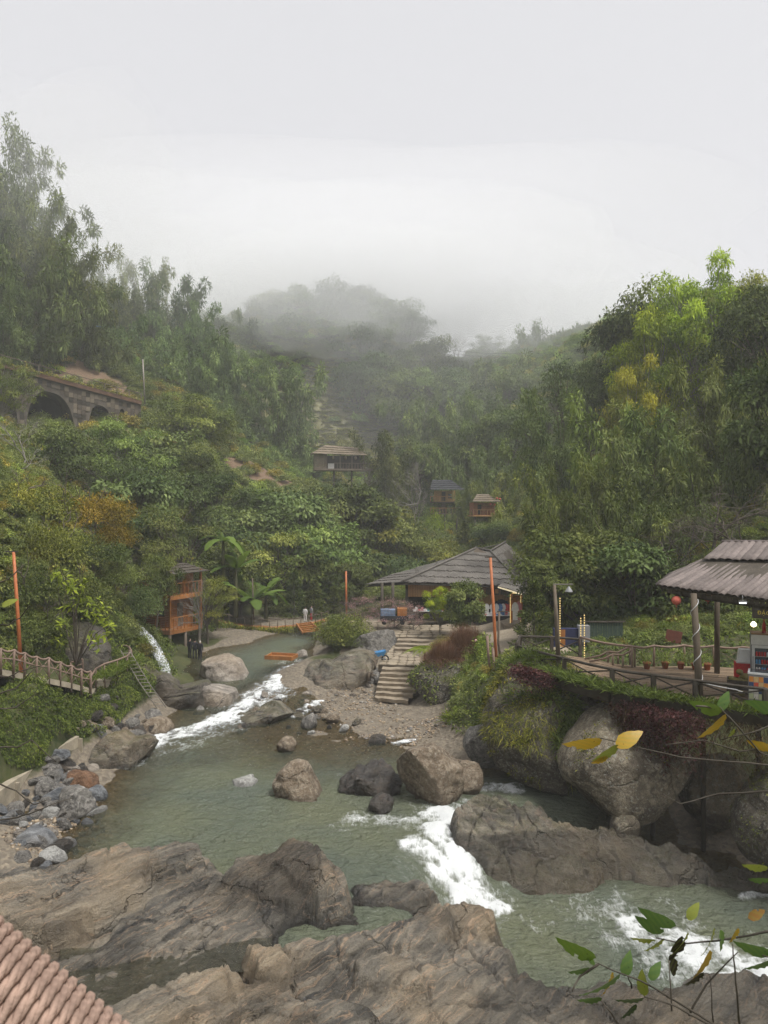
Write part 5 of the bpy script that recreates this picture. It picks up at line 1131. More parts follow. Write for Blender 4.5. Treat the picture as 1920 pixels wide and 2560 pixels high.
rail('deck_railing', 'dark timber railing along the front edge of the deck', [nearL[0], nearL[2], nearL[3], nearL[4], nearL[5], tuple(along(nearL, .78)), nearL[6]], .62, M_DARKWOOD, .075, .055, .02, True, .028, square=True)
rail('deck_railing', 'dark timber railing at the left end and back of the deck', [nearL[0], farL[0], farL[1], farL[2]], .75, M_DARKWOOD, .07, .05, .0, True, .03, square=True)
rail('branch_railing', 'pinkish branch shaped railing along the back of the deck', [farL[2], farL[3], farL[4], farL[5], farL[6], farL[7], (16.4, 29.7, DZ)], .86, M_PINKRAIL, .05, .05, .07, True, .009)
fb = empty('small_footbridge', Pz(1520, 1655, DZ), 0, 'little humped bridge rails in front of the back deck railing', 'footbridge'); o1 = fb.location
for k, (vo, uo) in enumerate(((0, 0), (7, 12))):
    pts = [Vector(Pz(u + uo, v + vo, DZ)) + Vector((0, 0, hh)) for u, v, hh in ((1462, 1650, .05), (1500, 1654, .25), (1520, 1656, .45), (1545, 1658, .45), (1575, 1660, .75))]
    MB().tube([p - o1 for p in pts], .04, 6).build('handrail', M_PINKRAIL, fb)
    for p in pts[2:]: MB().tube([p - o1, Vector((p.x, p.y, DZ - .1)) - o1], .04, 6).build('post', M_PINKRAIL, fb)
# potted plants
PLT = crown_shrub(410, 240, .5, .14, 4, 1.3)
for i, (u, v) in enumerate(((1617, 1668), (1663, 1667), (1702, 1668), (1738, 1670), (1768, 1671))):
    p = Pz(u, v + 4, DZ); o = empty('potted_plant', (p[0], p[1], DZ), i * 1.3, ['terracotta pot plant left of the railing bend', 'terracotta pot plant second from the railing bend', 'terracotta pot plant third along the back railing', 'terracotta pot plant just left of the pavilion post', 'terracotta pot plant right of the pavilion post'][i], 'plant', 'pots along the back railing')
    MB().lathe((0, 0, 0), [(.10, .0), (.145, .22), (.165, .22), (.165, .28), (.13, .28), (.12, .24)], 12).build('pot', M_CLAY, o)
    c = link('leaves', PLT, M_LEAF, o, (0, 0, .24)); c.scale = (.3, .3, .42); c.color = (1.1, 1.25, .8, 1)

# ------------------------------------------------------------------ lantern pavilion
pv = empty('pavilion', (10.7, 25.5, DZ), 0, 'open pavilion with weathered corrugated strip roof on the right deck', 'pavilion'); pb = Vector(pv.location)
eL, eR = Vector((9.72, 26.3, 8.42)), Vector((15.6, 22.7, 7.85)); mL, mR = PV(1757, 1405, 27.8), Vector((17.6, 24.4, 9.2)); rL, rR = PV(1808, 1356, 28.6), Vector((18.3, 25.6, 9.9))
bkL = Vector((12.0, 31.0, 8.4))
def strips(a, b, c, d, n, seed, lift=.0):
    rs = random.Random(seed); nn = (b - a).cross(d - a).normalized(); nn = nn if nn.z > 0 else -nn
    for k in range(n):
        m = MB(); vs_ = []; fs_ = []; S, Tn = 5, 5; sh = rs.uniform(-.012, .012)
        for j in range(Tn + 1):
            for i in range(S + 1):
                s = (k + i / S * 1.06) / n; t_ = j / Tn; t_ = t_ * (1.03) - .03 - sh if j == 0 else t_
                p = a.lerp(b, min(s, 1.02)).lerp(d.lerp(c, min(s, 1.02)), t_); hgt = .055 * math.sin(math.pi * i / S) + lift + .012 * math.sin(j * 2.1 + k) + .01 * (k % 2)
                vs_.append(p + nn * hgt - pb)
        for j in range(Tn):
            for i in range(S): q = j * (S + 1) + i; fs_.append((q, q + 1, q + S + 2, q + S + 1))
        w = len(vs_); vs_ += [v - nn * .02 for v in vs_]
        fs_ += [tuple(reversed([i + w for i in f])) for f in fs_]
        fs_ += [(i, i + w, i + 1 + w, i + 1) for i in range(S)]
        m.add(vs_, fs_, True).build('roof_strip', M_ROOFSTRIP, pv)
strips(eL, eR, mR, mL, 34, 1); strips(mL + Vector((-.05, -.1, .1)), mR + Vector((0, -.1, .1)), rR, rL, 26, 2, .03); strips(bkL, eL, mL, mL + Vector((.7, 1.1, .1)), 10, 3)
MB().tube([rL - pb + Vector((-.05, 0, .03)), rR - pb + Vector((0, 0, .03))], .07, 8).build('ridge_cap', M_ROOFSTRIP, pv)
m = MB(); slab(m, [eL - pb + Vector((.1, .05, -.10)), eR - pb + Vector((0, .1, -.10)), rR - pb + Vector((0, 0, -.14)), rL - pb + Vector((0, 0, -.14))], .05); m.build('roof_lining', M_DARKWOOD, pv)
for k in range(40):
    a = (eL + Vector((.35, .02, -.04))).lerp(eR, k / 40) - pb; b = (eL + Vector((.35, .02, -.04))).lerp(eR, (k + .93) / 40) - pb
    m = MB(); m.add([a, b, b + Vector((0, 0, -.27)), a + Vector((0, 0, -.27))] + [p + Vector((.02, .04, 0)) for p in (a, b, b + Vector((0, 0, -.27)), a + Vector((0, 0, -.27)))], [(0, 1, 2, 3), (7, 6, 5, 4), (0, 4, 5, 1), (1, 5, 6, 2), (2, 6, 7, 3), (3, 7, 4, 0)]); m.build('fascia_board', M_DARKWOOD, pv)
pA, pB = PV(1750, 1765, 25.5) - pb, PV(1734, 1484, 25.5) - pb
MB().tube([pA, pA.lerp(pB, .5) + Vector((.01, 0, 0)), pB], [.135, .12, .105], 10).build('post', M_POST, pv)
for q in ((15.2, 23.4), (13.2, 29.3), (17.0, 27.0)):
    p = Vector((q[0], q[1], DZ)) - pb; MB().tube([p, p + Vector((0, 0, 3.6))], .11, 8).build('post', M_POST, pv)
MB().bar(eL - pb + Vector((.8, .2, -.34)), eR - pb + Vector((0, .2, -.34)), .14, .16).build('beam', M_DARKWOOD, pv)
sp = [pA.lerp(pB, .05 + .9 * i / 60) + Vector((math.cos(i * .42), math.sin(i * .42), 0)) * .135 for i in range(61)]
MB().tube(sp, .014, 5).build('light_hose', M_WHITE_P, pv)
MB().tube([p - pb for p in wavy([Pz(1752, 1706, DZ + .55), PV(1840, 1724, 24.8), PV(1870, 1732, 24.5), PV(1925, 1722, 24.2)], .02)], .016, 5).build('light_hose', M_WHITE_P, pv)
for (u, v, d, lab) in ((1691, 1501, 26.0, 'round red paper lantern hanging left of the pavilion post'), (1770, 1493, 27.2, 'red paper lantern half hidden by the pavilion eave')):
    c = PV(u, v, d); o = empty('paper_lantern', c, 0, lab, 'lantern', 'red lanterns of the pavilion'); R = .16
    m = MB(); m.lathe((0, 0, 0), [(.05, -R), *[(R * math.cos(a) * (1 + .025 * (i % 2)), R * math.sin(a) * .98) for i, a in enumerate(np.linspace(-1.25, 1.25, 15))], (.05, R)], 18); m.build('shade', M_LANT, o)
    MB().lathe((0, 0, R - .01), [(.05, 0), (.055, .03)], 10).build('cap', M_BLACK, o); MB().tube([(0, 0, R), (0, 0, R + .16)], .006, 4).build('cord', M_BLACK, o)
    MB().tube([(0, 0, -R), (0, 0, -R - .08)], .012, 5).build('tassel', M_RED, o)
o = empty('flood_light', PV(1857, 1505, 24.7), 0, 'small white floodlight glowing under the pavilion eave', 'lamp'); MB().box((-.12, -.06, -.02), (.12, .06, .03)).build('housing', M_STEEL, o); MB().box((-.10, -.05, -.045), (.10, .05, -.022)).build('glass', M_FLOOD, o); MB().tube([(0, 0, .03), (0, .02, .22)], .012, 5).build('bracket', M_STEEL, o)
o = empty('light_bulb', PV(1884, 1561, 26.0), 0, 'warm glowing bulb hanging above the drinks fridge', 'lamp'); MB().lathe((0, 0, 0), [(.02, -.09), (.085, -.05), (.10, 0), (.07, .06), (.03, .1)], 12).build('globe', M_BULB, o); MB().tube([(0, 0, .1), (0, 0, 1.0)], .008, 4).build('cord', M_BLACK, o)
o = empty('sign_board', PV(1880, 1545, 25.0), math.radians(-30), 'dark wooden sign board with yellow lettering under the eave', 'sign'); MB().box((0, 0, 0), (1.9, .05, .43)).build('board', M_DARKWOOD, o)
cu = bpy.data.curves.new('lettering', 'FONT'); cu.body = '\u0110\u1eb6C'; cu.size = .17; cu.extrude = .006; cu.space_character = 1.1
tmp = bpy.data.objects.new('lettering_tmp', cu); COL.objects.link(tmp); dg = bpy.context.evaluated_depsgraph_get(); me = bpy.data.meshes.new_from_object(tmp.evaluated_get(dg)); bpy.data.objects.remove(tmp)
lt = link('lettering', me, M_YEL, o, (.16, -.012, .14)); lt.rotation_euler = (math.radians(90), 0, 0)
# fridge, freezer, crate, display case
o = empty('drinks_fridge', (13.27, 26.7, DZ), math.radians(-22), 'tall grey drinks fridge with glass door beside the freezer', 'fridge')
MB().box((0, .03, .0), (.78, .72, 1.98)).build('cabinet', M_STEEL, o); MB().box((-.012, -.02, 1.62), (.792, .028, 1.97)).build('header', M_WHITE_P, o)
dr = MB().box((.02, -.015, .1), (.76, .028, 1.6)).build('door', M_WHITE_P, o); MB().box((.11, -.03, .3), (.67, -.017, 1.5)).build('glass', M_GLASS, dr); MB().bar((.05, -.05, .6), (.05, -.05, 1.2), .025).build('handle', M_STEEL, dr)
for k in range(4):
    MB().box((.12, -.038, .36 + k * .28), (.66, -.031, .375 + k * .28)).build('shelf', M_WHITE_P, o)
    for i in range(6): MB().lathe((.17 + i * .088, -.04, .377 + k * .28), [(.03, 0), (.034, .02), (.034, .13), (.02, .16)], 8).build('can', [M_RED, M_LITE, M_BLUE, M_RED][(k + i // 2) % 4], o)
MB().box((0.0, .0, 1.982), (.78, .7, 2.02)).build('lid', M_HALLWOOD, o)
o = empty('chest_freezer', (12.2, 24.75, DZ), math.radians(-28), 'chest freezer with colourful patchwork front on the deck', 'freezer')
MB().box((0, 0, .08), (1.5, .65, .98)).build('body', M_STEEL, o); MB().box((-.02, -.02, .982), (1.52, .67, 1.04)).build('rim', M_WHITE_P, o); MB().box((.05, .05, 1.042), (1.45, .6, 1.055)).build('glass', M_GLASS, o)
cols = [mat_plain('patch_%d' % i, c, .6, .3, .1, 9, 0) for i, c in enumerate(((.62, .6, .55), (.55, .10, .06), (.62, .25, .06), (.03, .06, .15), (.45, .5, .3), (.6, .42, .2)))]
rs = random.Random(6)
for i in range(10):
    for j in range(4): MB().box((.02 + i * .146, -.012, .16 + j * .19), (.155 + i * .146, -.002, .335 + j * .19)).build('patch', cols[rs.randrange(6)], o)
o = empty('coconut_crate', Pz(1818, 1733, DZ), math.radians(-25), 'dark open crate heaped with coconuts at the deck edge', 'crate')
for k in range(4): MB().box((0, -.01, .03 + k * .12), (.85, .02, .12 + k * .12)).build('slat', M_DARKWOOD, o); MB().box((0, .58, .03 + k * .12), (.85, .6, .12 + k * .12)).build('slat', M_DARKWOOD, o); MB().box((-.012, 0, .03 + k * .12), (.012, .6, .12 + k * .12)).build('slat', M_DARKWOOD, o); MB().box((.84, 0, .03 + k * .12), (.862, .6, .12 + k * .12)).build('slat', M_DARKWOOD, o)
M_COCO = mat_plain('coconut_husk', (.20, .17, .06), .8, .2, .4, 10)
coco = rock_mesh('coconut', [(math.cos(a) * .9, math.sin(a)) for a in np.linspace(0, 6.0, 12)], .9, 77, sub=2, rough=.05, facets=2)
w = Vector(o.location)
for k in range(20):
    lay = 0 if k < 11 else (1 if k < 17 else 2); a = rs.uniform(.12, .72), rs.uniform(.1, .5)
    if k >= 18: a = (.45 + .35 * (k - 18), -.25)
    q = Vector((a[0], a[1], .42 + lay * .16 if k < 18 else .1)); q.rotate(Euler((0, 0, math.radians(-25)))); c = link('coconut', coco, M_COCO, None, w + q); c.scale = (.11, .11, .12); c.rotation_euler = (rs.random(), rs.random(), rs.random() * 6)
    tag(c, 'green brown coconut piled in the dark crate' if k < 18 else ('left coconut lying on the deck below the crate' if k == 18 else 'right coconut lying on the deck below the crate'), 'coconut', 'coconuts by the crate' )
o = empty('display_case', Pz(1838, 1712, DZ), math.radians(-20), 'small clear display case on a red draped table by the fridge', 'display case')
MB().box((0, 0, .0), (.75, .5, .8)).build('table', M_RED, o); MB().box((.05, .05, .80), (.7, .45, .84)).build('base', M_WHITE_P, o)
m = MB(); m.add([(.08, .02, .84), (.68, .02, .84), (.68, .45, .84), (.08, .45, .84), (.14, .12, 1.3), (.62, .12, 1.3), (.62, .42, 1.3), (.14, .42, 1.3)], [(0, 1, 5, 4), (1, 2, 6, 5), (2, 3, 7, 6), (3, 0, 4, 7), (4, 5, 6, 7)]); m.build('cover', M_WHITE_P, o)
for k in range(3): MB().lathe((.12 + k * .12, -.06, .0), [(.05, 0), (.055, .2), (.02, .28), (.02, .33)], 9).build('bottle', M_RED, o)
o = empty('red_bottle', (13.75, 26.75, DZ + 2.02), 0, 'red bottle standing on top of the drinks fridge', 'bottle'); MB().lathe((0, 0, 0), [(.06, 0), (.065, .28), (.025, .4), (.025, .5)], 10).build('body', M_RED, o); MB().lathe((0, 0, .5), [(.03, 0), (.03, .05)], 8).build('cap', M_BLACK, o)

# lamp posts and poles
def pole(name, label, pts, r, mat, cross=None, lamp=None, group=None, cat='pole'):
    o = empty(name, pts[0], 0, label, cat, group); b = Vector(pts[0]); MB().tube([Vector(p) - b for p in pts], r, 8).build('shaft', mat, o)
    if cross:
        top = Vector(pts[-1]) - b; MB().bar(top + Vector((-cross[0], 0, .02)), top + Vector((cross[1], 0, .02)), .06, .05).build('crossbar', M_DARKWOOD if lamp is None else M_PALEBARK, o)
    if lamp:
        q = Vector(lamp) - b; l = MB().lathe(q, [(.02, .2), (.05, .16), (.16, .0), (.17, -.03), (.12, -.03)], 12).build('lamp_shade', M_STEEL, o); MB().tube([q + Vector((0, 0, .2)), q + Vector((0, 0, .32))], .008, 4).build('cord', M_BLACK, l)
    return o
ORG = 'orange painted lamp poles'
pole('lamp_pole', 'tall orange painted lamp pole at the end of the paved path', [PV(1243, 1700, 38), PV(1236, 1560, 38), PV(1226, 1394, 38)], [.085, .08, .07], M_POLE, (.28, .30), group=ORG)
pole('lamp_pole', 'rusty orange pole rising beside the left walkway', [PV(53, 1680, 32.5), PV(44, 1530, 32.5), PV(34, 1380, 32.5)], [.09, .08, .065], M_POLE, (.35, .2), group=ORG)
pole('lamp_pole', 'orange lamp pole above the river bush in the centre', [PV(866, 1540, 57), PV(865, 1428, 57)], .075, M_POLE, (.2, .2), group=ORG)
pole('lamp_pole', 'thin yellowish pole on the garland bridge by the bananas', [PV(634, 1550, 62.5), PV(631, 1445, 62.5)], .06, M_POST, None, group=ORG)
pole('lamp_post', 'grey crooked wooden post right of the tall orange pole', [PV(1254, 1690, 38.2), PV(1246, 1600, 38.2), PV(1248, 1530, 38.2)], .06, M_POST, (.1, .5), cat='post')
pole('lamp_post', 'rough wooden lamp post with crossbar and pendant lamp on the deck', [PV(1397, 1672, 30.0), PV(1392, 1560, 30.0), PV(1386, 1462, 30.0)], [.10, .09, .06], M_POST, (.05, .75), tuple(PV(1422, 1478, 30.0)), cat='lamp post')
for i, (u, v0, v1, lab) in enumerate(((1218, 1590, 1690, 'leaning pinkish branch post left of the tall orange pole'), (1232, 1620, 1705, 'short pinkish branch post at the foot of the orange pole'))):
    pole('branch_post', lab, [PV(u + 12, v1 + 8, 37.5 - i * .2), PV(u + 3, (v0 + v1) / 2, 37.5 - i * .2), PV(u, v0, 37.5 - i * .2)], .07, M_PINKRAIL, cat='post', group='branch posts by the path')
rail('branch_railing', 'low pinkish branch rail beside the foot of the orange pole', [PV(1232, 1700, 37.0), PV(1262, 1722, 36.4)], .5, M_PINKRAIL, .06, .06, .0, False)

# ------------------------------------------------------------------ main hall
hl = empty('market_hall', (4, 57, 2.4), 0, 'long market hall with grey shingle hip roof behind the plaza', 'hall'); hb = Vector(hl.location)
def HP(u, v, d): return PV(u, v, d) - hb
A_, B_, C1, C2, D_, E_ = HP(1008, 1456, 56), HP(1308, 1466, 55), HP(1190, 1373, 61), HP(1226, 1380, 60.5), HP(1264, 1357, 67), HP(1352, 1447, 68)
m = MB(); shingles(m, [A_, B_, C2, C1], 6, 78, .05, seed=1); shingles(m, [B_, E_, D_, C2], 6, 60, .05, seed=2); o = m.build('shingles', M_SHINGLE, hl); o['kind'] = 'stuff'
F_ = HP(985, 1436, 68); m = MB(); shingles(m, [F_, A_, C1, D_], 5, 40, .05, seed=3); o = m.build('shingles', M_SHINGLE, hl); o['kind'] = 'stuff'
sh = [HP(916, 1462, 60), HP(1012, 1456, 56.6), HP(1072, 1424, 61), HP(985, 1434, 66)]
m = MB(); shingles(m, sh, 4, 44, .05, seed=4); o = m.build('shelter_shingles', M_SHINGLE, hl); o['kind'] = 'stuff'
m = MB(); slab(m, [p - Vector((0, 0, .12)) for p in (A_, B_, C2, C1)], .06); slab(m, [p - Vector((0, 0, .12)) for p in (B_, E_, D_, C2)], .06); slab(m, [p - Vector((0, 0, .12)) for p in sh], .06); m.build('roof_lining', M_DARKWOOD, hl)
for a, b in ((A_, C1), (B_, C2), (C1, C2), (C2, D_), (sh[1], sh[2])): MB().tube([a + Vector((0, 0, .12)), b + Vector((0, 0, .12))], .09, 6).build('hip_cap', M_SHINGLE, hl)
gb = MB(); gb.add([HP(1178, 1385, 60.3), HP(1224, 1385, 60.2), HP(1192, 1370, 60.6)], [(0, 1, 2)]); gb.build('gable', M_POST, hl)
n_ = 46
m = MB()
for k in range(n_):
    u0 = 1020 + 280 * k / n_; u1 = 1020 + 280 * (k + .93) / n_
    vb = 1492 if u1 < 1160 else 1552
    if 1226 < u0 < 1276: vb = 1512 - 14 * math.sin(math.pi * (u0 - 1226) / 50)
    if 1160 <= u0 < 1190: vb = 1492
    a, b = HP(u0, 1462, 56.8 - .9 * k / n_), HP(u1, 1462, 56.8 - .9 * k / n_); za, zb_ = HP(u0, vb, 56.8 - .9 * k / n_), HP(u1, vb, 56.8 - .9 * k / n_)
    if vb > 1545: za.z = zb_.z = HP(u0, 1512, 56)[2]
    m.add([za, zb_, b, a] + [p + Vector((0, .04 + .01 * (k % 3), 0)) for p in (za, zb_, b, a)], [(0, 1, 2, 3), (7, 6, 5, 4), (0, 4, 5, 1), (1, 5, 6, 2), (2, 6, 7, 3), (3, 7, 4, 0)])
o = m.build('wall_boards', M_HALLWOOD, hl); o['kind'] = 'stuff'
for u in (955, 982, 1017, 1100, 1186, 1298): p = HP(u, 1470, 57); MB().tube([p + Vector((0, 0, .4)), (p.x, p.y, -.2)], .12, 7).build('post', M_DARKWOOD, hl)
MB().box((HP(1020, 0, 57)[0], 5.2, -.2), (HP(1300, 0, 57)[0] + .4, 5.4, 3.0)).build('shade_backing', M_DARKIN, hl)
MB().box((HP(1020, 0, 57)[0], -1.2, 0.0), (HP(1300, 0, 57)[0], 5.0, .22)).build('floor_plinth', M_STEP, hl)
for i, (u, c) in enumerate(((1199, M_HALLWOOD), (1221, M_POST), (1242, M_HALLWOOD), (1258, M_POST), (1272, M_POST))):
    p = HP(u, 1478, 55.75); MB().box((p.x - .2, p.y - .05, p.z - .25), (p.x + .2, p.y - .01, p.z + .25)).build('carved_plaque', M_DARKWOOD, hl); MB().box((p.x - .13, p.y - .07, p.z - .17), (p.x + .13, p.y - .052, p.z + .17)).build('plaque_face', c, hl)
# goods: counters, hung clothes
def garment(mat, p, w, h, label, group, name='garment'):
    m = MB(); s = w / 2; prof = [(-s * .35, h), (s * .35, h), (s, h * .86), (s * 1.25, h * .55), (s * .85, h * .5), (s * .8, 0), (-s * .8, 0), (-s * .85, h * .5), (-s * 1.25, h * .55), (-s, h * .86)]
    f = [(x, -.04 + .02 * math.sin(x * 30), z) for x, z in prof]; b = [(x, .04, z) for x, z in prof]; n_ = len(prof)
    m.add(f + b, [tuple(range(n_)), tuple(range(2 * n_ - 1, n_ - 1, -1))] + [(i, i + n_, (i + 1) % n_ + n_, (i + 1) % n_) for i in range(n_)])
    return tag(m.build(name, mat, None, p), label, 'garment', group)
cm = {'white': M_LITE, 'red': M_RED, 'blue': mat_plain('blue_cloth', (.06, .16, .36), .8, .2, .2, 9), 'navy': mat_plain('indigo_cloth', (.03, .035, .08), .8, .2, .3, 9), 'pink': mat_plain('pink_cloth', (.5, .2, .22), .8, .2, .2, 9), 'teal': mat_plain('teal_cloth', (.05, .22, .2), .8, .2, .2, 9), 'plum': mat_plain('plum_cloth', (.14, .05, .11), .8, .2, .3, 9)}
for i, (u, c) in enumerate(((1206, 'plum'), (1217, 'white'), (1231, 'white'), (1241, 'white'), (1250, 'blue'), (1258, 'white'), (1265, 'red'), (1273, 'red'), (1281, 'white'), (1194, 'teal'), (1184, 'plum'))):
    garment(cm[c], PV(u, 1536, 55.3), .34, .8, ['hanging plum coloured garment at the left of the stall row', 'white hanging garment next to the plum one', 'white hanging garment left of the orange pole', 'white hanging garment right of the orange pole', 'blue hanging garment in the stall row', 'white hanging garment between the blue and red ones', 'red hanging garment next to the white one', 'red hanging garment second in the red pair', 'white hanging garment at the right end of the stall row', 'teal hanging garment at the left end of the stall', 'plum hanging garment behind the young trees'][i], 'clothes hung at the stall')
for i in range(12): garment(cm['navy'], PV(1196 + i * 8, 1512, 56.4), .3, .55, 'dark indigo cloth hanging in the upper row of the stall', 'indigo cloths in the stall')
def counter(name, label, p, w, d, h, seed, topcols):
    o = empty(name, p, 0, label, 'stall'); rs = random.Random(seed); MB().box((0, 0, 0), (w, d, h - .03)).build('table', M_DARKIN, o); MB().box((-.05, -.05, h - .028), (w + .05, d + .05, h)).build('top', M_LITE, o)
    for k in range(int(w / .22)):
        x = .1 + k * .22; hh = rs.uniform(.08, .28); MB().box((x, .05 + rs.uniform(0, .1), h + .002), (x + .17, .35, h + hh)).build('folded_goods', cm[rs.choice(topcols)], o)
    return o
counter('souvenir_stall', 'long white table of folded goods at the right of the hall', PV(1186, 1560, 54.6), 3.1, .9, .62, 1, ['white', 'white', 'red', 'pink', 'blue'])
counter('souvenir_stall', 'table of mixed goods behind the pink plum tree', PV(1035, 1548, 55.0), 2.6, .9, .6, 2, ['white', 'red', 'pink', 'teal', 'plum', 'white'])
counter('souvenir_stall', 'table of small goods behind the young trees', PV(1112, 1552, 55.5), 2.0, .9, .6, 3, ['red', 'pink', 'blue', 'white'])
# lit kiosk at the hall's right end
ks = empty('lit_kiosk', PV(1275, 1552, 52), 0, 'small orange kiosk edged with glowing yellow lights', 'kiosk'); kb = Vector(ks.location)
q4 = [PV(1245, 1466, 50.5) - kb, PV(1345, 1496, 49) - kb, PV(1352, 1440, 53) - kb, PV(1300, 1432, 54) - kb]
m = MB(); shingles(m, q4, 4, 26, .04, seed=9); o = m.build('shingles', M_SHINGLE, ks); o['kind'] = 'stuff'
MB().bar(q4[0] - Vector((0, 0, .05)), q4[1] - Vector((0, 0, .05)), .07, .09).build('eave_light', mat_emit('eave_glow', (1, .85, .55), .28), ks)
for u in (1278, 1304):
    a, b = PV(u, 1556, 51) - kb, PV(u, 1482, 51) - kb; MB().bar(a, b, .14).build('post', M_ORANGE, ks)
    for k in range(22): c = a.lerp(b, k / 21) + Vector((-.08, -.09, 0)); MB().box(c - Vector((.022, .02, .028)), c + Vector((.022, .02, .028))).build('light', M_LED, ks)
for k in range(9): c = (PV(1278, 1482, 50.9)).lerp(PV(1304, 1484, 50.9), k / 8) - kb; MB().box(c - Vector((.035, .02, .03)), c + Vector((.035, .02, .03))).build('light', M_LED, ks)
MB().box(PV(1281, 1550, 51.6) - kb, PV(1301, 1488, 51.7) - kb).build('panel', M_ORANGE, ks)
MB().box(PV(1262, 1562, 50.8) - kb + Vector((0, 0, -.35)), PV(1335, 1554, 52.6) - kb).build('plinth', M_STEP, ks)
garment(cm['white'], PV(1288, 1550, 50.5), .4, 1.2, 'white patterned robe hanging at the lit kiosk', 'robes at the kiosk'); garment(cm['pink'], PV(1297, 1548, 50.6), .36, 1.2, 'pink robe hanging right of the white patterned robe', 'robes at the kiosk')
# second lit stall half hidden behind the trees, and a string of lights on the deck
for i, (u, v0, v1, d, lab) in enumerate(((1400, 1490, 1620, 35, 'vertical string of yellow lights behind the wooden lamp post'), (1452, 1540, 1625, 34.5, 'vertical string of yellow lights left of the pair on the deck'), (1461, 1532, 1645, 34.2, 'vertical string of yellow lights right of the pair on the deck'))):
    o = empty('light_string', PV(u, v1, d), 0, lab, 'lights', 'strings of yellow lights'); a = Vector(o.location); n_ = int((v1 - v0) / 6)
    MB().tube([(0, 0.03, 0), PV(u, v0, d) - a + Vector((0, .03, 0))], .012, 4).build('cord', M_BLACK, o)
    for k in range(n_): c = PV(u, v1 + (v0 - v1) * k / n_, d) - a; MB().box(c - Vector((.022, .015, .03)), c + Vector((.022, .015, .03))).build('light', M_LED, o)
o = empty('green_booth', PV(1385, 1640, 36.5), 0, 'shaded booth with orange panel and goods behind the lamp post', 'booth'); a = Vector(o.location)
MB().box((0, 0, 0), (1.6, .3, 1.35)).build('counter', cm['navy'], o); MB().box((.2, -.03, .4), (.55, -.005, 1.3)).build('panel', M_ORANGE, o); MB().box((1.2, -.1, .7), (1.75, .3, 1.5)).build('goods', M_STEEL, o)
o = empty('dark_shed', PV(1500, 1630, 37.5), 0, 'low dark green corrugated shed wall under the trees behind the deck', 'shed'); a = Vector(o.location)
M_GREENTIN = mat_plain('green_tin', (.05, .075, .06), .6, .3, .2, 3)
for k in range(16): MB().box((-.9 + k * .13, 0, 0), (-.9 + k * .13 + .11, .04 + .015 * (k % 2), 1.5)).build('wall_sheet', M_GREENTIN, o)
MB().box((-.95, -.06, 1.502), (1.3, .12, 1.56)).build('top_rail', M_DARKWOOD, o)
o = empty('notice_board', PV(1655, 1640, 36.5), math.radians(-8), 'tilted reddish notice board under the trees behind the railing', 'sign'); MB().box((0, 0, .75), (.75, .04, 1.35), Matrix.Rotation(.18, 4, 'Y')).build('board', mat_plain('red_board', (.16, .055, .04), .7, .3, .2, 5), o); MB().bar((.35, .05, -.3), (.35, .05, 1.0), .06).build('leg', M_DARKWOOD, o)
# blue stall / vehicle with dark top left of the stalls
o = empty('goods_cart', PV(950, 1562, 53), 0, 'blue covered goods cart with orange side panel left of the hall', 'cart'); a = Vector(o.location)
MB().box((0, 0, .35), (1.9, 1.0, .62)).build('bed', MAT['dark_tin'], o); MB().box((.05, .05, .622), (1.1, .95, 1.05)).build('load', mat_plain('blue_tarp', (.16, .22, .32), .7, .2, .5, 3), o); MB().box((1.25, -.02, .64), (1.95, .9, 1.15)).build('panel', M_ORANGE, o)
for x in (.3, 1.6):
    for y in (-.05, 1.0): MB().tube([(x, y, .17), (x, y + .06, .17)], .17, 14).build('wheel', M_BLACK, o)
MB().bar((1.9, .5, .5), (2.6, .5, .75), .06).build('handle', M_STEEL, o)

# ------------------------------------------------------------------ steps and paving
st = empty('stone_staircase', (0.6, 44, .5), 0, 'worn stone steps climbing from the gravel bar to the plaza', 'staircase'); sb = Vector(st.location); rs = random.Random(2)
def step(u0, v, u1, v1, z, dp, h=.2):
    a, b = Vector(Pz(u0, v, z)), Vector(Pz(u1, v1, z)); n_ = 9; top = []
    bk = [Vector((.25 * dp, dp, 0))] * (n_ + 1)
    f = [a.lerp(b, i / n_) + Vector((0, rs.uniform(-.05, .05), rs.uniform(-.02, .02))) for i in range(n_ + 1)]
    m = MB(); vs_ = []
    for p in f: vs_ += [p - sb, p + Vector((.12 * dp, dp, .01)) - sb, p - Vector((0, -.03, h)) - sb]
    fs_ = []
    for i in range(n_): q = i * 3; fs_ += [(q, q + 3, q + 4, q + 1), (q + 2, q + 5, q + 3, q)]
    m.add(vs_, fs_).build('step', M_STEP, st)
for (u0, v, u1, v1, z, dp) in ((936, 1744, 1020, 1752, .52, .6), (938, 1731, 1032, 1738, .70, .6), (941, 1719, 1040, 1726, .88, .6), (944, 1707, 1048, 1713, 1.06, .6), (947, 1695, 1054, 1700, 1.24, .6), (950, 1684, 1060, 1688, 1.42, .6), (954, 1673, 1066, 1676, 1.58, .7), (985, 1621, 1082, 1624, 2.12, .6), (988, 1611, 1090, 1613, 2.26, .6), (992, 1601, 1100, 1603, 2.40, .8)):
    step(u0, v, u1, v1, z, dp)
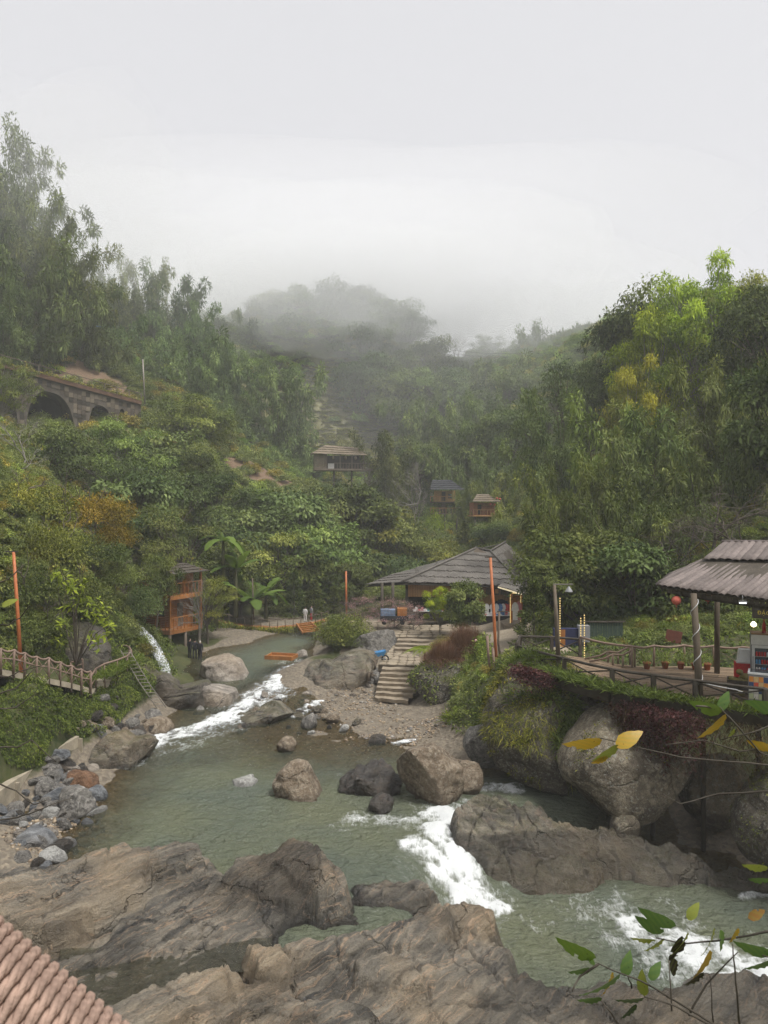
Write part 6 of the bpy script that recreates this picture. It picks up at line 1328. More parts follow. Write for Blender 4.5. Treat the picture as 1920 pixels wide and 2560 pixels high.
# flagstones: irregular slabs on the plaza and the landing
def flags(name, quad, nx, ny, seed, par, gap=.09, thick=.05, zfun=None):
    rs = random.Random(seed); g = [[None] * (nx + 1) for _ in range(ny + 1)]
    for j in range(ny + 1):
        for i in range(nx + 1):
            s, t_ = i / nx, j / ny
            if 0 < i < nx: s += rs.uniform(-.3, .3) / nx
            if 0 < j < ny: t_ += rs.uniform(-.3, .3) / ny
            g[j][i] = quadp(quad, s, t_)
    for j in range(ny):
        for i in range(nx):
            c = [g[j][i], g[j][i + 1], g[j + 1][i + 1], g[j + 1][i]]; ce = sum(c, Vector()) / 4; pts = []
            for k in range(4):
                a, b = c[k], c[(k + 1) % 4]
                for f in (.22, .78): q = a.lerp(b, f); pts.append(ce + (q - ce) * (1 - gap))
            dz = rs.uniform(-.006, .012); zz = [(zfun(p) if zfun else p.z) + dz for p in pts]
            top = [Vector((p.x, p.y, z)) for p, z in zip(pts, zz)]; n_ = 8
            m = MB(); m.add(top + [p - Vector((0, 0, thick)) for p in top], [tuple(range(n_))] + [(i2 + n_, (i2 + 1) % n_ + n_, (i2 + 1) % n_, i2) for i2 in range(n_)]); m.build('flagstone', M_PAVE, par)
plz = MB(); pc = [Vector((-2.6, 50.6, 2.42)), Vector((8.2, 50.0, 2.52)), Vector((9.4, 56.0, 2.6)), Vector((-2.8, 57.4, 2.55))]
slab(plz, pc, .5); PLAZA = tag(plz.build('plaza', mat_plain('paving_bed', (.13, .105, .075), .9, .1, .3, 3)), kind='structure')
flags('flag', [p + Vector((0, 0, .03)) for p in pc], 15, 8, 3, PLAZA)
ld = MB(); lc = [Vector((-.35, 45.4, 1.62)), Vector((2.75, 45.0, 1.60)), Vector((3.3, 49.2, 2.0)), Vector((.6, 49.6, 2.02))]
slab(ld, lc, .5); LAND = tag(ld.build('landing', MAT['paving_bed']), kind='structure'); flags('flag', [p + Vector((0, 0, .03)) for p in lc], 6, 8, 5, LAND)
for k in range(5):   # low rubble terraces left of the steps
    o = tag(MB().add([], []).tube([PV(870 + k * 14, 1640 + k * 12, 47.2 - k * .5), PV(895 + k * 12, 1646 + k * 12, 46.8 - k * .5), PV(925 + k * 6, 1655 + k * 12, 46.2 - k * .5)], [.28, .32, .25], 7, True, .25).build('stone_ledge', M_GREY), ['topmost rubble ledge under the wheelbarrow', 'second rubble ledge from the wheelbarrow', 'third rubble ledge from the wheelbarrow', 'fourth rubble ledge from the wheelbarrow', 'lowest rubble ledge beside the steps'][k], 'ledge', 'rubble ledges left of the steps')
# wheelbarrow
o = empty('wheelbarrow', PV(945, 1655, 46.2), math.radians(8), 'blue wheelbarrow parked at the top of the stone steps', 'wheelbarrow')
m = MB(); m.add([(-.34, -.22, .32), (.34, -.22, .42), (.34, .22, .42), (-.34, .22, .32), (-.46, -.3, .58), (.48, -.3, .72), (.48, .3, .72), (-.46, .3, .58)], [(0, 3, 2, 1), (0, 1, 5, 4), (1, 2, 6, 5), (2, 3, 7, 6), (3, 0, 4, 7)]); m.build('tray', M_BLUE, o)
w_ = MB(); pts = [(.45 + .2 * math.cos(a), 0, .2 + .2 * math.sin(a)) for a in np.linspace(0, 2 * math.pi, 19)]; w_.tube(pts, .045, 6, False); wo = w_.build('wheel', M_BLACK, o); MB().tube([(.45, -.05, .2), (.45, .05, .2)], .06, 8).build('hub', M_STEEL, wo)
for s in (-1, 1): MB().tube([(.45, s * .08, .2), (-.3, s * .2, .36), (-.95, s * .27, .5)], .02, 6).build('handle', M_STEEL, o); MB().tube([(-.28, s * .2, .35), (-.36, s * .22, -.02)], .02, 5).build('leg', M_STEEL, o)
for i, (u, v, lab) in enumerate(((935, 1668, 'upright driftwood stump below the wheelbarrow'), (922, 1697, 'forked driftwood stump on the rubble ledges'))):
    b = PV(u, v, 45 - i * 1.2); o = empty('driftwood', b, 0, lab, 'driftwood', 'driftwood on the ledges'); rs = random.Random(i)
    for k in range(4): MB().tube([(0, 0, -.1), (rs.uniform(-.1, .1), rs.uniform(-.1, .1), .3), (rs.uniform(-.5, .5), rs.uniform(-.2, .2), rs.uniform(.15, .75))], [.13, .09, .025], 6, True, .15).build('limb', M_POST, o)
# raft
o = empty('timber_raft', PV(703, 1643, 51.5), math.radians(-14), 'small wooden raft moored by a rock in the upper reach', 'raft'); o.location.z = .83
for k in range(5): MB().box((-.95, -.55 + k * .22, .0), (.95, -.36 + k * .22, .08)).build('plank', M_ORANGE, o)
for y in (-.6, .56): MB().box((-1.0, y, -.05), (1.0, y + .09, .24)).build('side_board', M_ORANGE, o)
for x in (-1.0, .92): MB().box((x, -.51, -.04), (x + .08, .56, .22)).build('end_board', M_ORANGE, o)
tag(link('boulder', rock_mesh('boulder', [(.5, 0), (.3, .35), (-.1, .42), (-.4, .2), (-.5, -.1), (0, -.3)], .4, 61, 3), M_PALE, loc=(-5.8, 52.2, .85)), 'pale rock beside the right end of the raft', 'boulder')

# ------------------------------------------------------------------ garland bridge along the far bank
gb_pts = [P(492, 1538, 60.5), P(530, 1550, 61), P(575, 1560, 61.5), P(625, 1568, 62), P(680, 1571, 62.4), P(730, 1568, 62.8), P(780, 1561, 63.2), P(820, 1550, 63.6)]
gp = [Vector(p) for p in gb_pts]
gbr = empty('garland_bridge', gp[0], 0, 'low timber footway hung with greenery along the far bank', 'footbridge'); g0 = gp[0]
for i in range(len(gp) - 1):
    for k in range(5):
        a, b = gp[i].lerp(gp[i + 1], k / 5), gp[i].lerp(gp[i + 1], (k + .9) / 5); MB().bar(a - g0 + Vector((0, .3, 0)), b - g0 + Vector((0, .3, 0)), 1.1, .12).build('plank', M_ORANGE, gbr)
    MB().tube([gp[i] - g0 + Vector((0, .2, -.05)), gp[i] - g0 + Vector((0, .25, -1.6))], .08, 6).build('stilt', M_POST, gbr)
rail('rope_railing', 'scalloped rope railing of the footway on the far bank', [tuple(gp[0].lerp(gp[-1], 0) if k == 0 else Vector(gb_pts[0])) if k == 0 else tuple((lambda s: gp[int(s)].lerp(gp[min(int(s) + 1, 7)], s - int(s)))(k * 7 / 18)) for k in range(19)], .8, M_POST, .035, .035, .12, False)
LV = leaf_mesh  # hanging greenery under the footway edge
rs_ = np.random.default_rng(5); n = 5200; s_ = rs_.random(n) * 6.6; ii = s_.astype(int); ff = s_ - ii; ga = np.array(gb_pts); pos = ga[ii] * (1 - ff[:, None]) + ga[np.minimum(ii + 1, 7)] * ff[:, None]
pos = pos + np.stack([rs_.normal(size=n) * .08, -.32 + rs_.normal(size=n) * .1, .15 - np.abs(rs_.normal(size=n)) * .35], 1)
L = rs_.uniform(.08, .2, n); c = link('hanging_greenery', leaf_mesh('hanging_greenery', [(pos - np.array(g0), unit(rs_.normal(size=(n, 3)) * .4 + [0, -.3, -.8]), unit(rs_.normal(size=(n, 3)) + [0, -1, .6]), L, L * .4)], rs_), M_LEAF, gbr); c.color = (1.3, 1.15, .6, 1)
ws = empty('wooden_stairs', PV(768, 1572, 62), 0, 'short wooden stairs from the footway down to the far bank', 'stairs'); a0 = Vector(ws.location)
for k in range(6): a = PV(742 + k * 2.5 + (5 - k) * 0, 1560 + k * 4.2, 62.4 - k * .3) - a0; b = PV(776 + k * 4, 1556 + k * 4.0, 62.4 - k * .3) - a0; MB().bar(a, b, .26, .06).build('tread', M_ORANGE, ws)
for (ua, va, ub, vb) in ((741, 1560, 757, 1583), (776, 1556, 800, 1578)): MB().bar(PV(ua, va, 62.5) - a0, PV(ub, vb, 60.8) - a0, .08, .2).build('stringer', M_ORANGE, ws)

# ------------------------------------------------------------------ orange timber hut on the left bank
hut = empty('timber_hut', PV(425, 1578, 52.5), math.atan2(.89, .45), 'two storey orange timber hut on stilts beside the waterfall', 'hut')
def log_wall(mb, a, b, z0, z1, n, r=.5):
    for k in range(n): z = z0 + (z1 - z0) * (k + .5) / n; mb.bar((a[0], a[1], z), (b[0], b[1], z), .09, (z1 - z0) / n * .86)
def storey(z, sx, sy, ix, iy, h):
    MB().box((0, 0, z - .28), (sx, sy, z)).build('platform', M_ORANGE, hut)
    m = MB(); log_wall(m, (ix, iy), (sx, iy), z, z + h, 17); log_wall(m, (ix, iy + .06), (ix, sy), z, z + h, 17); m.build('log_wall', M_ORANGE, hut)
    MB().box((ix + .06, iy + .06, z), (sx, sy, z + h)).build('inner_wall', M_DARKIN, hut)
    w_ = MB().box((ix - .06, iy + .5, z + .9), (ix - .045, iy + 1.15, z + 1.6)).build('window', M_GLASS, hut); MB().box((ix - .075, iy + .42, z + .84), (ix - .062, iy + 1.23, z + .9)).build('sill', M_POST, w_)
    w_ = MB().box((ix + .7, iy - .065, z + .05), (ix + 1.3, iy - .05, z + 1.75)).build('door', M_POST, hut)
    for (a, b) in (((0, 0), (sx, 0)), ((0, 0), (0, sy))):
        n_ = 9
        for k in range(n_ + 1): p = lerp(a, b, k / n_); MB().bar((p[0] + .05, p[1] + .05, z), (p[0] + .05, p[1] + .05, z + .85), .07 if k in (0, n_) else .045).build('baluster', M_ORANGE, hut)
        MB().bar((a[0] + .05, a[1] + .05, z + .87), (b[0] + .05, b[1] + .05, z + .87), .09, .06).build('handrail', M_ORANGE, hut)
    for (x, y) in ((.05, .05), (sx - .1, .05), (.05, sy - .1)): MB().bar((x, y, z), (x, y, z + h + .25), .13).build('post', M_ORANGE, hut)
storey(0, 3.4, 3.9, .95, .9, 2.1)
m = MB(); log_wall(m, (-.02, 1.3), (-.02, 3.9), .02, .75, 6); m.build('balustrade_boards', M_ORANGE, hut)
storey(2.45, 3.4, 3.2, .9, .9, 1.5)
m = MB(); shingles(m, [Vector((-.3, -.35, 4.0)), Vector((3.8, -.35, 4.0)), Vector((3.4, 1.8, 4.6)), Vector((0, 1.8, 4.6))], 4, 18, .05, seed=7); shingles(m, [Vector((-.3, 3.6, 4.0)), Vector((-.3, -.35, 4.0)), Vector((0, 1.8, 4.6)), Vector((0, 1.9, 4.6))], 4, 18, .05, seed=8); o = m.build('shingles', M_DARKWOOD, hut); o['kind'] = 'stuff'
for (x, y) in ((.1, .1), (3.2, .1), (.1, 3.6), (3.2, 3.6), (1.7, .1)): MB().tube([(x, y, -.2), (x, y, -2.6)], .11, 7).build('stilt', M_POST, hut)

# ------------------------------------------------------------------ left walkway with branch railing, lookout, retaining wall
wk = [P(-60, 1668, 30.4), P(0, 1672, 31), P(60, 1684, 31.8), P(125, 1696, 32.8), P(180, 1708, 33.8), P(232, 1722, 35)]
tops_px = [(-30, 1622, 30.6), (2, 1622, 31), (34, 1625, 31.4), (62, 1632, 31.8), (92, 1642, 32.3), (122, 1645, 32.8), (150, 1655, 33.3), (178, 1664, 33.8), (204, 1673, 34.3), (226, 1678, 34.8)]
base = [tuple(Vector(P(*q)) - Vector((0, 0, .86))) for q in tops_px]
rail('branch_railing', 'long brown branch railing stepping down the left walkway', base, .86, M_PINKRAIL, .06, .05, .10, True, .02, low=.4)
wo = empty('left_walkway', wk[1], 0, 'narrow walkway slab behind the brown branch railing', 'walkway'); w0 = Vector(wk[1])
for a, b in zip(wk[:-1], wk[1:]): a, b = Vector(a) - w0, Vector(b) - w0; MB().add([a, b, b + Vector((-2.0, 1.2, 0)), a + Vector((-2.0, 1.2, 0))] + [p - Vector((0, 0, .25)) for p in (a, b, b + Vector((-2.0, 1.2, 0)), a + Vector((-2.0, 1.2, 0)))], [(0, 1, 2, 3), (7, 6, 5, 4), (0, 4, 5, 1), (1, 5, 6, 2), (2, 6, 7, 3), (3, 7, 4, 0)]).build('slab', M_CONC, wo)
cur = [(228, 1690, 35.2), (240, 1672, 36), (262, 1660, 37), (292, 1650, 38), (318, 1640, 39), (330, 1628, 40), (322, 1617, 41.2), (300, 1611, 42.2), (264, 1608, 43)]
rail('branch_railing', 'curved brown railing round the lookout platform', [tuple(Vector(P(*q)) - Vector((0, 0, .9))) for q in cur], .9, M_PINKRAIL, .05, .05, .0, False, low=.45)
pf = [Vector(P(*q)) - Vector((0, 0, .92)) for q in cur]; lo = empty('lookout_platform', pf[4], 0, 'rounded concrete lookout platform above the ladder', 'platform'); n_ = len(pf)
inn = [Vector((-17.2, p.y, p.z)) for p in pf]; m = MB(); m.add([p - pf[4] for p in pf + inn] + [p - pf[4] - Vector((0, 0, .3)) for p in pf + inn], [(i, i + 1, i + 1 + n_, i + n_) for i in range(n_ - 1)] + [(i + 2 * n_, i + 1 + 2 * n_, i + 1, i) for i in range(n_ - 1)]); m.build('slab', M_CONC, lo)
rail('side_railing', 'short sloping rail on the rock behind the left walkway', [P(175, 1682, 36.4), P(208, 1672, 36.8)], .5, M_PINKRAIL, .045, .045, 0, False, low=.25)
wl = empty('retaining_wall', (-13.4, 30, 0), 0, 'stained concrete retaining wall along the left shore', 'wall'); w0 = Vector(wl.location)
wp_ = [Pz(198, 1925, -.05), Pz(150, 1950, .0), Pz(95, 1985, .0), Pz(40, 2020, .05), Pz(-40, 2080, .1)]; hs = [1.45, 1.35, 1.1, 1.05, 1.0]
for i in range(4):
    a, b = Vector(wp_[i]) - w0, Vector(wp_[i + 1]) - w0; bk = Vector((-.5, .25, 0)); m = MB()
    m.add([a, b, b + Vector((0, 0, hs[i + 1])), a + Vector((0, 0, hs[i]))] + [p + bk for p in (a, b, b + Vector((0, 0, hs[i + 1])), a + Vector((0, 0, hs[i])))], [(1, 0, 3, 2), (4, 5, 6, 7), (0, 4, 7, 3), (2, 3, 7, 6), (1, 2, 6, 5)]); m.build('panel', M_CONC, wl)
    MB().bar(a + Vector((.03, -.03, -.2)), a + Vector((.03, -.03, hs[i] - .1)), .22, .12).build('buttress', M_CONC, wl)
# bamboo ladder
la, lb = PV(313, 1626, 39.2), PV(404, 1770, 38.2); ldr = empty('bamboo_ladder', lb, 0, 'thin bamboo ladder leaning from the bank to the lookout', 'ladder'); side = Vector((.22, .05, 0))
for s in (-1, 1): MB().tube([la + side * s - lb, la.lerp(lb, .5) + side * s - lb - Vector((0, 0, .12)), side * s], .022, 5).build('side_pole', M_PALEBARK, ldr)
for k in range(16): c = la.lerp(lb, (k + .7) / 16.5) - lb - Vector((0, 0, .12 * math.sin(math.pi * (k + .7) / 16.5))); MB().tube([c - side * 1.1, c + side * 1.1], .017, 5).build('rung', M_PALEBARK, ldr)
# waterfall
t = NT('falling_water'); co = t.coord(); sx = t.mapping(co, (9, 9, .9)); nz = t.noise(sx, 1.6, 5, .7, .4); nz2 = t.noise(co, 9.0, 3, .6)
wsh = t.bsdf((.80, .83, .85), .5, .3); tr = t.n('BsdfTransparent'); mx = t.n('MixShader'); t.l(t.ramp(t.math('ADD', nz, t.math('MULTIPLY', t.math('SUBTRACT', nz2, .5), .35)), [(.47, 0.), (.66, .8)]), mx.inputs[0]); t.l(tr.outputs[0], mx.inputs[1]); t.l(wsh, mx.inputs[2]); M_FALL = t.done(mx.outputs[0])
wf = empty('waterfall', PV(415, 1690, 43.5), 0, 'slim white waterfall arching past the timber hut', 'waterfall'); f0 = Vector(wf.location)
path_ = [(318, 1500, 48.0), (312, 1548, 47.4), (335, 1562, 46.6), (362, 1588, 45.8), (385, 1620, 45.0), (404, 1655, 44.2), (416, 1692, 43.6)]; wd = [.10, .30, .26, .26, .24, .20, .15]
for lay in range(3):
    rs = np.random.default_rng(lay); vs_ = []; nW = 10; rows = []
    for i in range(len(path_) * 4 - 3):
        s = i / 4; k = min(int(s), len(path_) - 2); f = s - k; c = PV(*path_[k]).lerp(PV(*path_[k + 1]), f) - f0; w_ = wd[k] * (1 - f) + wd[k + 1] * f
        for j in range(nW + 1): x = (j / nW - .5) * 2 * w_ * (1 + .15 * lay); vs_.append((c.x + x, c.y + lay * .16 - .12 * math.cos(j / nW * 3.14) + rs.normal() * .03, c.z + rs.normal() * .03 - .25 * abs(x)))
    nr = len(path_) * 4 - 3; ii = np.arange(nr * (nW + 1)).reshape(nr, nW + 1); q = np.stack([ii[:-1, :-1], ii[:-1, 1:], ii[1:, 1:], ii[1:, :-1]], -1).reshape(-1, 4)
    link('water_sheet', mesh_np('water_sheet', vs_, q, smooth=True), M_FALL, wf)

# ------------------------------------------------------------------ stone viaduct on the left hillside
va, vb = PV(-10, 905, 90), PV(352, 1003, 100); vd = Vector((vb.x - va.x, vb.y - va.y, 0)); VL = vd.length; vd.normalize()
vi = empty('stone_viaduct', va, math.atan2(vd.y, vd.x), 'arched stone viaduct crossing the left hillside', 'viaduct')
slope = (vb.z - va.z) / VL
def s_of(u): return VL * (u + 10) / 362 * (.955 + .045 * (u + 10) / 362)
arches = [(s_of(62), s_of(184), -1.95, 5.6), (s_of(216), s_of(279), -2.0, 3.6), (s_of(294), s_of(312), -1.7, 1.6), (s_of(-80), s_of(42), -1.9, 5.6)]
def intr(s):
    """height of the arch underside below the deck line, or None in a pier"""
    for a, b, top, h in arches:
        if a < s < b:
            t_ = 2 * (s - a) / (b - a) - 1; return slope * s + top - h * (1 - math.sqrt(max(0, 1 - abs(t_) ** 2.6)))
    return None
m = MB(); N_ = 200; zs = []
for i in range(N_ + 1): s = VL * i / N_; z = intr(s); zs.append(slope * s - 8.5 if z is None else max(z, slope * s - 8.5))
vs_ = []; fs_ = []
for i in range(N_ + 1): s = VL * i / N_; vs_ += [(s, 0, slope * s - .5), (s, 0, zs[i]), (s, 4.2, zs[i]), (s, 4.2, slope * s - .5)]
for i in range(N_): q = i * 4; fs_ += [(q, q + 1, q + 5, q + 4), (q + 1, q + 2, q + 6, q + 5), (q + 2, q + 3, q + 7, q + 6), (q + 3, q, q + 4, q + 7)]
m.add(vs_, fs_).build('spandrel_wall', M_STONEB, vi)
rs = random.Random(8); bw, bh = .52, .62; blk = MB().box((.02, -.05, .02), (bw - .02, .02, bh - .02)).mesh('stone_block'); blk2 = MB().box((.02, -.05, .02), (bw - .02, .02, bh * .5 - .02)).mesh('stone_block')
BM = [mat_plain('block_%d' % i, c, .9, .15, .3, 1.5, .3) for i, c in enumerate(((.085, .07, .056), (.12, .098, .075), (.17, .14, .105), (.05, .043, .036)))]
for i in range(int(VL / bw)):
    for j in range(12):
        s = i * bw; zt = slope * s - .75 - j * bh
        ok_ = all((intr(x) is None or intr(x) < zt - bh - .05) for x in (s, s + bw * .5, s + bw))
        if not ok_ or j * bh > 6.3: continue
        o = bpy.data.objects.new('stone_block', blk); COL.objects.link(o); o.parent = vi; o.location = (s, -.01 - rs.uniform(0, .05), zt - bh)
        if not blk.materials: blk.materials.append(BM[0])
        o.material_slots[0].link = 'OBJECT'; o.material_slots[0].material = rs.choice(BM)
MB().add([(0, -.35, -.5), (VL, -.35, slope * VL - .5), (VL, 4.6, slope * VL - .5), (0, 4.6, -.5), (0, -.35, 0), (VL, -.35, slope * VL), (VL, 4.6, slope * VL), (0, 4.6, 0)], [(0, 3, 2, 1), (4, 5, 6, 7), (0, 1, 5, 4), (1, 2, 6, 5), (2, 3, 7, 6), (3, 0, 4, 7)]).build('deck', mat_plain('rusty_deck', (.15, .085, .055), .85, .2, .45, .9), vi)
for k in range(12): s = VL * k / 11; MB().bar((s, -.2, slope * s), (s, -.2, slope * s + 1.0), .09).build('rail_post', M_POST, vi)
MB().bar((0, -.2, 1.0), (VL, -.2, slope * VL + 1.0), .09).build('handrail', M_POST, vi)
rs_ = np.random.default_rng(8); n = 3600; s_ = rs_.random(n) * VL; cl_ = .5 + .5 * np.sin(s_ * 2.3) ; pos = np.stack([s_, -.15 + rs_.normal(size=n) * .3, slope * s_ + .05 + np.abs(rs_.normal(size=n)) * .32 * cl_], 1); L = rs_.uniform(.12, .3, n)
c = link('planting', leaf_mesh('planting', [(pos, unit(rs_.normal(size=(n, 3)) + [0, 0, .6]), unit(rs_.normal(size=(n, 3)) + [0, -1, .5]), L, L * .4)], rs_), M_LEAF, vi); c.color = (1.4, 1.15, .8, 1)
MB().add([(0, 4.25, -9), (VL, 4.25, -12), (VL, 4.25, slope * VL - .52), (0, 4.25, -.52)], [(0, 1, 2, 3)]).build('shade_backing', M_DARKIN, vi)  # dark sheet closing the arches, its colour stands in for the shade inside
pole('utility_pole', 'thin pale pole standing at the right end of the viaduct', [PV(362, 1010, 101), PV(357, 898, 101)], .10, M_PALEBARK, None, cat='pole')

# ------------------------------------------------------------------ hillside huts
def hut_box(o, x0, x1, y0, y1, z0, z1, mat, n=8, name='log_wall'):
    m = MB(); log_wall(m, (x0, y0), (x1, y0), z0, z1, n); log_wall(m, (x0, y0), (x0, y1), z0, z1, n); log_wall(m, (x1, y0), (x1, y1), z0, z1, n); m.build(name, mat, o)
a = PV(850, 1172, 125); o = empty('thatched_cafe', a, math.radians(8), 'thatched open fronted cafe hut high on the far slope', 'hut')
hut_box(o, -4.3, -2.4, 0, 3, 0, 2.5, M_THATCH, 10); MB().box((-2.3, 2.6, 0), (4.2, 2.8, 2.4)).build('shade_backing', M_DARKIN, o); MB().box((-4.4, -.6, -.3), (5.6, 3, 0)).build('floor', M_POST, o)
m = MB(); shingles(m, [Vector((-4.8, -.9, 2.4)), Vector((4.5, -.9, 2.2)), Vector((3.0, 1.4, 3.7)), Vector((-2.4, 1.4, 4.1))], 4, 34, .09, seed=11); shingles(m, [Vector((-4.8, 3.4, 2.4)), Vector((-4.8, -.9, 2.4)), Vector((-2.4, 1.4, 4.1)), Vector((-2.4, 1.6, 4.1))], 4, 16, .09, seed=12); k_ = m.build('thatch', M_THATCH, o); k_['kind'] = 'stuff'
for x in (-2.3, 0, 2.0, 4.0): MB().bar((x, -.4, 0), (x, -.4, 2.4), .16).build('post', M_POST, o)
for x in (-1.2, .9, 2.6): MB().lathe((x, -.45, 1.5), [(.06, 0), (.2, .15), (.22, .45), (.06, .7)], 9).build('lantern', M_THATCH, o)
for k in range(14): MB().bar((-1 + k * .5, -.55, 0), (-1 + k * .5, -.55, .9), .07).build('baluster', M_POST, o)
MB().bar((-1, -.55, .92), (5.6, -.55, .92), .1).build('handrail', M_POST, o); MB().box((-2.0, 0, 0), (-1.0, .7, .9)).build('counter', M_LITE, o)
for x in (-1, 2, 5): MB().tube([(x, .2, -.3), (x, .2, -4.5)], .16, 6).build('stilt', M_DARKWOOD, o)
a = PV(1112, 1283, 112); o = empty('balcony_hut', a, math.radians(-6), 'dark roofed hut with two stacked balconies on the far slope', 'hut')
for z in (0, 1.75):
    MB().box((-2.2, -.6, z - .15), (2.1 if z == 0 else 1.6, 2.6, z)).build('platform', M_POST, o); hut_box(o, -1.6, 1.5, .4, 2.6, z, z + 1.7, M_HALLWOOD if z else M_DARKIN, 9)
    for k in range(9): MB().bar((-2.15 + k * .47, -.55, z), (-2.15 + k * .47, -.55, z + .75), .07).build('baluster', M_HALLWOOD, o)
    MB().bar((-2.2, -.55, z + .78), (2.0, -.55, z + .78), .1).build('handrail', M_HALLWOOD, o)
    MB().box((-.5, .33, z + .1), (.1, .36, z + 1.5)).build('door', M_DARKWOOD, o); MB().box((.5, .33, z + .5), (1.1, .36, z + 1.2)).build('window', M_GLASS, o)
m = MB(); shingles(m, [Vector((-2.2, -1.2, 3.5)), Vector((2.9, -1.2, 3.5)), Vector((.9, 1.0, 5.1)), Vector((-1.9, 1.0, 5.1))], 5, 22, .05, seed=13); k_ = m.build('roof_tiles', M_TIN, o); k_['kind'] = 'stuff'
for x in (-2, 0, 1.8): MB().tube([(x, -.3, -.15), (x, -.3, -4)], .13, 6).build('stilt', M_DARKWOOD, o)
a = PV(1212, 1288, 98); o = empty('lantern_hut', a, math.radians(10), 'small reddish hut with balcony among trees right of the balcony hut', 'hut')
MB().box((-1.7, -.5, -.15), (1.7, 2.2, 0)).build('platform', M_HALLWOOD, o); hut_box(o, -1.4, 1.4, .3, 2.2, 0, 1.7, mat_plain('red_brown_board', (.25, .10, .06), .8, .2, .25, 4), 8)
for k in range(8): MB().bar((-1.65 + k * .47, -.45, 0), (-1.65 + k * .47, -.45, .7), .06).build('baluster', M_HALLWOOD, o)
MB().bar((-1.7, -.45, .72), (1.7, -.45, .72), .09).build('handrail', M_HALLWOOD, o); MB().box((-.9, .23, .1), (-.4, .26, 1.4)).build('door', M_DARKWOOD, o)
m = MB(); shingles(m, [Vector((-2, -.9, 1.75)), Vector((2, -.9, 1.75)), Vector((.8, 1, 2.8)), Vector((-.8, 1, 2.8))], 4, 16, .05, seed=14); k_ = m.build('thatch', M_THATCH, o); k_['kind'] = 'stuff'
for k, (x, z) in enumerate(((.6, 1.3), (1.2, 1.25), (1.5, 2.1), (1.9, 2.0))): MB().lathe((x, -.55, z), [(.04, 0), (.15, .08), (.15, .2), (.04, .28)], 8).build('lantern', M_LANT, o)
for x in (-1.4, 1.4): MB().tube([(x, -.2, -.15), (x, -.2, -3)], .1, 6).build('stilt', M_DARKWOOD, o)
MB().box((-1.3, -.2, -1.4), (1.2, 1.5, -1.25)).build('lower_platform', M_HALLWOOD, o)
a = PV(235, 812, 128); o = empty('blue_roof_shed', a, .3, 'sliver of a blue tin roofed shed between the bamboo groves', 'shed'); MB().box((-1, 0, -2), (1, 2, -.2)).build('wall', M_POST, o); m = MB(); slab(m, [Vector((-1.3, -.4, -.1)), Vector((1.3, -.4, -.35)), Vector((1.3, 2.4, .35)), Vector((-1.3, 2.4, .6))], .06); m.build('roof', M_BLUE, o)
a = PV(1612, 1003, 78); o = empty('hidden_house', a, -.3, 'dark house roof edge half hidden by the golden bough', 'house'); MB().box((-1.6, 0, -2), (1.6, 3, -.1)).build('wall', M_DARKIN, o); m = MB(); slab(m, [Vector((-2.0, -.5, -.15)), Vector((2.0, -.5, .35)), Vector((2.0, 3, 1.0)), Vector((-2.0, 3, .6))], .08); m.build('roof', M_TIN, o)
o = empty('power_line', PV(1130, 884, 190), 0, 'thin black power line crossing the misty skyline', 'cable'); b0 = Vector(o.location)
for k, dz in enumerate((0, .9)): MB().tube([p + Vector((0, 0, dz)) for p in wavy([PV(1130, 884, 190) - b0, PV(1330, 892, 170) - b0, PV(1640, 900, 120) - b0], .5, 8)], .035, 4).build('wire', M_BLACK, o)
# ------------------------------------------------------------------ creepers, grasses and small planting
def mat_on_ground(name, label, regions, n, leaf, mat, color, seed, wid=.45, bulge=.25, up=.5, kind='stuff', mask=None):
    """leaf mat hugging the ground inside plan rectangles (x0, x1, y0, y1)"""
    rs = np.random.default_rng(seed); ar = np.array([(b - a) * (d - c) for a, b, c, d in regions]); pick = rs.choice(len(regions), n, p=ar / ar.sum())
    R = np.array(regions)[pick]; x = R[:, 0] + rs.random(n) * (R[:, 1] - R[:, 0]); y = R[:, 2] + rs.random(n) * (R[:, 3] - R[:, 2])
    z = ground_z(x, y); e = .15; gx_ = (ground_z(x + e, y) - z) / e; gy_ = (ground_z(x, y + e) - z) / e; nn = unit(np.stack([-gx_, -gy_, np.ones(n)], 1))
    steep = np.sqrt(1 + gx_ ** 2 + gy_ ** 2); keep = (rs.random(n) < np.clip(steep / 2.2, .3, 1)) & (z - water_z(x, y) > .5)
    if mask is not None: keep &= mask(x, y, z)
    p = np.stack([x, y, z], 1); lump = fbm(p * 1.3, 3, seed)
    p = p + nn * (bulge * (.35 + np.clip(lump, -.3, 1)) * rs.random(n) ** .4)[:, None]
    p, nn = p[keep], nn[keep]; k = len(p); ax = unit(rs.normal(size=(k, 3)) * .55 + nn * .35 + [0, 0, -up]); L = leaf * rs.uniform(.6, 1.3, k)
    o = link(name, leaf_mesh(name, [(p, ax, unit(nn + rs.normal(size=(k, 3)) * .5), L, L * wid, np.clip(.3 * lump[keep] + rs.random(k) * .8, 0, 1))], rs), mat); o.color = (*color, 1)
    return tag(o, label, None, None, kind)
mat_on_ground('creeper', 'dense creeper hanging down the bank below the left walkway', [(-18.5, -12.8, 27.5, 41)], 115000, .105, M_LEAF, (.72, .8, .5), 1, bulge=.45, up=.9, mask=lambda x, y, z: (z > np.where(y < 33, 1.5, .9) + .35 * np.sin(y * 1.7)) & ((x > -15.6 + (y - 30) * .1) | (x < -17.2) | (y > 36.5)) & (y > 27.5))
mat_on_ground('cliff_growth', 'dark growth clinging to the cliff behind the left walkway', [(-24, -15.5, 26, 47)], 42000, .22, M_LEAF, (.75, .75, .55), 2, bulge=.6, mask=lambda x, y, z: (z > 4.0) & (fbm(np.stack([x, y, z], 1) * .55, 3, 5) > -.35))
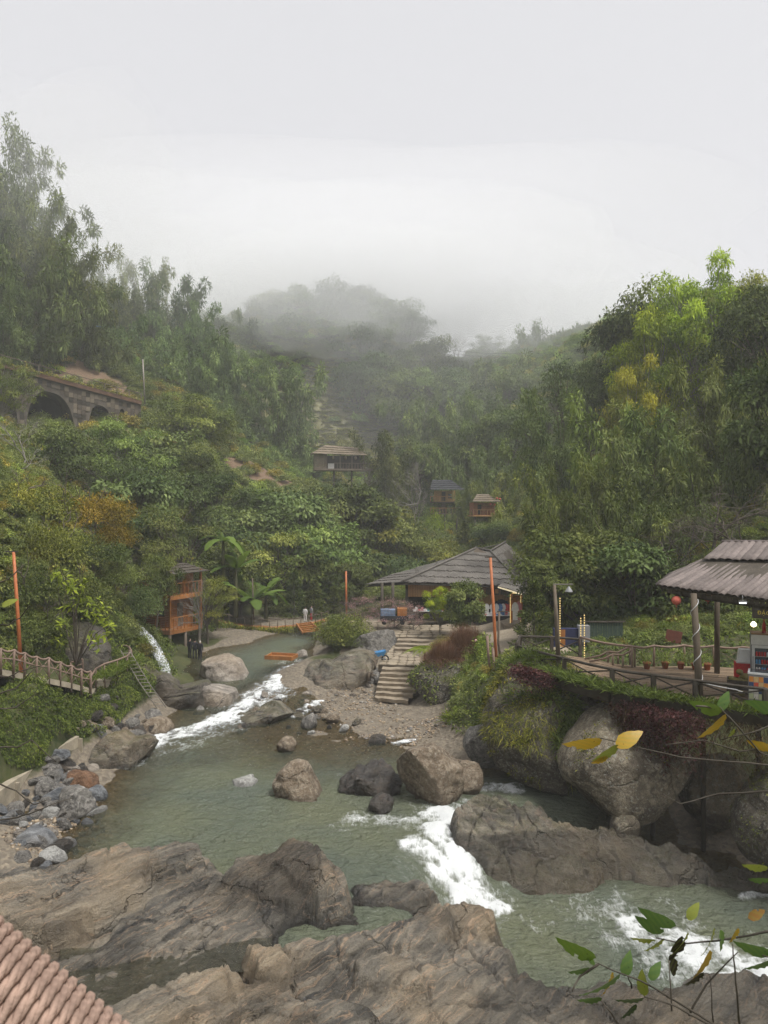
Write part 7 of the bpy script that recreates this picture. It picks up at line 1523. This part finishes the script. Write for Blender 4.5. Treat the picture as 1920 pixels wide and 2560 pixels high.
mat_on_ground('bank_growth', 'low green growth on the bank round the waterfall and timber hut', [(-18, -11.5, 39, 62)], 48000, .16, M_LEAF, (.8, .9, .65), 3, bulge=.6, mask=lambda x, y, z: (z > .95) & (fbm(np.stack([x, y, z], 1) * .4, 3, 8) > -.3))
mat_on_ground('slope_growth', 'green growth on the slope between the overhanging rock and the deck', [(2.6, 8.5, 33, 42), (4, 7, 31, 35)], 20000, .15, M_LEAF, (.9, .95, .65), 4, bulge=.4, mask=lambda x, y, z: (z > .75) & (polyline_dist(x, y, pl) > 1.1) & ~((y > 37.5) & (x < 4.4)))
mat_on_ground('shade_growth', 'shaded ground cover behind the deck railing', [(8, 24, 32, 41)], 26000, .2, M_LEAF, (.8, .9, .65), 5, bulge=.5, mask=lambda x, y, z: polyline_dist(x, y, pl) > 1.3)

def on_mesh(name, obj, n, sel, leaf, mat, color, seed, wid=.12, outw=.5, hang=.5, label=None, parent=None, off=.02):
    """blades or leaves growing on the faces of a mesh chosen by sel(position, normal)"""
    rs = np.random.default_rng(seed); me = obj.data; nf = len(me.polygons)
    ce = np.empty(nf * 3); me.polygons.foreach_get('center', ce); ce = ce.reshape(-1, 3); no = np.empty(nf * 3); me.polygons.foreach_get('normal', no); no = no.reshape(-1, 3); ar = np.empty(nf); me.polygons.foreach_get('area', ar)
    w = ar * sel(ce + np.array(obj.location), no); 
    if w.sum() <= 0: return None
    k = rs.choice(nf, n, p=w / w.sum()); p = ce[k] + rs.normal(size=(n, 3)) * .05 + no[k] * off; ax = unit(no[k] * outw + rs.normal(size=(n, 3)) * .45 + [0, 0, -hang]); L = leaf * rs.uniform(.5, 1.4, n)
    o = link(name, leaf_mesh(name, [(p, ax, unit(no[k] + rs.normal(size=(n, 3)) * .4), L, L * wid)], rs), mat, obj); o.color = (*color, 1); o['kind'] = 'stuff'
    if label: o['label'] = label
    return o
A = BOULDERS['A']
def top_noise(thr, f=.8, s=1): return lambda p, nrm: np.clip((nrm[:, 2] + .9 * fbm(p * f, 3, s)) - thr, 0, 1) * (nrm[:, 2] > -.45)
on_mesh('grass', A, 6500, top_noise(.22), .30, M_LEAF, (1.25, 1.1, .6), 1, .06, .6, .5, 'dry and green grass hanging over the boulder')
on_mesh('moss', A, 9000, top_noise(.25, 1.4, 4), .10, M_LEAF, (1.15, .95, .5), 2, .5, .9, .3)
on_mesh('fern', A, 7500, top_noise(.35, .7, 7), .42, M_FERN, (1, 1, 1), 3, .09, .9, .2)
on_mesh('moss', BOULDERS['R5'], 1400, top_noise(.1, 1.2, 4), .16, M_LEAF, (.9, .95, .7), 4, .4, .9, .3)
on_mesh('moss', BOULDERS['D'], 3500, top_noise(.25, 1.2, 3), .07, M_LEAF, (.8, .8, .45), 5, .5, .9, .3)
on_mesh('moss', BOULDERS['B'], 2500, top_noise(.75, 1.0, 6), .08, M_LEAF, (.9, .8, .45), 6, .5, .9, .3)

def edge_planting(name, label, line, n, spread, leaf, wid, mat, color, seed, hang, rise=.15, drop=.0):
    rs = np.random.default_rng(seed); t_ = rs.random(n); lump = .55 + .45 * np.sin(t_ * 61 + seed) * np.sin(t_ * 23); p = np.array([tuple(along(line, x)) for x in t_])
    fall = np.abs(rs.normal(size=n)) * drop; p = p + np.stack([rs.normal(size=n) * spread, rs.normal(size=n) * spread - .25 * np.minimum(fall, .6), rise * rs.random(n) * lump - fall], 1)
    az = rs.random(n) * 6.28; ax = unit(np.stack([np.cos(az) * .7, np.sin(az) * .7, np.full(n, .9 - hang)], 1) + rs.normal(size=(n, 3)) * .25); L = leaf * rs.uniform(.5, 1.3, n) * (.6 + .6 * lump)
    o = link(name, leaf_mesh(name, [(p, ax, unit(rs.normal(size=(n, 3)) + [0, -.6, .8]), L, L * wid)], rs), mat); o.color = (*color, 1); return tag(o, label, None, None, 'stuff')
eg = [(p[0], p[1] - .35, p[2] - .12) for p in nearL]
edge_planting('fern_edging', 'bright ferns edging the front of the timber deck', eg[:5], 7000, .22, .38, .10, M_FERN, (1, 1, 1), 1, .35, .2)
edge_planting('fern_edging', 'lower ferns and weeds under the pavilion end of the deck', eg[4:], 4200, .2, .32, .12, M_FERN, (.8, .8, .7), 2, .4, .15)
edge_planting('maroon_creeper', 'maroon leaved creeper hanging over the deck edge above the pear shaped boulder', [Pz(u, v, DZ - .35) for u, v in ((1535, 1738), (1600, 1760), (1680, 1778), (1745, 1790))], 7000, .2, .10, .5, M_MAROON, (1, 1, 1), 3, 1.1, .15, .75)
edge_planting('maroon_creeper', 'small maroon creeper on the left end of the mossy boulder top', [P(u, v, 29.0) for u, v in ((1288, 1668), (1330, 1680), (1372, 1692))], 3000, .16, .12, .5, M_MAROON, (1, 1, 1), 4, 1.0, .2, .25)
edge_planting('hanging_roots', 'dark hanging roots and creeper under the deck edge', [(p[0], p[1] - .1, p[2] - .3) for p in eg[3:]], 6000, .15, .3, .08, M_DRY, (.55, .6, .5), 5, 1.7, .1, .8)
edge_planting('grass_tuft', 'arching grass tuft beside the overhanging rock', [P(1120, 1800, 36.0), P(1160, 1802, 35.6)], 500, .12, .7, .05, M_FERN, (1.3, 1.2, .8), 6, .3, .1)
edge_planting('grass_tuft', 'grass at the foot of the lookout platform', [P(238, 1700, 35.6), P(262, 1690, 36.4), P(338, 1650, 40)], 2600, .25, .38, .07, M_FERN, (1.1, 1.1, .8), 7, .3, .15)
# concrete edge beam beneath the planting so the deck rim reads solid
sl_ = MB(); 
for a, b in zip(eg[:-1], eg[1:]): sl_.bar((a[0], a[1] + .2, a[2] - .22), (b[0], b[1] + .2, b[2] - .22), .5, .4)
tag(sl_.build('planter_edge', mat_plain('planter_earth', (.05, .042, .03), .95, .1, .3, 3)), 'earth filled planter running along the front edge of the deck', 'planter')

# brown grass bush, flower bed, tree fern
def blades(n, seed, h, r, wid, droop):
    rs = np.random.default_rng(seed); az = rs.random(n) * 6.28; rd = np.sqrt(rs.random(n)) * r * .5; p0 = np.stack([np.cos(az) * rd, np.sin(az) * rd, np.zeros(n)], 1); V, Q, T_ = [], [], []; az2 = az + rs.normal(size=n) * .5
    out = np.stack([np.cos(az2), np.sin(az2), np.zeros(n)], 1); L = h * rs.uniform(.7, 1.15, n); lean = rs.uniform(.05, 1.0, n)[:, None]; sd_ = np.stack([-np.sin(az2), np.cos(az2), np.zeros(n)], 1)
    for j in range(5):
        t_ = j / 4; c = p0 + out * (r * lean * t_ ** 1.6) + np.array([0, 0, 1]) * (L * (t_ - droop * lean[:, 0] * t_ ** 3))[:, None]; w_ = wid * (1 - t_ * .85); V.append(np.stack([c - sd_ * w_, c + sd_ * w_], 1))
    V = np.stack(V, 1).reshape(-1, 3); base = np.arange(n)[:, None] * 10
    for j in range(4): q = base + np.array([[j * 2, j * 2 + 1, j * 2 + 3, j * 2 + 2]]); Q.append(q)
    return mesh_np('blades', V, np.concatenate(Q), attrs={'tint': np.repeat(rs.random(n), 10)})
M_RUST = mat_leaf('rust_grass', [(0, (.11, .055, .036)), (.6, (.20, .105, .066)), (1, (.32, .19, .12))])
for (u, v, d, h, r, lab) in ((1110, 1692, 42.0, 2.0, 1.15, 'front dome of the big russet grass bush'), (1165, 1672, 43.2, 2.5, 1.35, 'back dome of the big russet grass bush beside the flower bed')):
    p = P(u, v, d); o = empty('russet_bush', p, 0, lab, 'bush', 'russet grass bushes'); c = link('blades', blades(9000, int(u), h, r, .012, .55), M_RUST, o); c.color = (1, 1, 1, 1)
fbx = empty('flower_bed', PV(1215, 1700, 39.5), 0, 'narrow bed of leafy plants with pale pink pompon flowers', 'plant'); f0 = Vector(fbx.location); rs_ = np.random.default_rng(3); n = 5200; t_ = rs_.random(n)
pA_, pB_ = np.array(P(1205, 1610, 41.5)), np.array(P(1232, 1735, 38.0)); pos = pA_ * (1 - t_[:, None]) + pB_ * t_[:, None] + rs_.normal(size=(n, 3)) * [.2, .3, .28]; L = rs_.uniform(.12, .3, n)
c = link('leaves', leaf_mesh('leaves', [(pos - np.array(f0), unit(rs_.normal(size=(n, 3)) + [0, -.3, .8]), unit(rs_.normal(size=(n, 3)) + [0, -1, .6]), L, L * .25)], rs_), M_LEAF, fbx); c.color = (1.35, 1.5, .9, 1)
M_POM = mat_plain('pompon_flower', (.62, .42, .36), .8, .2, .2, 20)
for k in range(12): q = pA_ * (1 - k / 11) + pB_ * (k / 11) + [rs_.normal() * .18, -.35, .25 + rs_.normal() * .15]; c = link('flower', PROTO[k % 7], None, fbx, Vector(q) - f0); c.scale = (.09, .09, .09); c.material_slots[0].link = 'OBJECT'; c.material_slots[0].material = M_POM
def frond(mb_v, mb_q, tn, base, az, length, rise, droop, pinn, seed, rs):
    n = 22; out = np.array([math.cos(az), math.sin(az), 0]); sd_ = np.array([-math.sin(az), math.cos(az), 0])
    for j in range(n):
        t_ = (j + .5) / n; c = base + out * length * t_ + np.array([0, 0, rise * t_ - droop * t_ ** 2]); w = pinn * math.sin(math.pi * (t_ * .9 + .08))
        for s in (-1, 1): L_ = np.array([w]); mb_v.append((c, sd_ * s + out * .35 + [0, 0, -.15]))
    return n * 2
rs_ = np.random.default_rng(9); tf = empty('tree_fern', PV(1062, 1712, 43.8), 0, 'small tree fern with bright feathery fronds beside the steps', 'tree fern'); MB().tube([(0, 0, -.2), (.02, 0, 1.1), (0, 0, 2.05)], [.09, .075, .07], 7, True, .1).build('trunk', M_DARKWOOD, tf)
for k in range(11):
    lst = []; frond(lst, None, None, np.array([0, 0, 2.05]), k * 2 * math.pi / 11 + rs_.normal() * .15, rs_.uniform(1.1, 1.5), .75, .95, .3, k, rs_); pos = np.array([a for a, b in lst]); ax = np.array([b for a, b in lst]); t_ = (np.arange(len(lst)) // 2 + .5) / 22; L = .30 * np.sin(np.pi * (t_ * .88 + .1))
    c = link('frond', leaf_mesh('frond', [(pos, ax, np.tile([0, 0, 1.0], (len(lst), 1)), L, L * 0 + .085, np.full(len(lst), .75))], rs_), M_FERN, tf); c.color = (1.25, 1.2, .8, 1)

# bananas
def banana_leaf(L, W, rise, droop, seed, nseg=9):
    rs = random.Random(seed); V, Q = [], []
    for j in range(nseg + 1):
        t_ = j / nseg; x = L * (t_ - .12 * t_ ** 3); z = rise * t_ - droop * t_ ** 2.2; w = W * (math.sin(math.pi * min(1, t_ * .93 + .05)) ** .55) * (0.12 if j == 0 else 1) * rs.uniform(.85, 1.05)
        V += [(x, -w, z - .22 * w), (x, 0, z + .04 * W), (x, w, z - .22 * w)]
    for j in range(nseg): q = j * 3; Q += [(q, q + 1, q + 4, q + 3), (q + 1, q + 2, q + 5, q + 4)]
    return mesh_np('leaf', V, Q, attrs={'tint': np.full(len(V), rs.uniform(.35, .9))}, smooth=False)
for (u, vb, d, h, n, sc_, lab, sd_) in ((558, 1350, 60.5, 2.3, 9, 1.0, 'banana plant with spread leaves standing above the others', 1), (590, 1420, 61.5, 2.6, 7, 1.15, 'upright banana plant in the middle of the group', 2), (632, 1500, 63.0, 2.5, 12, 1.25, 'bushy banana plant by the thin pole at the footway', 3), (665, 1480, 65.0, 2.6, 8, 1.0, 'banana plant right of the bushy one', 4), (540, 1470, 60.2, 1.7, 6, .9, 'low banana plant left of the footway pole', 5)):
    p = PV(u, vb, d); g = gz(p.x, p.y); o = empty('banana_plant', (p.x, p.y, p.z - h), sd_, lab, 'banana plant', 'banana plants by the far bank'); rs = random.Random(sd_)
    MB().tube([(0, 0, -1.5), (.03, .02, h * .5), (0, 0, h)], [.2, .15, .09], 8).build('stem', M_CULM, o)
    for k in range(n):
        up = rs.random(); me = banana_leaf(rs.uniform(2.0, 2.8) * sc_, rs.uniform(.32, .44) * sc_, 1.5 * up + .5, 1.9 - .9 * up, sd_ * 20 + k); c = link('leaf', me, M_FERN, o, (0, 0, h - .1)); c.rotation_euler = (0, -.35 * up, k * 2.4 + rs.random() * .5); c.color = (.85, .98, .85, 1)

# yellow-leaved branches beside the lookout
yb = empty('yellow_leaved_tree', PV(190, 1640, 36.5), 0, 'young tree with large yellow green leaves in front of the cliff', 'tree'); y0 = Vector(yb.location); rs_ = np.random.default_rng(12); m = MB()
tips = []
for (u, v) in ((150, 1445), (175, 1470), (205, 1465), (230, 1500), (255, 1520), (275, 1560), (265, 1590), (215, 1530), (170, 1520), (150, 1560), (155, 1600), (225, 1590), (240, 1610), (185, 1455), (140, 1430), (250, 1545), (200, 1500)):
    e = PV(u, v, 35.6 + rs_.random() * 1.2) - y0; md = e * .5 + Vector((rs_.normal() * .2, .1, .3)); m.tube([(0, 0, -.5), tuple(md), tuple(e)], [.035, .02, .008], 5, False); tips.append(e)
m.build('branches', M_BARK, yb); pos, ax, L = [], [], []
for e in tips:
    for k in range(15):
        d = unit(rs_.normal(size=3) + [0, 0, -.2]); pos.append(np.array(e) + rs_.normal(size=3) * .14); ax.append(d); L.append(rs_.uniform(.26, .42))
L = np.array(L); c = link('leaves', leaf_mesh('leaves', [(np.array(pos), np.array(ax), unit(rs_.normal(size=(len(L), 3)) * .4 + [0, -.8, .8]), L, L * .36)], rs_), M_FERN, yb); c.color = (1.9, 1.75, .9, 1)

# ------------------------------------------------------------------ people on the banks
def person(loc, rz, label, top, legs, hair, h=1.65, pose=0):
    V = {'pel': (0, 0, .92), 'wai': (0, 0, 1.1), 'che': (0, -.01, 1.32), 'nec': (0, 0, 1.46), 'hd0': (0, -.02, 1.56), 'hd1': (0, -.02, 1.68)}
    for s, k in ((-1, 'l'), (1, 'r')):
        V.update({'hip' + k: (s * .1, 0, .88), 'kne' + k: (s * .11, -.02 + .05 * pose * s, .48), 'ank' + k: (s * .11, .02 + .1 * pose * s, .09), 'toe' + k: (s * .12, -.12 + .1 * pose * s, .04), 'sho' + k: (s * .19, 0, 1.38), 'elb' + k: (s * .25, .03, 1.1), 'wri' + k: (s * (.2 - .08 * pose), -.12, .9 + .1 * pose), 'han' + k: (s * (.18 - .1 * pose), -.17, .83 + .1 * pose)})
    R = {'pel': .15, 'wai': .14, 'che': .16, 'nec': .06, 'hd0': .09, 'hd1': .085, 'hip': .1, 'kne': .07, 'ank': .05, 'toe': .045, 'sho': .075, 'elb': .055, 'wri': .042, 'han': .045}
    ks_ = list(V); E = [('pel', 'wai'), ('wai', 'che'), ('che', 'nec'), ('nec', 'hd0'), ('hd0', 'hd1')]
    for k in 'lr': E += [('pel', 'hip' + k), ('hip' + k, 'kne' + k), ('kne' + k, 'ank' + k), ('ank' + k, 'toe' + k), ('che', 'sho' + k), ('sho' + k, 'elb' + k), ('elb' + k, 'wri' + k), ('wri' + k, 'han' + k)]
    me = bpy.data.meshes.new('body'); me.from_pydata([V[k] for k in ks_], [(ks_.index(a), ks_.index(b)) for a, b in E], []); o = bpy.data.objects.new('body_tmp', me); COL.objects.link(o)
    o.modifiers.new('skin', 'SKIN'); sk = me.skin_vertices[0].data if me.skin_vertices else None
    if sk is None:
        bm = bmesh.new(); bm.from_mesh(me); bm.verts.layers.skin.verify(); bm.to_mesh(me); bm.free(); sk = me.skin_vertices[0].data
    for i, k in enumerate(ks_): r = R.get(k) or R.get(k[:3]); sk[i].radius = (r, r * (.8 if k in ('che', 'wai', 'pel') else 1)); sk[i].use_root = (k == 'pel')
    sb_ = o.modifiers.new('sub', 'SUBSURF'); sb_.levels = 2; sb_.render_levels = 2
    dg = bpy.context.evaluated_depsgraph_get(); bm_ = bpy.data.meshes.new_from_object(o.evaluated_get(dg)); bpy.data.objects.remove(o)
    bm_.materials.clear()
    for mm in (M_SKIN, top, legs, hair, M_BLACK): bm_.materials.append(mm)
    for pgn in bm_.polygons:
        c = pgn.center; pgn.use_smooth = True
        pgn.material_index = 3 if (c.z > 1.66 or (c.z > 1.53 and c.y > .0)) else (0 if c.z > 1.47 else (4 if c.z < .1 else (2 if (c.z < .86 and abs(c.x) < .17 and not (c.y < -.08 and c.z > .7)) else (0 if (c.y < -.14 and c.z < 1.05) else 1))))
    r = empty('person', loc, rz, label, 'person', None); b = link('body', bm_, None, r); k = h / 1.76; b.scale = (k, k, k)
    return r
for i, (u, rz, lab, top, leg, hr) in enumerate(((474, 2.6, 'person in black standing at the left of the group behind the pale boulder', M_NAVY, M_NAVY, M_HAIR), (487, 3.3, 'person in black in the middle of the group of three', M_NAVY, M_NAVY, M_HAIR), (500, 3.0, 'person in dark clothes and pale cap at the right of the group', M_NAVY, M_NAVY, M_LITE))):
    p = PV(u, 1660, 51.5); person((p.x, p.y, max(gz(p.x, p.y), p.z) - .02), rz, lab, top, leg, hr, 1.45)
tag(link('boulder', rock_mesh('boulder', [(1.0, 0), (.7, .45), (0, .55), (-.7, .4), (-1.0, 0), (-.6, -.5), (.5, -.5)], .8, 64, 4), M_CLIFF, loc=tuple(PV(488, 1690, 50.0))), 'dark rock under the three people in black', 'boulder')
p = PV(763, 1556, 62.8); person((p.x, p.y, p.z), 2.8, 'person in white at the head of the wooden stairs', M_LITE, M_LITE, M_HAIR, 1.35)
p = PV(778, 1552, 63.6); person((p.x, p.y, p.z), 2.2, 'person in grey and red behind the one in white', M_STEEL, M_RED, M_HAIR, 1.35)

# ------------------------------------------------------------------ near the viewer: rope-wrapped bridge cable, twigs and leaves
ra, rb = PV(-205, 2440, .95), PV(255, 2803, 1.02); axv = (rb - ra); RLn = axv.length; axv.normalize()
rp = empty('rope_wrapped_cable', ra, 0, 'thick bridge cable wrapped in brown twisted rope in the lower left corner', 'cable'); rp.rotation_euler = axv.to_track_quat('Z', 'Y').to_euler()
CR, RR_ = .088, .0092
MB().tube([(0, 0, 0), (0, 0, RLn)], CR, 28).build('core', M_ROPE, rp)
pitch = RR_ * 1.9; nco = int(RLn / pitch)
def coil_mesh():
    m = MB(); S = 56
    for st in range(3):
        pts = []
        for k in range(S + 1):
            a = 2 * math.pi * k / S; tw = 2 * math.pi * st / 3 + a * 7; off = RR_ * .36
            R_ = CR + RR_ * .75 + off * math.cos(tw); pts.append((R_ * math.cos(a), R_ * math.sin(a), pitch * k / S + off * math.sin(tw) + .42 * CR * math.cos(a + .6)))
        m.tube(pts, RR_ * .62, 6, False)
    return m.mesh('rope_coil')
cme = coil_mesh()
for k in range(nco): o = link('rope_coil', cme, M_ROPE, rp, (0, 0, k * pitch)); o.rotation_euler = (0, 0, 0)

def big_leaf(L, W, seed, curl=.25):
    rs = random.Random(seed); V, Q = [], []; n = 10
    for j in range(n + 1):
        t_ = j / n; w = W * (math.sin(math.pi * t_ ** .8) ** .8) * rs.uniform(.9, 1.06) + .0008; z = -curl * L * t_ ** 2 + .004 * math.sin(j * 3.1)
        for i, f in enumerate((-1, -.5, 0, .5, 1)): V.append((L * t_ - abs(f) * w * .12, f * w, z + .10 * w * abs(f) + .0035 * math.sin(j * 3.14 + i)))
    for j in range(n):
        for i in range(4):
            q = j * 5 + i
            if rs.random() > .035 or i in (1, 2): Q.append((q, q + 1, q + 6, q + 5))
    return mesh_np('leaf', V, Q, attrs={'tint': np.full(len(V), rs.random())}, smooth=True)
t = NT('near_leaf'); co = t.coord(); wv = t.n('TexWave', wave_type='BANDS', bands_direction='DIAGONAL'); t.l(co, wv.inputs[0]); wv.inputs['Scale'].default_value = 16; wv.inputs['Distortion'].default_value = 1.5
sp = t.noise(co, 26, 4, .6); oc = t.n('ObjectInfo').outputs['Color']; cl = t.mix(t.ramp(wv.outputs['Fac'], [(.3, 0.), (.9, .22)]), oc, (.20, .26, .05)); cl = t.mix(t.ramp(sp, [(.66, 0.), (.72, .9)]), cl, (.035, .022, .012))
p_ = t.bsdf(cl, .45, .4); tl = t.n('BsdfTranslucent'); t.l(cl, tl.inputs[0]); mx = t.n('MixShader'); mx.inputs[0].default_value = .35; t.l(p_, mx.inputs[1]); t.l(tl.outputs[0], mx.inputs[2]); M_NEAR = t.done(mx.outputs[0])
GRN, YGR, GLD, BLK = (.10, .18, .045), (.27, .30, .05), (.48, .30, .03), (.03, .022, .016)
def sapling(label, d, stems, leaves, seed, name='sapling_branch'):
    """stems: photograph polylines; leaves: (u, v, length px, angle in degrees on the picture, tilt, colour)"""
    b = PV(*stems[0][0], d); o = empty(name, b, 0, label, 'branch', 'twigs in front of the viewer'); rs = random.Random(seed); k = d / FOC
    for st in stems:
        pts = [PV(u, v, d + rs.uniform(-.06, .06)) - b for u, v in st]; fine = []
        for a, c in zip(pts[:-1], pts[1:]): fine += [a.lerp(c, f) + Vector((rs.uniform(-.004, .004), 0, rs.uniform(-.004, .004))) for f in (0, .34, .67)]
        fine.append(pts[-1]); n_ = len(fine); r0 = .0075 if len(st) > 2 else .005; MB().tube(fine, [r0 * (1 - .65 * i / n_) for i in range(n_)], 5).build('twig', M_DARKWOOD, o)
    for i, (u, v, L, ang, tilt, c) in enumerate(leaves):
        me = big_leaf(L * k, L * k * .24, seed * 50 + i); q = link('leaf', me, M_NEAR, o, PV(u, v, d + rs.uniform(-.05, .05)) - b); a = math.radians(ang)
        M = Matrix.Rotation(-a, 4, 'Y') @ Matrix.Rotation(math.radians(tilt), 4, 'X'); q.rotation_euler = M.to_euler(); q.color = (*c, 1)
sapling('twig with tattered yellow green leaves over the lower rapid', 4.4, [[(1960, 2322), (1830, 2345), (1720, 2360), (1640, 2345)], [(1850, 2570), (1840, 2450), (1832, 2360)], [(1720, 2540), (1765, 2460), (1845, 2380)], [(1785, 2570), (1775, 2440)]],
  [(1690, 2315, 95, 165, 60, GRN), (1640, 2350, 60, 190, 50, YGR), (1660, 2330, 75, 160, 70, GRN), (1660, 2345, 60, 230, 50, YGR), (1720, 2330, 75, 250, 40, YGR), (1720, 2300, 50, 60, 50, YGR), (1705, 2340, 80, 255, 70, BLK), (1785, 2320, 80, 262, 35, YGR), (1800, 2325, 60, 285, 50, GRN), (1775, 2375, 95, 255, 50, GLD), (1760, 2430, 60, 230, 60, BLK), (1845, 2320, 45, 255, 60, GLD), (1870, 2295, 50, 20, 70, (.25, .13, .03)), (1680, 2395, 55, 285, 70, BLK)], 1)
sapling('twig with green serrated leaves over the bottom bedrock', 4.0, [[(1830, 2590), (1700, 2508), (1600, 2452), (1495, 2408)], [(1800, 2575), (1690, 2515), (1610, 2492)], [(1550, 2570), (1525, 2530), (1500, 2500)], [(1495, 2412), (1450, 2440), (1430, 2480)], [(1680, 2530), (1672, 2400)], [(1580, 2470), (1570, 2440)]],
  [(1490, 2395, 105, 165, 60, (.13, .21, .03)), (1470, 2380, 45, 300, 60, GRN), (1550, 2435, 115, 225, 45, GRN), (1530, 2430, 70, 262, 40, GLD), (1505, 2495, 60, 200, 60, GRN), (1610, 2490, 60, 100, 50, YGR), (1610, 2495, 70, 200, 50, (.03, .06, .02)), (1590, 2510, 55, 240, 60, (.03, .06, .02)), (1480, 2420, 60, 205, 60, GRN), (1625, 2450, 50, 60, 60, GRN), (1560, 2440, 60, 75, 70, GRN)], 2)
sapling('twig with yellow leaves crossing the pear shaped boulder', 5.0, [[(1960, 1915), (1820, 1905), (1700, 1893), (1600, 1870), (1500, 1845)], [(1960, 1860), (1850, 1880), (1760, 1850), (1665, 1862)], [(1700, 1890), (1690, 1840)], [(1760, 1900), (1800, 1830)], [(1960, 1800), (1880, 1830), (1800, 1850)], [(1960, 1975), (1800, 1985), (1700, 2010), (1655, 1985)], [(1820, 1790), (1900, 1880), (1960, 1905)], [(1740, 1765), (1800, 1770), (1830, 1800)]],
  [(1505, 1850, 95, 198, 55, GLD), (1545, 1862, 75, 225, 55, YGR), (1540, 1868, 80, 35, 50, GLD), (1520, 1890, 45, 215, 60, GLD), (1815, 1785, 90, 235, 50, GLD), (1805, 1780, 80, 170, 60, (.13, .2, .04)), (1800, 1778, 55, 70, 50, GRN), (1960, 1775, 90, 175, 60, GRN), (1930, 1872, 60, 170, 60, GLD), (1835, 1822, 30, 250, 60, YGR)], 3)
sapling('leafy twig entering at the lower right edge', 4.2, [[(1990, 2400), (1940, 2395), (1905, 2388)]], [(1935, 2385, 95, 175, 60, GRN), (1940, 2395, 80, 215, 55, GRN), (1920, 2170, 60, 185, 60, YGR), (1925, 2200, 50, 190, 60, GRN), (1960, 2420, 50, 240, 60, YGR)], 4)
sapling('bare thin vines hanging across the left edge', 6.0, [[(-30, 1742), (40, 1722), (85, 1672)], [(-30, 1690), (20, 1692), (60, 1675), (115, 1660)], [(-30, 1560), (20, 1562), (50, 1545), (75, 1515)], [(-30, 1772), (40, 1770), (85, 1738)], [(-30, 1870), (45, 1868), (80, 1850), (140, 1905)], [(-30, 2055), (30, 2045), (75, 2035), (130, 2010), (185, 1995)], [(-30, 1945), (40, 1978), (85, 2012), (118, 2000)], [(-30, 1465), (20, 1450), (60, 1412)]], [(5, 1515, 40, 30, 60, YGR)], 5)
# ------------------------------------------------------------------ the air: even haze, and the mist hanging on the far crest
def vol_mat(name, dens, col=(.985, .99, 1.0), aniso=.0):
    t = NT(name); v = t.n('VolumePrincipled'); v.inputs['Color'].default_value = (*col, 1); v.inputs['Density'].default_value = dens
    v.inputs['Anisotropy'].default_value = aniso; t.done(None, v.outputs[0]); return t.m
tag(MB().box((-640, -640, -9), (640, 640, 94)).build('haze', vol_mat('haze_air', .0008)), 'pale even haze filling the whole valley', None, None, 'stuff')
mv, mf = ICO[4]
def mist(c, r, dens, label, seed):
    w = mv * (1 + .22 * fbm(mv * 1.4 + seed, 3, seed))[:, None] * np.array(r)
    m_ = vol_mat('mist_air_%d' % seed, dens)
    o = link('mist', mesh_np('mist', w, tris=mf, smooth=True), m_, loc=c); tag(o, label, None, None, 'stuff')
for i, (u, v, d, r, dn, lb) in enumerate([
  (840, 728, 182, (46, 26, 15), .020, 'thick white mist drifting over the rounded crest'), (800, 815, 168, (16, 11, 9), .016, 'white mist tongue sinking below the crest'),
  (930, 850, 166, (18, 12, 7), .006, 'blue grey mist on the slope right of the crest'), (860, 700, 194, (70, 36, 20), .009, 'broad veil of mist round the crest'),
  (1370, 830, 182, (36, 22, 13), .013, 'mist over the hazy skyline bamboo'), (60, 480, 118, (26, 18, 16), .009, 'mist wrapping the tallest bamboo on the left ridge'),
  (400, 720, 142, (30, 18, 13), .006, 'thin mist over the bamboo grove behind the viaduct'), (1080, 1000, 142, (30, 16, 14), .004, 'thin mist in the far valley'),
  (620, 720, 205, (150, 40, 34), .010, 'low cloud behind the far hills')]):
    mist(P(u, v, d), r, dn, lb, i)
